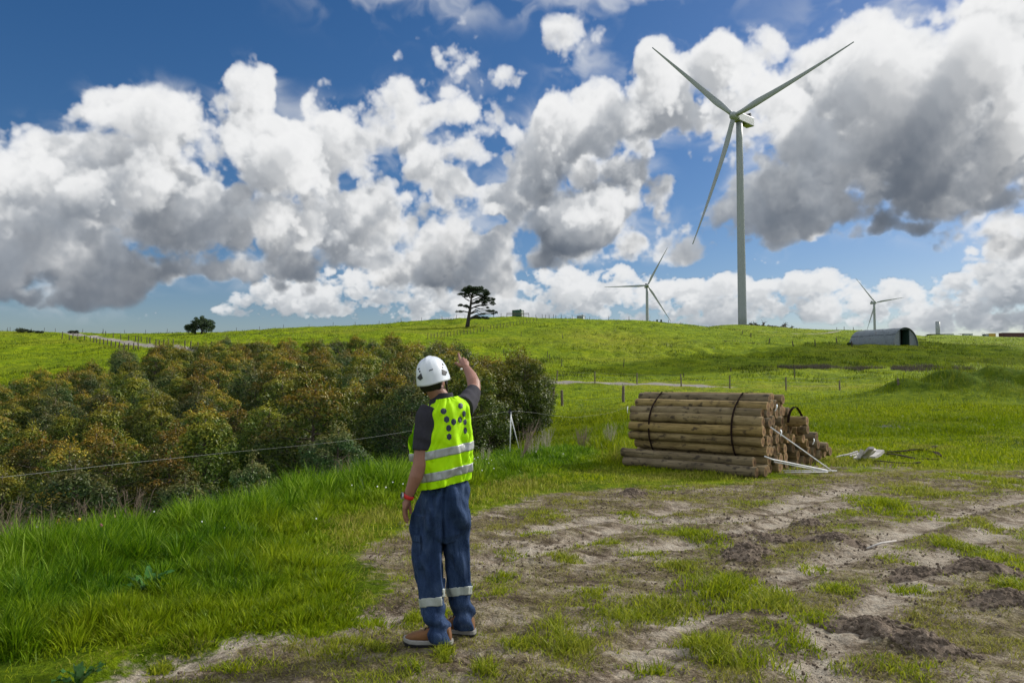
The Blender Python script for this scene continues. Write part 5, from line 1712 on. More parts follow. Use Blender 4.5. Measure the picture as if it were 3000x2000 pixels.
def build_body():
    mb = MB()
    # skull, jaw, face
    ellipsoid(mb, hd(0, -.005, .012), (.074, .093, .092), HR)
    ellipsoid(mb, hd(0, .035, -.05), (.058, .062, .070), HR)
    ellipsoid(mb, hd(0, .072, -.085), (.028, .025, .024), HR)
    mb.tube([hd(0, .088, .012), hd(0, .106, -.02), hd(0, .096, -.034)], [.010, .014, .012], 8)
    for s in (-1, 1):
        ellipsoid(mb, hd(s * .036, .074, -.022), (.026, .022, .018), HR, 10, 12)
        mb.tube([hd(s * .012, .092, .022), hd(s * .05, .074, .026)], [.009, .008], 6)
        # ear
        ellipsoid(mb, hd(s * .082, -.008, -.022), (.008, .019, .032), HR @ np.array(Matrix.Rotation(s * .35, 3, 'Z')), 10, 14)
        mb.tube([hd(s * .080, -.012, -.048), hd(s * .076, .0, -.052)], .009, 8)
    mb.tube([hd(-.02, .087, -.062), hd(0, .092, -.060), hd(.02, .087, -.062)], [.006, .009, .006], 6)
    # neck
    nb = W(1298, 1182, .0)
    mb.tube([hd(0, -.02, -.03), hd(0, -.022, -.075), W(1287, 1162, -.005), nb, nb - [0, 0, .06]], [.060, .058, .060, .075, .09], 20)
    # trunk and legs inside the clothes
    for r0, r1 in ((1395, 1170),):
        t = np.linspace(0, 2 * PI, 40, endpoint=False)
        mb.rings([torso_pt(np.full(40, r), t, -.028) for r in np.linspace(r0, r1, 18)])
    mb.tube([W(1300, 1400, .01), W(1295, 1480, .01), W(1292, 1540, .01)], [.075, .085, .08], 20)
    mb.tube([W(1256, 1500, -.03), W(1256, 1600, -.05), W(1262, 1700, -.07), W(1275, 1800, -.09), W(1290, 1862, -.10)], [.058, .054, .044, .036, .032], 14)
    mb.tube([W(1335, 1500, .05), W(1338, 1600, .07), W(1342, 1700, .09), W(1352, 1790, .11), W(1360, 1835, .12)], [.058, .054, .044, .036, .032], 14)
    # left arm hanging
    LA = [W(1252, 1222, -.09), W(1240, 1290, -.14), W(1229, 1362, -.165), W(1219, 1395, -.17), W(1203, 1436, -.165), W(1195, 1456, -.16)]
    mb.tube(LA, [.058, .048, .043, .043, .033, .027], 16)
    # left hand, loosely curled, back of the hand to the camera
    wr = W(1194, 1458, -.16)
    kn = [W(1190, 1490, -.115), W(1186, 1493, -.140), W(1184, 1493, -.162), W(1184, 1490, -.182)]
    for k_ in kn:
        mb.tube([wr + (k_ - wr) * .1, wr + (k_ - wr) * .55, k_], [.021, .018, .0125], 10)
    mb.tube([W(1191, 1470, -.13), W(1187, 1476, -.165)], [.022, .021], 10)
    tips = [((1191, 1508, -.105), (1194, 1520, -.105), (1198, 1524, -.112)), ((1186, 1513, -.135), (1190, 1526, -.132), (1196, 1529, -.135)), ((1184, 1512, -.160), (1188, 1525, -.158), (1195, 1527, -.156)), ((1185, 1506, -.182), (1188, 1517, -.180), (1194, 1519, -.176))]
    for k_, tp, r in zip(kn, tips, (.0092, .0096, .0092, .0080)):
        mb.tube([k_] + [W(*q) for q in tp], [r * 1.15, r, r * .92, r * .75], 9)
    mb.tube([W(1194, 1466, -.125), W(1199, 1480, -.10), W(1203, 1494, -.095), W(1203, 1505, -.10)], [.016, .0125, .0105, .008], 9)
    # right arm raised
    RA = [W(1360, 1196, .10), W(1375, 1170, .25), W(1389, 1140, .39), W(1388, 1122, .44), W(1380, 1100, .53), W(1369, 1082, .60), W(1365, 1076, .615)]
    mb.tube(RA, [.060, .054, .046, .046, .039, .029, .027], 16)
    # right hand pointing
    wr = W(1365, 1075, .62)
    ki = W(1348, 1055, .70); kn = [ki, W(1356, 1051, .705), W(1364, 1055, .70), W(1370, 1062, .69)]
    for k_ in kn:
        mb.tube([wr, (wr + k_) / 2, k_], [.021, .018, .0125], 10)
    mb.tube([(kn[0] + wr) / 2, (kn[3] + wr) / 2], .019, 10)
    mb.tube([ki, W(1346, 1047, .735), W(1344, 1040, .757), W(1342.5, 1034, .770)], [.0115, .0098, .0092, .0072], 9)   # index
    for k_, (dx, ln) in zip(kn[1:], ((0, 1.0), (1, .95), (1.5, .82))):                                            # folded fingers
        a = k_ + np.array([0, .034 * ln, .006]); b = k_ + np.array([-.004, .036 * ln, -.022]); c_ = k_ + np.array([-.006, .012, -.032])
        mb.tube([k_, a, b, c_], [.0115, .0100, .0095, .008], 9)
    mb.tube([W(1360, 1073, .645), W(1349, 1071, .665), W(1340, 1066, .68), W(1333, 1062, .69)], [.018, .0145, .0115, .0095], 9)   # thumb
    return remeshed(mb, 'body', .0034, 3, M['skin'])


body = put(build_body(), 'body')
mb = MB(); mb.box((0, 0, 0), (.0001,) * 3)
for s in (-1, 1):
    mb = MB(); ellipsoid(mb, hd(s * .034, .083, .004), (.012, .012, .011), HR, 10, 12); put(mb, 'eye', body, M['eye'])
mb = MB(); mb.tube([hd(-.022, .0935, -.060), hd(0, .0995, -.058), hd(.022, .0935, -.060)], [.003, .006, .003], 6); put(mb, 'mouth', body, M['lip'])


def build_hair():
    mb = MB(); rng = np.random.default_rng(4)
    k = 40; rg = []
    for a in np.linspace(.85, PI * .70, 14):
        t = np.arange(k) * 2 * PI / k
        q = np.stack([.082 * math.sin(a) * np.cos(t), .102 * math.sin(a) * np.sin(t) - .008, .108 * np.cos(a) * np.ones(k) + .022], 1)
        low = np.clip((a - 1.5) / .7, 0, 1)
        q[:, 1] = np.where(q[:, 1] > .03, q[:, 1] * (1 - low) + .03 * low, q[:, 1])
        q *= (1 + .012 * rng.normal(size=(k, 1)))
        rg.append((q @ HR.T) + HC)
    mb.rings(rg[::-1])
    # nape
    for x in np.linspace(-.055, .055, 9):
        mb.tube([hd(x, -.085 + abs(x) * .35, -.02), hd(x * .95, -.088 + abs(x) * .35, -.055), hd(x * .8, -.074 + abs(x) * .3, -.088)], [.020, .017, .008], 8)
    for s in (-1, 1):
        mb.tube([hd(s * .074, .01, .0), hd(s * .078, .012, -.03)], [.012, .005], 7)
    return remeshed(mb, 'hair', .004, 2, M['hair'])


put(build_hair(), 'hair')


# ---- helmet
def helmet_pt(th, v, off=0.0):
    """th around (0 = right, pi/2 = front), v 0 top .. 1 rim"""
    ct, st = np.cos(th), np.sin(th)
    drop = -.030 - .016 * np.clip(-st, 0, 1)**2 + .022 * np.clip(st, 0, 1) - .016 * np.abs(ct)**4
    ph = v * PI / 2
    rad = np.sin(ph)**.80
    flare = 1 + .035 * np.clip((v - .86) / .14, 0, 1)**2
    ridge = 1 + .018 * np.exp(-((np.abs(ct) - .42) / .10)**2) * np.clip(np.sin(ph * 2), 0, 1) * (v < .8)
    ax, ay = .104 + off, .133 + off
    x = ax * rad * ct * flare * ridge; y = ay * rad * st * flare * ridge - .004
    top = .123 + off
    z = np.where(True, drop + (top - drop) * np.cos(ph)**.86, 0)
    z = z + .006 * np.exp(-(ct * rad / .13)**2) * np.clip(np.cos(ph), 0, 1) ** .5
    p = np.stack([x, y, z], -1)
    return p @ HR.T + HC


def build_helmet():
    n, k = 44, 96
    th = np.arange(k) * 2 * PI / k
    mb = MB()
    rg = [helmet_pt(th, np.full(k, v)) for v in np.linspace(.015, 1, n)]
    rg += [helmet_pt(th, np.full(k, v), -.006) for v in np.linspace(1, .1, 14)]
    mb.rings(rg)
    return mb


hm = build_helmet()
helmet = put(hm.mesh('helmet', M['helmet'], True), 'helmet')
_hv = np.concatenate(hm.v); HELM = BVHTree.FromPolygons([tuple(v) for v in _hv], hm.f)


def decal(poly, bvh, off, th, name, parent, m, smooth_n=0):
    """patch with thickness, laid on a surface where the photo shows it"""
    poly = [np.array(p, float) for p in poly]
    pts = []
    for a, b in zip(poly, poly[1:] + poly[:1]):
        for t in np.linspace(0, 1, 4)[:-1]: pts.append(a + (b - a) * t)
    c_ = sum(poly) / len(poly)
    rings = [[c_ + (p - c_) * s for p in pts] for s in (1, .6, .25)]
    V = []; top = []
    for r in rings:
        q = []
        for p in r:
            d = Vector(rdir(*p)); h = bvh.ray_cast(Vector(CAM), d)
            if h[0] is None: return None
            nn = h[1] if h[1].dot(d) < 0 else -h[1]
            q.append((np.array(h[0]), np.array(nn)))
        top.append(q)
    mb = MB(); k = len(pts)
    low = np.array([p - n * .002 for p, n in top[0]])
    rg = [low] + [np.array([p + n * (off + (th if i else th * .7)) for p, n in r]) for i, r in enumerate(top)]
    mb.rings(rg)
    return put(mb, name, parent, m, False)


decal([(1234, 1092), (1239, 1108), (1231, 1114), (1222, 1106)], HELM, .001, .0015, 'emblem', helmet, M['dark_grille'])
decal([(1294, 1081), (1310, 1089), (1305, 1100), (1295, 1097)], HELM, .001, .0015, 'emblem', helmet, M['dark_grille'])
for q in ([(1257, 1084), (1268, 1080), (1268.5, 1083), (1257, 1087)], [(1294, 1063), (1298, 1066), (1299, 1071), (1295, 1069)], [(1294.5, 1073), (1297.5, 1074.5), (1298, 1079), (1295, 1078)], [(1225, 1080), (1229, 1077), (1229.5, 1082), (1226, 1084)], [(1228, 1086), (1231.5, 1085), (1232, 1090), (1229, 1091)]):
    decal(q, HELM, .0008, .001, 'vent', helmet, M['black'])
mb = MB()
for s in (-1, 1):
    mb.tube([hd(s * .086, -.035, -.045), hd(s * .082, -.02, -.075), hd(s * .068, .02, -.115), hd(s * .03, .05, -.135), hd(0, .06, -.14)], .006, 6)
    mb.tube([hd(s * .086, .03, -.02), hd(s * .082, .0, -.06), hd(s * .076, -.004, -.085)], .005, 6)
put(mb, 'chin_strap', helmet, M['black'])
mb = MB(); mb.box(hd(-.074, .012, -.105), (.012, .02, .02), HR); put(mb, 'buckle', helmet, M['yellow'])


# ---- shirt
def build_shirt():
    mb = MB(); t = np.linspace(0, 2 * PI, 48, endpoint=False)
    mb.rings([torso_pt(np.full(48, r), t, -.010) for r in np.linspace(1408, 1172, 22)])
    mb.tube([W(1262, 1204, -.07), W(1252, 1222, -.09), W(1245, 1258, -.118), W(1240, 1290, -.14), W(1236, 1319, -.150)], [.074, .076, .068, .064, .060], 22)
    mb.tube([W(1352, 1196, .06), W(1366, 1182, .16), W(1378, 1164, .26), W(1386, 1148, .34)], [.080, .074, .064, .056], 22)
    me = remeshed(mb, 'shirt', .0055, 3, M['charcoal'])
    v = co(me)
    # creases run round the raised sleeve and the armpits
    s = v[:, 0] * 26 + v[:, 1] * 30 + v[:, 2] * 40
    dv = .0035 * np.sin(s + 2 * vn(v[:, 0] * 9, v[:, 2] * 9, 3))
    v[:, 2] += dv * ((v[:, 2] > 1.40) | (v[:, 0] < -.56)); v[:, 1] += dv
    set_co(me, v)
    return me


shirt = put(build_shirt(), 'polo_shirt')
mb = MB(); t = np.linspace(0, 2 * PI, 40, endpoint=False)
cc = W(1293, 1170, .0)
rg = []
for r, z, o in ((.086, -.030, 0), (.080, -.008, 0), (.073, .022, 0), (.070, .030, 0), (.066, .026, 0), (.068, -.02, 0)):
    q = np.stack([r * np.cos(t), r * np.sin(t) * .98, np.full(40, z)], 1)
    q[:, 2] += .24 * q[:, 0] - .10 * q[:, 1] + .004 * np.sin(t * 3)
    rg.append(q + cc)
mb.rings(rg, cap=False)
put(mb, 'collar', shirt, M['charcoal'])


# ---- vest
def vest_keep(p, row):
    c0 = np.stack([(pchip(_tz, _tp[0], row) - 1500) / F * 4.74, np.full(row.shape, 4.74)], -1)
    s = (p[..., :2] - c0) @ TR[:2]
    zl = 1.65 - (1262 - 1110) / F * 4.74; zr = 1.65 - (1212 - 1110) / F * 4.74
    tz = p[..., 2]
    left = -s > .148 + .055 * ((tz - zl) / .135)**2
    right = s > .150 + .050 * ((tz - zr) / .105)**2
    f = (p[..., :2] - c0) @ TF[:2]
    neck = (f > 0) & (row < 1171 + 60 * np.clip(1 - np.abs(s) / .09, 0, 1)) & (np.abs(s) < .09)
    return ~(left | right | neck)


def vest_patch(r0, r1, nr, off, name, parent, m, th=.0016):
    k = 220
    rows = np.linspace(r0, r1, nr); t = np.linspace(0, 2 * PI, k, endpoint=False)
    Rr, T = np.meshgrid(rows, t, indexing='ij')
    p = torso_pt(Rr, T, .007 + off, 1.25)
    keep = vest_keep(torso_pt(Rr, T, .012, 0), Rr)
    i, j = np.meshgrid(np.arange(nr - 1), np.arange(k), indexing='ij'); j2 = (j + 1) % k
    f = np.stack([i * k + j, i * k + j2, (i + 1) * k + j2, (i + 1) * k + j], -1).reshape(-1, 4)
    ok = keep[i, j] & keep[i, j2] & keep[i + 1, j2] & keep[i + 1, j]
    f = f[ok.ravel()]
    V = p.reshape(-1, 3)
    used = np.unique(f); mp = np.full(len(V), -1); mp[used] = np.arange(len(used)); f = mp[f]; Vo = V[used]
    inn = torso_pt(Rr, T, .007 + off - th, 1.25).reshape(-1, 3)[used]
    n = len(Vo)
    # rim between the outer and the inner cloth
    e = {}
    for q in f:
        for a, b in zip(q, np.roll(q, -1)):
            e[(a, b)] = 1
    rim = [(a, a + n, b + n, b) for a, b in e if (b, a) not in e]
    me = fast_mesh(name, np.concatenate([Vo, inn]), [f, f[:, ::-1] + n, np.array(rim)], m, True)
    return put(me, name, parent), Vo, f


vest, vv, vf = vest_patch(1414, 1166, 130, 0, 'safety_vest', person, M['vest'])
VEST = BVHTree.FromPolygons([tuple(v) for v in vv], [tuple(int(i) for i in q) for q in vf])
vest_patch(1330, 1307, 8, .0035, 'reflective_band', vest, M['silver'])
vest_patch(1392, 1368, 8, .0035, 'reflective_band', vest, M['silver'])


def dot(cx, cy, rx, ry, hexa, rot=0.0):
    n = 6 if hexa else 14
    q = [(cx + rx * math.cos(2 * PI * i / n + rot), cy + ry * math.sin(2 * PI * i / n + rot)) for i in range(n)]
    decal(q, VEST, .0012, .0010, 'printed_dot', vest, M['navy'])


zc = lambda x, y: (1100 + x / 3.485, 1000 + y / 3.485)
for (x, y, rx, ry, hx, ro) in ((695, 711, 30, 31, 0, 0), (727, 795, 30, 36, 1, .55), (798, 820, 25, 33, 0, 0), (862, 798, 22, 35, 1, .6), (903, 737, 17, 32, 0, 0), (868, 657, 26, 32, 1, .7), (914, 822, 18, 33, 1, .5), (917, 908, 17, 34, 0, 0), (748, 884, 26, 34, 0, 0), (752, 971, 27, 35, 1, .5)):
    px, py = zc(x, y)
    dot(px, py, rx / 3.485, ry / 3.485, hx, ro)

# ---- trousers
LEG_L = [(1500, 1207, 1300, .12, -.02), (1545, 1206, 1304, .122, -.03), (1600, 1207, 1304, .118, -.04), (1650, 1211, 1303, .108, -.05), (1700, 1218, 1303, .098, -.06), (1730, 1224, 1304, .092, -.065), (1766, 1230, 1305, .088, -.07), (1790, 1231, 1309, .086, -.075), (1812, 1240, 1316, .086, -.08), (1832, 1247, 1322, .088, -.085), (1852, 1251, 1326, .092, -.09), (1872, 1256, 1327, .092, -.09)]
LEG_R = [(1500, 1290, 1378, .12, .03), (1545, 1294, 1377, .118, .04), (1600, 1301, 1375, .112, .05), (1650, 1304, 1375, .104, .06), (1700, 1306, 1378, .094, .075), (1735, 1309, 1380, .088, .085), (1758, 1313, 1381, .085, .09), (1774, 1320, 1390, .085, .095), (1795, 1325, 1394, .087, .10), (1818, 1327, 1393, .090, .105), (1838, 1329, 1392, .090, .11)]


def leg_ring(L_, row, grow=0.0, k=40):
    ys = [q[0] for q in L_]
    l = np.interp(row, ys, [q[1] for q in L_]); r = np.interp(row, ys, [q[2] for q in L_]); th = np.interp(row, ys, [q[3] for q in L_]); dd = np.interp(row, ys, [q[4] for q in L_])
    c_ = W((l + r) / 2, row, dd); a = (r - l) / 2 / F * (4.74 + dd) * .885 - .002 + grow
    t = np.arange(k) * 2 * PI / k
    ex = .88
    return c_ + np.stack([a * np.sign(np.cos(t)) * np.abs(np.cos(t))**ex, (th + grow) * np.sign(np.sin(t)) * np.abs(np.sin(t))**ex, np.zeros(k)], 1)


def build_trousers():
    mb = MB(); t = np.arange(40) * 2 * PI / 40
    hip = [(1398, 1246, 1358, .105, 0), (1416, 1236, 1368, .118, 0), (1432, 1225, 1374, .132, 0), (1450, 1214, 1377, .143, 0), (1480, 1209, 1378, .150, 0), (1520, 1207, 1378, .150, 0), (1560, 1210, 1374, .140, .0), (1580, 1222, 1362, .11, 0)]
    rg = []
    for row, l, r, th, dd in hip:
        c_ = W((l + r) / 2, row, dd); a = (r - l) / 2 / F * 4.74 * .89
        ct, st = np.cos(t), np.sin(t)
        q = np.stack([a * np.sign(ct) * np.abs(ct)**.85, th * np.sign(st) * np.abs(st)**.85, .19 * a * ct * (row < 1470)], 1)
        rg.append(c_ + q)
    mb.rings(rg)
    for L_ in (LEG_L, LEG_R):
        mb.rings([leg_ring(L_, r) for r in np.linspace(L_[0][0], L_[-1][0], 30)])
    me = remeshed(mb, 'trousers', .0055, 5, M['denim'])
    v = co(me)
    row = 1110 + (1.65 - v[:, 2]) * F / v[:, 1]
    left = v[:, 0] < (1303 - 1500) / F * 4.74
    foot = np.where(left, 1872, 1838)
    h = (foot - row)                      # rows above the hem
    x = v[:, 0]; y = v[:, 1]; z = v[:, 2]
    n = np.zeros((len(me.vertices), 3), np.float32); me.vertices.foreach_get('normal', n.ravel()) if False else None
    nr = np.array([vtx.normal[:] for vtx in me.vertices])
    ang = np.arctan2(y - np.where(left, 4.68, 4.82), x - np.where(left, (1262 - 1500) / F * 4.7, (1345 - 1500) / F * 4.8))
    # stacked breaks over the boots
    brk = np.exp(-((h - 45) / 45.0)**2)
    d = .013 * brk * np.sin(h / 9.5 + 1.6 * np.sin(ang + left * 1.3) + 1.2 * vn(ang * 1.5, h / 30, 3))
    # long drags from seat to knee
    up = sst(h, 60, 150) * (1 - sst(h, 360, 470))
    d += up * .014 * np.sin(ang * 4.0 + h / 55.0 + 2.0 * vn(ang * 1.2, h / 90, 6))
    d += up * .012 * vn(ang * 3.5 + h / 120, h / 40, 8)
    # seat folds towards the crotch
    seat = sst(h, 250, 330)
    d += seat * .012 * np.sin((x - (1303 - 1500) / F * 4.74) * 60 + (z - .75) * 22 * np.sign(x - (1303 - 1500) / F * 4.74))
    # centre seam
    d -= .012 * np.exp(-((x - (1304 - 1500) / F * 4.72) / .010)**2) * (row > 1450) * (row < 1590) * (y < 4.74)
    # gathered waist
    d += .004 * np.sin(ang * 26) * np.exp(-((row - 1425) / 25)**2)
    set_co(me, v + nr * d[:, None])
    return me


trousers = put(build_trousers(), 'trousers')
_tv = co(trousers.data) + PR
_tn = np.array([v.normal[:] for v in trousers.data.vertices])
_tr = 1110 + (1.65 - _tv[:, 2]) * F / _tv[:, 1]
_side = _tv[:, 0] < (1303.5 - 1500) / F * 4.74
_fq = [tuple(p.vertices) for p in trousers.data.polygons]
for sd_, a, b in ((True, 1739, 1766), (False, 1708, 1734)):
    xm = (1264 if sd_ else 1343) ; sl = (_tv[:, 0] - (xm - 1500) / F * 4.74) * F / 4.74 * .10
    inb = (_side == sd_) & (_tr + sl > a) & (_tr + sl < b)
    fs = [q for q in _fq if all(inb[i] for i in q)]
    used = sorted({i for q in fs for i in q}); mp = {v: k for k, v in enumerate(used)}; n = len(used)
    V = np.concatenate([_tv[used] + _tn[used] * .0045, _tv[used] + _tn[used] * .0005])
    e = {(x, y) for q in fs for x, y in zip(q, q[1:] + q[:1])}
    mb = MB(); mb.add(V, [tuple(mp[i] for i in q) for q in fs] + [tuple(mp[i] + n for i in q[::-1]) for q in fs] + [(mp[x], mp[x] + n, mp[y] + n, mp[y]) for x, y in e if (y, x) not in e])
    put(mb, 'reflective_band', trousers, M['band2'])
# cargo pocket on the near leg and its flap
def leg_patch(L_, r0, r1, a0, a1, off, name):
    k = 60; mb = MB(); rg = []
    for r in np.linspace(r0, r1, 10):
        q = leg_ring(L_, r, off, k); idx = np.arange(int(a0 * k), int(a1 * k)) % k
        rg.append(q[idx])
    inn = [g.mean(0) * .25 + g * .75 for g in rg[::-1]]
    mb.rings(rg + [r - np.array([0, -.02, 0]) for r in rg[::-1]], cap=False, closed=False)
    put(mb, name, trousers, M['denim'])


leg_patch(LEG_L, 1568, 1655, .42, .72, .008, 'cargo_pocket')
leg_patch(LEG_L, 1556, 1576, .41, .73, .012, 'pocket_flap')

# ---- boots
def boot(heel, toe, name):
    heel = np.array(heel); toe = np.array(toe)
    d = toe - heel; ln = np.linalg.norm(d[:2]); ax = np.array([d[0], d[1], 0]) / ln; sx = np.array([-ax[1], ax[0], 0])
    g = h1(*((heel + toe)[:2] / 2)) + .004
    base = np.array([heel[0], heel[1], g])
    def ring(s, w, z0, z1, k=20, sq=.8):
        t = np.arange(k) * 2 * PI / k
        return base + ax * s * ln + np.cos(t)[:, None] * sx * w + np.array([0, 0, 1.0]) * ((z0 + z1) / 2 + (z1 - z0) / 2 * np.sign(np.sin(t)) * np.abs(np.sin(t))**sq)[:, None]
    up = MB()
    up.rings([ring(*q) for q in ((.03, .020, .03, .07), (.06, .034, .022, .11), (.16, .040, .020, .135), (.30, .041, .020, .140), (.42, .041, .020, .122), (.55, .043, .020, .096), (.70, .047, .020, .078), (.84, .045, .020, .066), (.94, .034, .020, .054), (.985, .016, .024, .042))])
    o = put(remeshed(up, 'boot', .004, 2, M['tan']), name)
    def outline(grow):
        pts = []
        for s, w in ((0, .012), (.02, .026), (.08, .036), (.2, .039), (.4, .036), (.58, .043), (.72, .049), (.86, .046), (.95, .034), (1.0, .015)):
            pts.append((s, w + grow))
        return [base + ax * s * ln + sx * w for s, w in pts] + [base + ax * s * ln - sx * w for s, w in pts[::-1]]
    mb = MB(); a = np.array(outline(.004))
    mid = base[:2]
    def lay(z, gr, lift=0):
        q = np.array(outline(gr)); s = (q - base) @ ax / ln
        q[:, 2] = g + z + lift * np.clip((s - .75) / .25, 0, 1)**2
        return q
    mb.rings([lay(.010, .003, .012), lay(.014, .005, .012), lay(.030, .005, .012), lay(.034, .002, .012)])
    put(mb, 'midsole', o, M['sole'], False)
    mb = MB(); mb.rings([lay(-.006, .002, .01), lay(.011, .004, .012)]); put(mb, 'outsole', o, M['black'], False)
    mb = MB()
    for s in (.42, .49, .56):
        mb.tube([base + ax * s * ln + sx * .022 + [0, 0, .118 - (s - .42) * .18], base + ax * s * ln + [0, 0, .128 - (s - .42) * .2], base + ax * s * ln - sx * .022 + [0, 0, .118 - (s - .42) * .18]], .0035, 6)
    put(mb, 'lace', o, M['black'])


boot(W(1327, 1872, -.11), W(1184, 1872, -.075), 'boot')
boot(W(1394, 1842, .09), W(1262, 1832, .16), 'boot')

# ---- watch on the hanging wrist, bead on the raised one
wc = (W(1195, 1456, -.16) + W(1198, 1449, -.161)) / 2
t = np.linspace(0, 2 * PI, 28, endpoint=False)
wa = W(1203, 1436, -.165) - W(1195, 1456, -.16); wa /= np.linalg.norm(wa); w1 = np.cross(wa, [0, 1, 0]); w1 /= np.linalg.norm(w1); w2 = np.cross(wa, w1)
mb = MB(); mb.rings([wc + wa * z + (r * np.cos(t))[:, None] * w1 + (r * np.sin(t))[:, None] * w2 for z, r in ((-.012, .0335), (-.010, .0355), (.010, .0365), (.012, .0345))], cap=False)
watch = put(mb, 'watch_strap', person, M['red'])
fc = wc + np.array([-.032, -.012, .004]); fd = np.array([-.92, -.35, .12]); fd /= np.linalg.norm(fd)
mb = MB(); mb.tube([fc, fc + fd * .010], .021, 20); put(mb, 'watch_case', watch, M['steel_light'], False)
mb = MB(); mb.tube([fc + fd * .010, fc + fd * .0115], .017, 20); put(mb, 'watch_face', watch, M['black'], False)
mb = MB(); ellipsoid(mb, W(1352, 1081, .575), (.009, .009, .009), None, 10, 12); put(mb, 'bracelet_bead', person, M['eye'])
# ---------------------------------------------------------------- grass
def grass_material(name, stops, dry, trans=.42, rough=.5):
    m, nt, out = mat(name)
    a = N(nt, 'ShaderNodeAttribute', attribute_name='rnd').outputs['Fac']
    d = N(nt, 'ShaderNodeAttribute', attribute_name='dry').outputs['Fac']
    col = mix(nt, d, ramp(nt, a, stops), ramp(nt, a, dry))
    b = N(nt, 'ShaderNodeBsdfPrincipled', inp={'Roughness': rough, 'Specular IOR Level': .12}); L(nt, col, b.inputs['Base Color'])
    tr = N(nt, 'ShaderNodeBsdfTranslucent'); L(nt, col, tr.inputs['Color'])
    mx = N(nt, 'ShaderNodeMixShader', inp={0: trans}); L(nt, b.outputs[0], mx.inputs[1]); L(nt, tr.outputs[0], mx.inputs[2]); L(nt, mx.outputs[0], out.inputs['Surface'])
    return m


G_LUSH = grass_material('lush_grass', [(.0, (.022, .075, .003)), (.45, (.085, .185, .004)), (.8, (.19, .31, .008)), (1, (.30, .42, .05))], [(.0, (.11, .160, .002)), (.5, (.24, .30, .004)), (1, (.40, .43, .02))])
G_SHORT = grass_material('short_grass', [(.0, (.070, .125, .003)), (.5, (.21, .275, .004)), (1, (.38, .42, .012))], [(.0, (.13, .12, .020)), (.5, (.27, .25, .048)), (1, (.42, .38, .11))])
G_HILL = grass_material('hill_grass', [(.0, (.024, .042, .002)), (.3, (.110, .158, .002)), (.6, (.198, .250, .003)), (1, (.31, .36, .006))], [(.0, (.13, .13, .02)), (.5, (.20, .19, .04)), (1, (.27, .25, .07))], .45)
G_RUSH = grass_material('rushes', [(.0, (.030, .026, .020)), (.5, (.060, .052, .040)), (1, (.10, .085, .060))], [(.0, (.05, .045, .035)), (.5, (.09, .08, .06)), (1, (.14, .12, .09))], .2)


def blades(P, h, w, lean_dir, lean, rng, segs=3):
    n = len(P)
    face = rng.uniform(0, 2 * PI, n)
    S = np.stack([np.cos(face), np.sin(face), np.zeros(n)], 1)
    Ld = np.stack([np.cos(lean_dir), np.sin(lean_dir), np.zeros(n)], 1)
    V = []
    for k in range(segs + 1):
        t = k / segs
        up = h * (t - .32 * lean * t * t); out = h * lean * t**1.9 * .85
        c_ = P + Ld * out[:, None]; c_[:, 2] += up
        ww = w * (1 - t)**.6 * (.55 + .45 * min(1, 3 * (1 - t)))
        if k < segs:
            V += [c_ - S * (ww / 2)[:, None], c_ + S * (ww / 2)[:, None]]
        else:
            V.append(c_)
    m = 2 * segs + 1
    V = np.stack(V, 1).reshape(-1, 3)
    b = np.arange(n)[:, None] * m
    quads = np.concatenate([b + np.array([2 * k, 2 * k + 1, 2 * k + 3, 2 * k + 2]) for k in range(segs - 1)]) if segs > 1 else np.zeros((0, 4), int)
    tri = b + np.array([2 * segs - 2, 2 * segs - 1, 2 * segs])
    return V, quads, tri, m


def grow(name, xy, h, w, rng, material, rnd, dry, lean=(.1, .9), segs=3, wind=None):
    P = np.stack([xy[:, 0], xy[:, 1], height(xy[:, 0], xy[:, 1]) - .012], 1)
    n = len(P)
    ld = rng.uniform(0, 2 * PI, n) if wind is None else wind + rng.normal(size=n) * 1.1
    V, q, t, m = blades(P, h, w, ld, rng.uniform(*lean, n), rng, segs)
    me = fast_mesh(name, V, [q, t], material, False, dict(rnd=np.repeat(np.clip(rnd, 0, 1), m), dry=np.repeat(np.clip(dry, 0, 1), m)))
    return tag(link(name, me), kind='stuff')


def scatter(n, box, weight, rng, chunk=400000):
    """n points in box=(x0,x1,y0,y1) kept with probability weight(x, y)"""
    out = []; got = 0; tries = 0
    while got < n and tries < 40:
        x = rng.uniform(box[0], box[1], chunk); y = rng.uniform(box[2], box[3], chunk)
        k = rng.uniform(0, 1, chunk) < weight(x, y)
        out.append(np.stack([x[k], y[k]], 1)); got += int(k.sum()); tries += 1
    return np.concatenate(out)[:n]


def in_view(x, y, m=.06):
    return (np.abs(x) < (.692 + m) * y + .5)


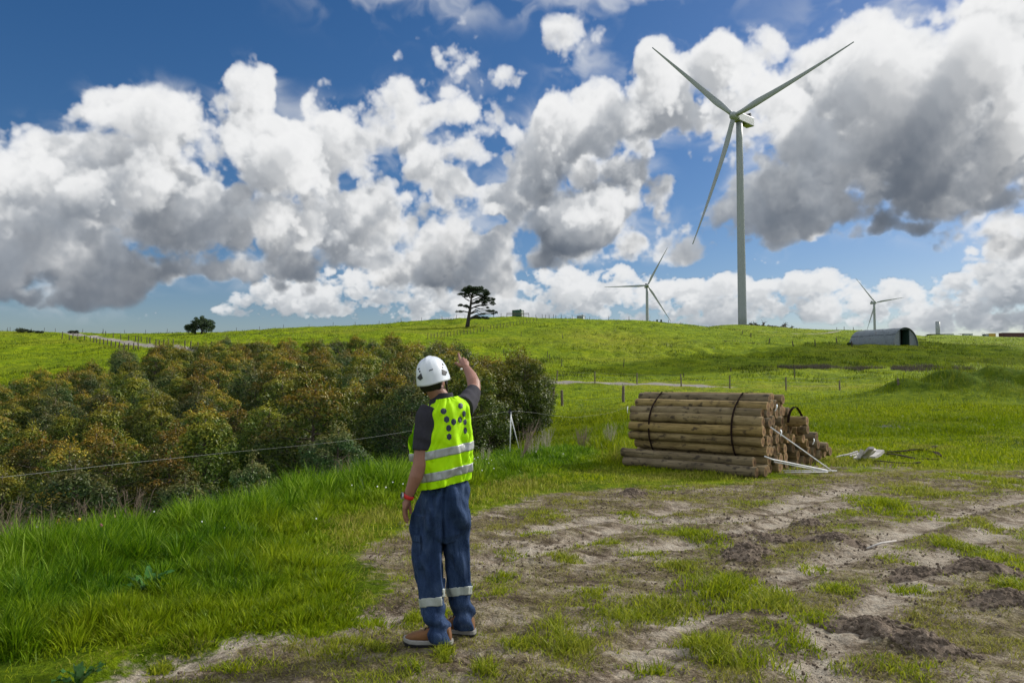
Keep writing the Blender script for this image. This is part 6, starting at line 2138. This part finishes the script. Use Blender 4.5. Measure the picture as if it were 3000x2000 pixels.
def build_grass():
    rng = np.random.default_rng(17)
    # --- tall lush bank on the left
    def wt(x, y):
        sd = poly_sd(TALL, x, y) + .65 * fbm(x * 1.0, y * 1.2, 4, 71)
        slope = (y > 7) & (base_h(x, y) < -.02) & (base_h(x, y) > -2.2) & (x < 1.5) & (y < 19)
        a = np.maximum(sst(-sd, -.12, .35), slope * .5)
        cl = .55 + .45 * sst(fbm(x * 2.2, y * 2.2, 3, 72), -.5, .3)
        return a * cl * np.minimum(1, (5.2 / np.maximum(y, 3))**1.15) * in_view(x, y)
    cen = scatter(2600, (-9, 4.5, 3.2, 19), wt, rng)
    per = (150 * np.minimum(1.6, (6.0 / np.maximum(cen[:, 1], 3.5))**.6)).astype(int)
    ci = np.repeat(np.arange(len(cen)), per)
    ang = rng.uniform(0, 2 * PI, len(ci)); rad = np.abs(rng.normal(size=len(ci))) * (.085 + .012 * cen[ci, 1])
    tx = np.stack([cen[ci, 0] + rad * np.cos(ang), cen[ci, 1] + rad * np.sin(ang)], 1)
    fx = scatter(110000, (-9, 4.5, 3.2, 19), wt, rng)
    xy = np.concatenate([tx, fx]); n = len(xy); x, y = xy[:, 0], xy[:, 1]; nt_ = len(tx)
    sd = -poly_sd(TALL, x, y)
    big = fbm(x * .7, y * .7, 3, 73); edge = sst(sd, -.1, 1.0)
    right = sst(x, -.9, .9)                                            # shorter beyond the person
    ch = np.concatenate([(rng.uniform(.55, 1.55, len(cen)))[ci] * (1 - .9 * np.clip(rad / .5, 0, .6)), rng.uniform(.3, .85, n - nt_)])
    h = (.10 + .21 * edge * (1 - .45 * right)) * (1 + .75 * big) * ch * rng.uniform(.6, 1.15, n)
    w = .0074 * (1 + .13 * np.maximum(0, y - 4)) * rng.uniform(.6, 1.7, n)
    yel = sst(1.0 - np.abs(sd - .25) * 1.1 + .6 * fbm(x, y, 2, 76) + .55 * (x > -2.8) * (y < 6.9), .2, 1.5)
    tint = np.concatenate([rng.uniform(-.22, .22, len(cen))[ci], np.zeros(n - nt_)])
    P = np.stack([x, y, height(x, y) - .012], 1)
    ld = np.concatenate([ang + rng.normal(size=nt_) * .5, 2.6 + rng.normal(size=n - nt_) * 1.2])
    lean = np.concatenate([.15 + 2.6 * rad + rng.uniform(0, .35, nt_), rng.uniform(.15, 1.1, n - nt_)])
    V, q, t, m = blades(P, h, w, ld, np.clip(lean, .1, 1.3), rng, 3)
    rn = np.clip(rng.uniform(0, 1, n) * .75 + .2 * sst(big, -.5, .5) + tint, 0, 1)
    tag(link('tall_grass', fast_mesh('tall_grass', V, [q, t], G_LUSH, False, dict(rnd=np.repeat(rn, m), dry=np.repeat(np.clip(yel * .9 * rng.uniform(.4, 1, n), 0, 1), m)))), kind='stuff')

    # --- low grass between the person, the pile and the dirt
    def wl(x, y):
        sdb = poly_sd(BARE, x, y); sdt = poly_sd(TALL, x, y)
        a = sst(sdb + .6 * fbm(x * .9, y * .9, 4, 81), -.15, .9) * sst(sdt, -.4, .2)
        pile = (np.abs((x - PO[0]) * PE[0] + (y - PO[1]) * PE[1] + 1.3) < 1.28) & (np.abs((x - PO[0]) * PB[0] + (y - PO[1]) * PB[1] - .5) < .62)
        return a * ~pile * np.minimum(1, (9.0 / np.maximum(y, 3))**1.0) * in_view(x, y) * (.35 + .65 * sst(fbm(x * 1.7, y * 1.7, 3, 82), -.45, .25))
    xy = scatter(200000, (-4, 27, 3.2, 34), wl, rng)
    x, y = xy[:, 0], xy[:, 1]; n = len(xy)
    nn = fbm(x * .6, y * .6, 3, 83); behind_pile = sst(y, 14, 19)
    lushband = np.exp(-((y - 22 - .12 * x) / 4.0)**2)
    wd_ = sst(-np.hypot((x - 1.7) / 1.9, (y - 16.5) / 2.6) + 1, 0, .5)
    h = (.055 + .06 * np.clip(nn + .4, 0, 1) + .10 * lushband * np.clip(nn + .5, 0, 1) + .26 * wd_) * rng.uniform(.5, 1.35, n)
    w = .0078 * (1 + .11 * np.maximum(0, y - 4)) * rng.uniform(.7, 1.4, n)
    dry = sst(fbm(x * .8, y * .8, 4, 84) + .42 - .07 * np.maximum(0, y - 12), .05, .7)
    grow('pasture_grass', xy, h, w, rng, G_SHORT, rng.uniform(0, 1, n) * (1 - .5 * lushband), dry * rng.uniform(.3, 1, n), (.1, 1.0), 3)

    # --- patches and thin tufts in the bare yard
    patches = [(2130, 1735, 175, 60, .16), (2240, 1770, 120, 40, .13), (1660, 1640, 55, 16, .10), (1990, 1660, 90, 22, .09), (2010, 1560, 45, 22, .12), (2080, 1580, 60, 25, .12), (1620, 1860, 75, 70, .17), (1700, 1900, 110, 50, .12), (1850, 1800, 130, 40, .10), (1960, 1770, 110, 45, .12), (1760, 1740, 90, 25, .08), (1430, 1740, 80, 22, .10),
               (1470, 1690, 60, 18, .08), (2060, 1900, 170, 45, .15), (2200, 1960, 160, 60, .16), (2330, 1880, 120, 40, .10), (2400, 1830, 90, 30, .10), (2600, 1485, 95, 35, .14), (2700, 1440, 110, 25, .10), (2790, 1600, 80, 30, .11), (2860, 1540, 90, 25, .10), (2960, 1660, 80, 50, .12), (2990, 1730, 60, 30, .12), (2380, 1670, 45, 20, .13),
               (1880, 1620, 80, 20, .08), (1780, 1590, 60, 15, .08), (1560, 1560, 60, 15, .08), (1500, 1620, 60, 18, .08), (1610, 1510, 90, 18, .09), (1850, 1510, 100, 16, .08), (1210, 1820, 40, 25, .10), (1300, 1925, 35, 25, .11), (1200, 1960, 45, 15, .09), (1430, 1975, 60, 25, .12), (830, 1930, 130, 35, .10), (1000, 1905, 110, 40, .11), (700, 1960, 110, 20, .10), (560, 1890, 80, 22, .10), (470, 1940, 40, 20, .10),
               (400, 1870, 160, 25, .12), (1330, 1800, 60, 18, .09), (1360, 1850, 70, 16, .08), (1100, 1905, 60, 22, .08), (2550, 1960, 120, 40, .12), (2750, 1980, 120, 35, .10), (2450, 1740, 70, 25, .09), (1760, 1850, 60, 25, .10), (1520, 1900, 70, 30, .10), (1180, 1700, 60, 18, .07), (1230, 1640, 50, 14, .07), (2960, 1420, 90, 25, .12), (2850, 1400, 90, 18, .10), (2480, 1500, 60, 14, .08), (1900, 1950, 120, 30, .10), (2660, 1730, 60, 22, .09), (2620, 1640, 60, 18, .08)]
    PT = []
    for px, py, rx, ry, hh in patches:
        c_ = flat(px, py); ex = abs(flat(px + rx, py)[0] - c_[0]); ey = abs(flat(px, py - ry)[1] - flat(px, py + ry)[1]) / 2
        PT.append((c_, ex, max(ey, .10), hh))
    X = []; Hh = []; Dr = []
    for c_, ex, ey, hh in PT:
        m = int(1700 * ex * ey * PI * min(1, (6.0 / c_[1])) + 110)
        q = rng.normal(size=(m * 2, 2)); q = q[np.hypot(*q.T) < 1.9] * .55
        x = c_[0] + q[:, 0] * ex; y = c_[1] + q[:, 1] * ey
        k = rng.uniform(0, 1, len(x)) < sst(fbm(x * 5, y * 5, 3, 91), -.45, .2)
        x, y = x[k], y[k]
        X.append(np.stack([x, y], 1)); Hh.append(hh * (1 - .45 * np.hypot(q[k, 0], q[k, 1])) * rng.uniform(.45, 1.2, len(x))); Dr.append(np.full(len(x), rng.uniform(-.1, .35)) + rng.uniform(-.15, .3, len(x)))
    xy = np.concatenate(X); h = np.concatenate(Hh); dr = np.concatenate(Dr); n = len(xy)
    grow('grass_patches', xy, h, .0075 * (1 + .1 * np.maximum(0, xy[:, 1] - 4)) * rng.uniform(.7, 1.4, n), rng, G_SHORT, rng.uniform(0, 1, n), dr, (.25, 1.25), 3)

    def wy(x, y):
        sdb = -poly_sd(BARE, x, y)
        f = sst(fbm(x * 2.4, y * 3.0, 4, 95), -.12, .36) * .8 + .08
        tr = np.min([line_d(t, x, y) for t in TRACKS], 0)
        return sst(sdb, -.2, .3) * f * sst(tr, .08, .35) * np.minimum(1, (5.0 / np.maximum(y, 2.5))) * in_view(x, y)
    xy = scatter(105000, (-5, 12, 2.6, 14.5), wy, rng)
    n = len(xy); x, y = xy[:, 0], xy[:, 1]
    grow('sparse_grass', xy, rng.uniform(.015, .055, n) * (1 + .6 * sst(fbm(x * 3, y * 3, 2, 96), 0, .5)), .0062 * (1 + .1 * np.maximum(0, y - 4)) * rng.uniform(.6, 1.3, n), rng, G_SHORT, rng.uniform(0, 1, n), sst(fbm(x * 1.3, y * 1.3, 3, 97), -.6, .3) * rng.uniform(.55, 1.1, n), (.4, 1.35), 2)

    # --- rough pasture out to the track and the hill
    def polar(n, d0, d1, u0=-.76, u1=.76, p=1.0):
        t = rng.uniform(0, 1, n)
        d = (d0**-p + t * (d1**-p - d0**-p))**(-1 / p)
        return np.stack([rng.uniform(u0, u1, n) * d, d], 1)
    xy = polar(150000, 24, 85, p=.6)
    x, y = xy[:, 0], xy[:, 1]
    rd = line_d(ROAD, x, y)
    k = (rd > 2.0) & (rng.uniform(0, 1, len(x)) < .25 + .75 * sst(fbm(x * .55, y * .8, 3, 101), -.3, .3))
    xy = xy[k]; x, y = xy[:, 0], xy[:, 1]; n = len(xy)
    lush = sum(np.exp(-((x - mx) / a)**2 - ((y - my) / b)**2) for (mx, my), a, b, h_ in _m)
    h = rng.uniform(.07, .20, n) * (1 + .9 * sst(fbm(x * .3, y * .4, 2, 102), .0, .5)) * (1 + 1.6 * lush)
    grow('rough_pasture', xy, h, .012 * (1 + .03 * (y - 24)) * rng.uniform(.7, 1.4, n), rng, G_HILL, rng.uniform(0, 1, n) * (1 - .45 * np.clip(lush, 0, 1)), .5 * sst(fbm(x * .15, y * .15, 3, 103), .1, .5) * rng.uniform(.3, 1, n), (.1, .9), 2)
    xy = polar(330000, 75, 330, p=.35)
    x, y = xy[:, 0], xy[:, 1]
    rd = np.minimum(line_d(ROAD, x, y), line_d(TRAIL, x, y) + 1)
    k = (rd > 2.4) & (rng.uniform(0, 1, len(x)) < .12 + .88 * sst(fbm(x * .16, y * .10, 4, 104), -.2, .35))
    xy = xy[k]; x, y = xy[:, 0], xy[:, 1]; n = len(xy)
    dk = sst(fbm(x * .42, y * .28, 4, 131), .08, .24) * (rng.uniform(0, 1, n) < .8)  # darker clumps put shadow speckle into the hill grass colour
    grow('hill_grass', xy, rng.uniform(.10, .30, n) * (1 + 1.3 * dk) * (1 + .5 * sst(fbm(x * .1, y * .1, 2, 105), 0, .5)), .045 * (1 + .008 * (y - 75)) * rng.uniform(.6, 1.5, n), rng, G_HILL, rng.uniform(0, 1, n) * (1 - .95 * dk), .35 * (1 - dk) * sst(fbm(x * .05, y * .05, 3, 106), .1, .5) * rng.uniform(.3, 1, n), (.2, 1.1), 1)
    # --- brown rushes in the wet hollow
    a, b = at(2255, 1084, 95), at(2880, 1092, 95)
    n = 16000; t = rng.uniform(0, 1, n)
    x = a[0] + (b[0] - a[0]) * t; y = 95 + rng.normal(size=n) * 1.6 + 1.5 * np.sin(t * 9)
    y = y + 1.8 * vn(x * .13, x * 0, 7); k = fbm(x * .35, y * .5, 3, 111) > -.12 + .9 * (np.abs(t - .5) / .5)**4 * .5; x, y = x[k], y[k]; n = len(x)
    grow('rushes', np.stack([x, y], 1), rng.uniform(.2, .65, n), .05 * rng.uniform(.6, 1.4, n), rng, G_RUSH, rng.uniform(0, 1, n), rng.uniform(0, 1, n), (.1, .7), 1)
    # --- dark wiry scrub along the terraces of the hill
    xs = []
    for (p0, p1, d) in (((1780, 945), (2000, 975), 215), ((1900, 960), (2090, 962), 225), ((900, 968), (1330, 952), 222), ((720, 990), (1000, 975), 205), ((2120, 1000), (2200, 1030), 170), ((650, 1003), (900, 998), 180)):
        q0 = at(*p0, d); q1 = at(*p1, d); m = 900; t = rng.uniform(0, 1, m)
        x = q0[0] + (q1[0] - q0[0]) * t; y = d + rng.normal(size=m) * 5 + 6 * np.sin(t * 7)
        kk = fbm(x * .22, y * .3, 3, 121) > .12
        xs.append(np.stack([x[kk], y[kk]], 1))
    xy = np.concatenate(xs); n = len(xy)
    grow('terrace_scrub', xy, rng.uniform(.15, .4, n), .12 * rng.uniform(.6, 1.4, n), rng, G_RUSH, rng.uniform(0, 1, n) * .6, rng.uniform(0, .6, n), (.3, 1.2), 1)


build_grass()

# ---------------------------------------------------------------- single plants at the edge of the bank
M['stalk'] = simple('dead_stalk', (.20, .150, .105), .95, 0, .35, 8)
M['stalk_pale'] = simple('pale_dry_stalk', (.36, .33, .24), .95, 0, .3, 8)
M['broad'] = leaf_material('broad_weed_leaf', [(.1, (.020, .065, .010)), (.55, (.040, .115, .014)), (.9, (.08, .17, .03))], None, .25, .4)


def dead_weed(px, py, d, h, label, seed, m=None, n=34, spread=.22):
    rng = np.random.default_rng(seed)
    p = at(px, py, d); g = h1(p[0], p[1])
    mb = MB()
    for i in range(n):
        a = rng.uniform(0, 6.28); s = rng.uniform(.2, 1)
        b = np.array([math.cos(a) * .05, math.sin(a) * .05, 0]) * rng.uniform(.2, 1.6)
        hh = h * rng.uniform(.55, 1.05)
        tip = b + np.array([math.cos(a) * spread * s, math.sin(a) * spread * s, hh])
        mid = b + (tip - b) * .5 + rng.normal(size=3) * .02
        mb.tube([b, mid, tip], [.0045, .0035, .0015], 4, False)
        for k in range(4):
            t = rng.uniform(.35, .98); q = b + (tip - b) * t
            e = q + np.array([rng.normal() * .045, rng.normal() * .045, rng.uniform(.03, .11)])
            mb.tube([q, e], [.0028, .001], 3, False)
    o = mb.build('dead_weed', m or M['stalk'], None, True, (p[0], p[1], g))
    tag(o, label, 'weed', 'dry weeds on the bank')


for i, a in enumerate([(388, 1445, 8.4, .80, 'tall reddish brown dead weed standing highest on the bank edge'), (268, 1465, 8.0, .66, 'greyish dead weed left of the tallest one on the bank'), (160, 1478, 7.7, .62, 'bushy pale dead weed at the bank edge near the orange topped sapling'), (20, 1500, 7.3, .72, 'dark dead weed at the far left picture edge on the bank'), (-25, 1480, 7.2, .7, 'dead weed cut off by the left picture edge'), (60, 1490, 7.4, .5, 'short dead weed beside the far left dark one')]):
    dead_weed(*a, 200 + i)
dead_weed(1008, 1400, 12.0, .62, 'thin brown dead weed beside the saplings left of the pointing man', 210, None, 20, .12)
dead_weed(1600, 1330, 17.2, .55, 'pale dry stalks in the weeds between rods and log pile', 211, M['stalk_pale'], 26, .16)
dead_weed(1560, 1370, 15.6, .45, 'pale dry stalks nearest the crossed white rods', 212, M['stalk_pale'], 20, .14)
dead_weed(1790, 1300, 17.5, .6, 'pale dry stalks right beside the grassy end of the logs', 213, M['stalk_pale'], 30, .16)
dead_weed(1705, 1300, 18.0, .5, 'brownish dry weed clump amid green weeds left of the logs', 214, M['stalk'], 34, .25)
dead_weed(1420, 1430, 13.4, .4, 'thin dry stalks in the grass at the right hip of the man', 215, M['stalk_pale'], 10, .08)


def bare_shrub():
    rng = np.random.default_rng(9)
    b = at(1520, 1385, 14.6); g = h1(b[0], b[1])
    o = np.array([b[0], b[1], g]); mb = MB()
    tip = at(1578, 1225, 15.0) - o
    for i in range(46):
        t = rng.uniform(.0, .55); s = tip * t + rng.normal(size=3) * .01
        e = tip * rng.uniform(.6, 1.02) + rng.normal(size=3) * [.14, .14, .06]
        m = (s + e) / 2 + rng.normal(size=3) * .03
        mb.tube([s, m, e], [.0032, .0024, .0009], 4, False)
    mb.tube([np.zeros(3), tip * .3 + [.02, 0, 0], tip * .7], [.010, .007, .004], 5)
    tag(mb.build('bare_shrub', M['stalk'], None, True, o), 'leaning leafless twiggy shrub beside the crossed white rods', 'shrub')


bare_shrub()


def broad_weed(px, py, n, ln, label, seed):
    rng = np.random.default_rng(seed)
    p = flat(px, py); g = h1(*p); V = []; F_ = []; R_ = []
    for i in range(n):
        a = rng.uniform(0, 6.28); el = rng.uniform(.8, 1.4); l = ln * rng.uniform(.6, 1.1); w = l * rng.uniform(.055, .09)
        d = np.array([math.cos(a), math.sin(a), 0]); s = np.array([-d[1], d[0], 0]); k = 8; b0 = len(V)
        for j in range(k + 1):
            t = j / k
            c_ = d * (l * math.cos(el) * t + .25 * l * t * t) + np.array([0, 0, l * math.sin(el) * t - .38 * l * t**2.4])
            ww = w * math.sin(PI * min(1, t * .92 + .06))**.7
            wav = .012 * math.sin(j * 2 + i)
            V += [c_ - s * ww + [0, 0, .25 * ww + wav], c_, c_ + s * ww + [0, 0, .25 * ww - wav]]; R_ += [rng.uniform(.3, .7)] * 3
        for j in range(k):
            q = b0 + 3 * j
            F_ += [(q, q + 1, q + 4, q + 3), (q + 1, q + 2, q + 5, q + 4)]
    o = link('broad_weed', fast_mesh('broad_weed', np.array(V), [np.array(F_)], M['broad'], True, dict(rnd=np.array(R_))))
    o.location = (p[0], p[1], g)
    tag(o, label, 'weed', 'broad leaved weeds')


broad_weed(430, 1745, 22, .30, 'dark blue green broad leaved weed in the middle of the tall grass', 1)
broad_weed(285, 1650, 14, .30, 'broad leaved weed beside the small pink flower', 3)
broad_weed(230, 2012, 16, .18, 'flat broad leaved weed cut by the bottom picture edge', 6)


def flowers():
    rng = np.random.default_rng(3)
    wm = simple('white_petals', (.80, .80, .76), .6, 0, .05, 8)
    V = MB()
    spots = [(1395, 1350), (1400, 1370), (1420, 1360), (1425, 1365), (1432, 1384), (1447, 1388), (1412, 1395), (1390, 1372), (1470, 1338), (1440, 1375), (520, 1500), (530, 1490), (450, 1528), (432, 1495), (655, 1572), (590, 1570), (470, 1488), (505, 1478), (540, 1476), (1030, 1462), (1105, 1470), (1130, 1466), (1150, 1440), (925, 1595), (105, 1625), (85, 1618), (1650, 1350), (1570, 1350), (1180, 1452), (330, 1495)]
    for px, py in spots:
        p = flat(px, py + 25); z = h1(*p) + rng.uniform(.16, .34)
        k = 8; r = rng.uniform(.007, .012); t = np.arange(k) * 2 * PI / k
        V.rings([np.stack([p[0] + q * r * np.cos(t), p[1] + q * r * np.sin(t), np.full(k, z + dz)], 1) for q, dz in ((.4, -.006), (1, 0), (.8, .006), (.3, .010))])
    tag(V.build('white_flowers', wm), kind='stuff')
    for nm, px, py, c_, lab in (('yellow_flower', 230, 1572, (.75, .55, .02), 'single yellow flower in the tall grass on the left'), ('pink_flower', 293, 1616, (.50, .06, .22), 'single pink flower head beside a broad leaved weed')):
        p = flat(px, py + 22); z = h1(*p) + .30
        mb = MB(); ellipsoid(mb, np.zeros(3), (.016, .016, .018), None, 8, 10)
        r = empty(nm, (p[0], p[1], z), lab, 'flower')
        mb.build('bloom', simple(nm + '_petals', c_, .6), r, True)
        s = MB(); s.tube([(0, 0, -.30), (.01, 0, -.15), (0, 0, -.01)], .003, 5); s.build('stem', M['broad'], r)


flowers()

# ---------------------------------------------------------------- clouds added out of view to shade the yard, the hollow and the tall turbine
def cloud_material(thin):
    m, nt, out = mat('shade_cumulus')
    b = bsdf(nt, out, (.85, .86, .88), 1, 0, None, spec=0)
    t = N(nt, 'ShaderNodeBsdfTransparent'); mx = N(nt, 'ShaderNodeMixShader', inp={0: thin})
    L(nt, b.outputs[0], mx.inputs[1]); L(nt, t.outputs[0], mx.inputs[2]); L(nt, mx.outputs[0], out.inputs['Surface'])
    return m


CLOUD_M = {k: cloud_material(k) for k in (.77, .3)}


def shade_cloud(cells, z, seed, thin=.3):
    sx, cx = math.sin(math.radians(60)), math.cos(math.radians(60)); k = 1 / math.tan(math.radians(34))
    mb = MB(); rng = np.random.default_rng(seed)
    for gx, gy, rx, ry in cells:
        c_ = np.array([gx + sx * k * z, gy + cx * k * z, z])
        ellipsoid(mb, c_, (rx, ry, 6), None, 14, 22)
        for i in range(10):
            a = rng.uniform(0, 6.28); q = rng.uniform(.5, .95)
            ellipsoid(mb, c_ + [math.cos(a) * rx * q, math.sin(a) * ry * q, rng.uniform(0, 6)], (rx * .3, ry * .3, 5), None, 8, 12)
    me = remeshed(mb, 'cloud', 1.6, 3, CLOUD_M[thin])
    v = co(me); v += np.array([vtx.normal[:] for vtx in me.vertices]) * (2.2 * fbm(v[:, 0] / 7, v[:, 1] / 7, 4, seed))[:, None]
    set_co(me, v)
    tag(link('cloud', me), kind='stuff')  # unseen cloud, added for the shade it casts


shade_cloud([(3, 8, 22, 14), (14, 24, 17, 19), (0, -14, 34, 22), (30, 34, 14, 14), (-10, 2, 16, 12)], 300, 1, .77)
shade_cloud([(112, 336, 34, 34), (72, 312, 30, 28), (30, 290, 28, 24), (-10, 270, 24, 18)], 430, 3)
shade_cloud([(42, 112, 22, 18), (76, 116, 28, 22), (24, 104, 12, 10), (66, 142, 24, 12), (104, 112, 26, 26), (82, 156, 16, 10)], 330, 2)
# ---------------------------------------------------------------- world, sun, camera
SUN_AZ = math.radians(60); SUN_EL = math.radians(34)
SUN = Vector((math.sin(SUN_AZ) * math.cos(SUN_EL), math.cos(SUN_AZ) * math.cos(SUN_EL), math.sin(SUN_EL)))


def build_world():
    w = bpy.data.worlds.new('World'); scene.world = w; w.use_nodes = True
    nt = w.node_tree; nt.nodes.clear()
    out = N(nt, 'ShaderNodeOutputWorld')
    sky = N(nt, 'ShaderNodeTexSky', sky_type='NISHITA', sun_disc=False, sun_elevation=SUN_EL, sun_rotation=SUN_AZ, air_density=1.0, dust_density=.6, ozone_density=3.0)
    bg = N(nt, 'ShaderNodeBackground', inp={'Strength': .10})
    tcol = N(nt, 'ShaderNodeHueSaturation', inp={'Saturation': 1.30, 'Value': .60})
    L(nt, sky.outputs[0], tcol.inputs['Color'])
    rgb, al = cloud_field()
    H, W = al.shape
    img = bpy.data.images.new('cloud_field', W, H, alpha=True, float_buffer=True)
    img.colorspace_settings.name = 'Non-Color'; img.alpha_mode = 'CHANNEL_PACKED'
    px = np.dstack([rgb / np.maximum(al[..., None], 1e-3), al])[::-1].astype(np.float32)
    img.pixels.foreach_set(np.ascontiguousarray(px).ravel()); img.update(); img.pack()
    g = N(nt, 'ShaderNodeNewGeometry'); tc = N(nt, 'ShaderNodeTexCoord')
    # fine curl torn into the cloud edges
    nz = N(nt, 'ShaderNodeTexNoise', inp={'Scale': 55.0, 'Detail': 4.0, 'Roughness': .6}); L(nt, tc.outputs['Generated'], nz.inputs['Vector'])
    sub = N(nt, 'ShaderNodeVectorMath', operation='SUBTRACT'); L(nt, nz.outputs['Color'], sub.inputs[0]); sub.inputs[1].default_value = (.5, .5, .5)
    sc = N(nt, 'ShaderNodeVectorMath', operation='SCALE'); L(nt, sub.outputs[0], sc.inputs[0]); sc.inputs['Scale'].default_value = .006
    ad = N(nt, 'ShaderNodeVectorMath', operation='ADD'); L(nt, tc.outputs['Generated'], ad.inputs[0]); L(nt, sc.outputs[0], ad.inputs[1])
    nm = N(nt, 'ShaderNodeVectorMath', operation='NORMALIZE'); L(nt, ad.outputs[0], nm.inputs[0])
    sp = N(nt, 'ShaderNodeSeparateXYZ'); L(nt, nm.outputs[0], sp.inputs[0])
    az = mth(nt, 'ARCTAN2', sp.outputs[0], sp.outputs[1]); el = mth(nt, 'ARCSINE', sp.outputs[2])
    A = math.radians(SKY_AZ); E0 = math.radians(SKY_E0); E1 = math.radians(SKY_E1)
    u = mth(nt, 'MULTIPLY_ADD', az, 1 / (2 * A), .5); v = mth(nt, 'MULTIPLY_ADD', el, 1 / (E1 - E0), -E0 / (E1 - E0))
    cb = N(nt, 'ShaderNodeCombineXYZ'); L(nt, u, cb.inputs[0]); L(nt, v, cb.inputs[1])
    im = N(nt, 'ShaderNodeTexImage', image=img, interpolation='Cubic', extension='CLIP'); L(nt, cb.outputs[0], im.inputs['Vector'])
    # broken cloud over the unseen rest of the sky, brightened to light the yard
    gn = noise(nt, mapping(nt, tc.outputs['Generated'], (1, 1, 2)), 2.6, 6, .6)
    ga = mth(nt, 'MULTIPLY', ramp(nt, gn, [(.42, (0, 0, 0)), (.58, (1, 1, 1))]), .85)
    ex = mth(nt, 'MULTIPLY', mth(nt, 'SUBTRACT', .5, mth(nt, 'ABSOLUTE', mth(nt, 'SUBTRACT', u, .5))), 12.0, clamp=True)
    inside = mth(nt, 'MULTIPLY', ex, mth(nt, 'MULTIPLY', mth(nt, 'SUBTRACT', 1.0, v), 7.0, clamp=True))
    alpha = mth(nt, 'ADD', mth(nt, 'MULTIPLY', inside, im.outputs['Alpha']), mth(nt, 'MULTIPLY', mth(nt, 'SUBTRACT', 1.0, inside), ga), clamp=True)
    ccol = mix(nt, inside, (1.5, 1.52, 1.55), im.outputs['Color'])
    # glow round the sun, added out of view for soft light from the right
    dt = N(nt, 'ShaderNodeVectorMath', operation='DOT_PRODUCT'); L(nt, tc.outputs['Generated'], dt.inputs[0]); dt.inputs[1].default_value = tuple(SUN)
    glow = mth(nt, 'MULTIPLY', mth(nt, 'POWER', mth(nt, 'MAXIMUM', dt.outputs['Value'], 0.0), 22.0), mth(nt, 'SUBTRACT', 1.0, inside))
    skyl = N(nt, 'ShaderNodeVectorMath', operation='SCALE'); L(nt, tcol.outputs[0], skyl.inputs[0]); skyl.inputs['Scale'].default_value = 1.0
    tin = N(nt, 'ShaderNodeVectorMath', operation='MULTIPLY'); L(nt, skyl.outputs[0], tin.inputs[0]); tin.inputs[1].default_value = (1.0, .97, 1.06)
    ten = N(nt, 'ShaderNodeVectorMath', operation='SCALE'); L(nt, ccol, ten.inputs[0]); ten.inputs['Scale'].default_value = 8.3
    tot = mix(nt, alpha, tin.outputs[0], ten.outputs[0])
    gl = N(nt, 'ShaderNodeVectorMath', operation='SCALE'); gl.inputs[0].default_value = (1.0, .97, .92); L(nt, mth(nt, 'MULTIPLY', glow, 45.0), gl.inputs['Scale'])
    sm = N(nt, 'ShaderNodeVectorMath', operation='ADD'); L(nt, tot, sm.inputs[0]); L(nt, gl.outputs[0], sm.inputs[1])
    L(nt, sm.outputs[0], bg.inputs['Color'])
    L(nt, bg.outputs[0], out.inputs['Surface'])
    w.cycles.sampling_method = 'MANUAL'; w.cycles.sample_map_resolution = 1024


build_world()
sl = bpy.data.lights.new('sun', 'SUN'); sl.energy = 5.0; sl.angle = math.radians(.5); sl.color = (1.0, .95, .86)
so = bpy.data.objects.new('sun', sl); COL.objects.link(so)
so.rotation_euler = (-SUN).to_track_quat('-Z', 'Y').to_euler()

cam = bpy.data.cameras.new('camera'); cam.sensor_width = 36; cam.lens = F / 3000 * 36; cam.clip_start = .05; cam.clip_end = 12000
cobj = bpy.data.objects.new('camera', cam); COL.objects.link(cobj)
cobj.location = CAM; cobj.rotation_euler = (PI / 2 + PITCH, 0, 0)
scene.camera = cobj
vs = scene.view_settings
vs.view_transform = 'Standard'; vs.look = 'None'; vs.gamma = 1; vs.use_curve_mapping = False; vs.exposure = 0.35
scene.render.engine = 'CYCLES'
c = scene.cycles
c.max_bounces = 8; c.diffuse_bounces = 3; c.glossy_bounces = 3; c.transmission_bounces = 4; c.transparent_max_bounces = 8
c.use_denoising = True
c.use_adaptive_sampling = True; c.adaptive_threshold = .015
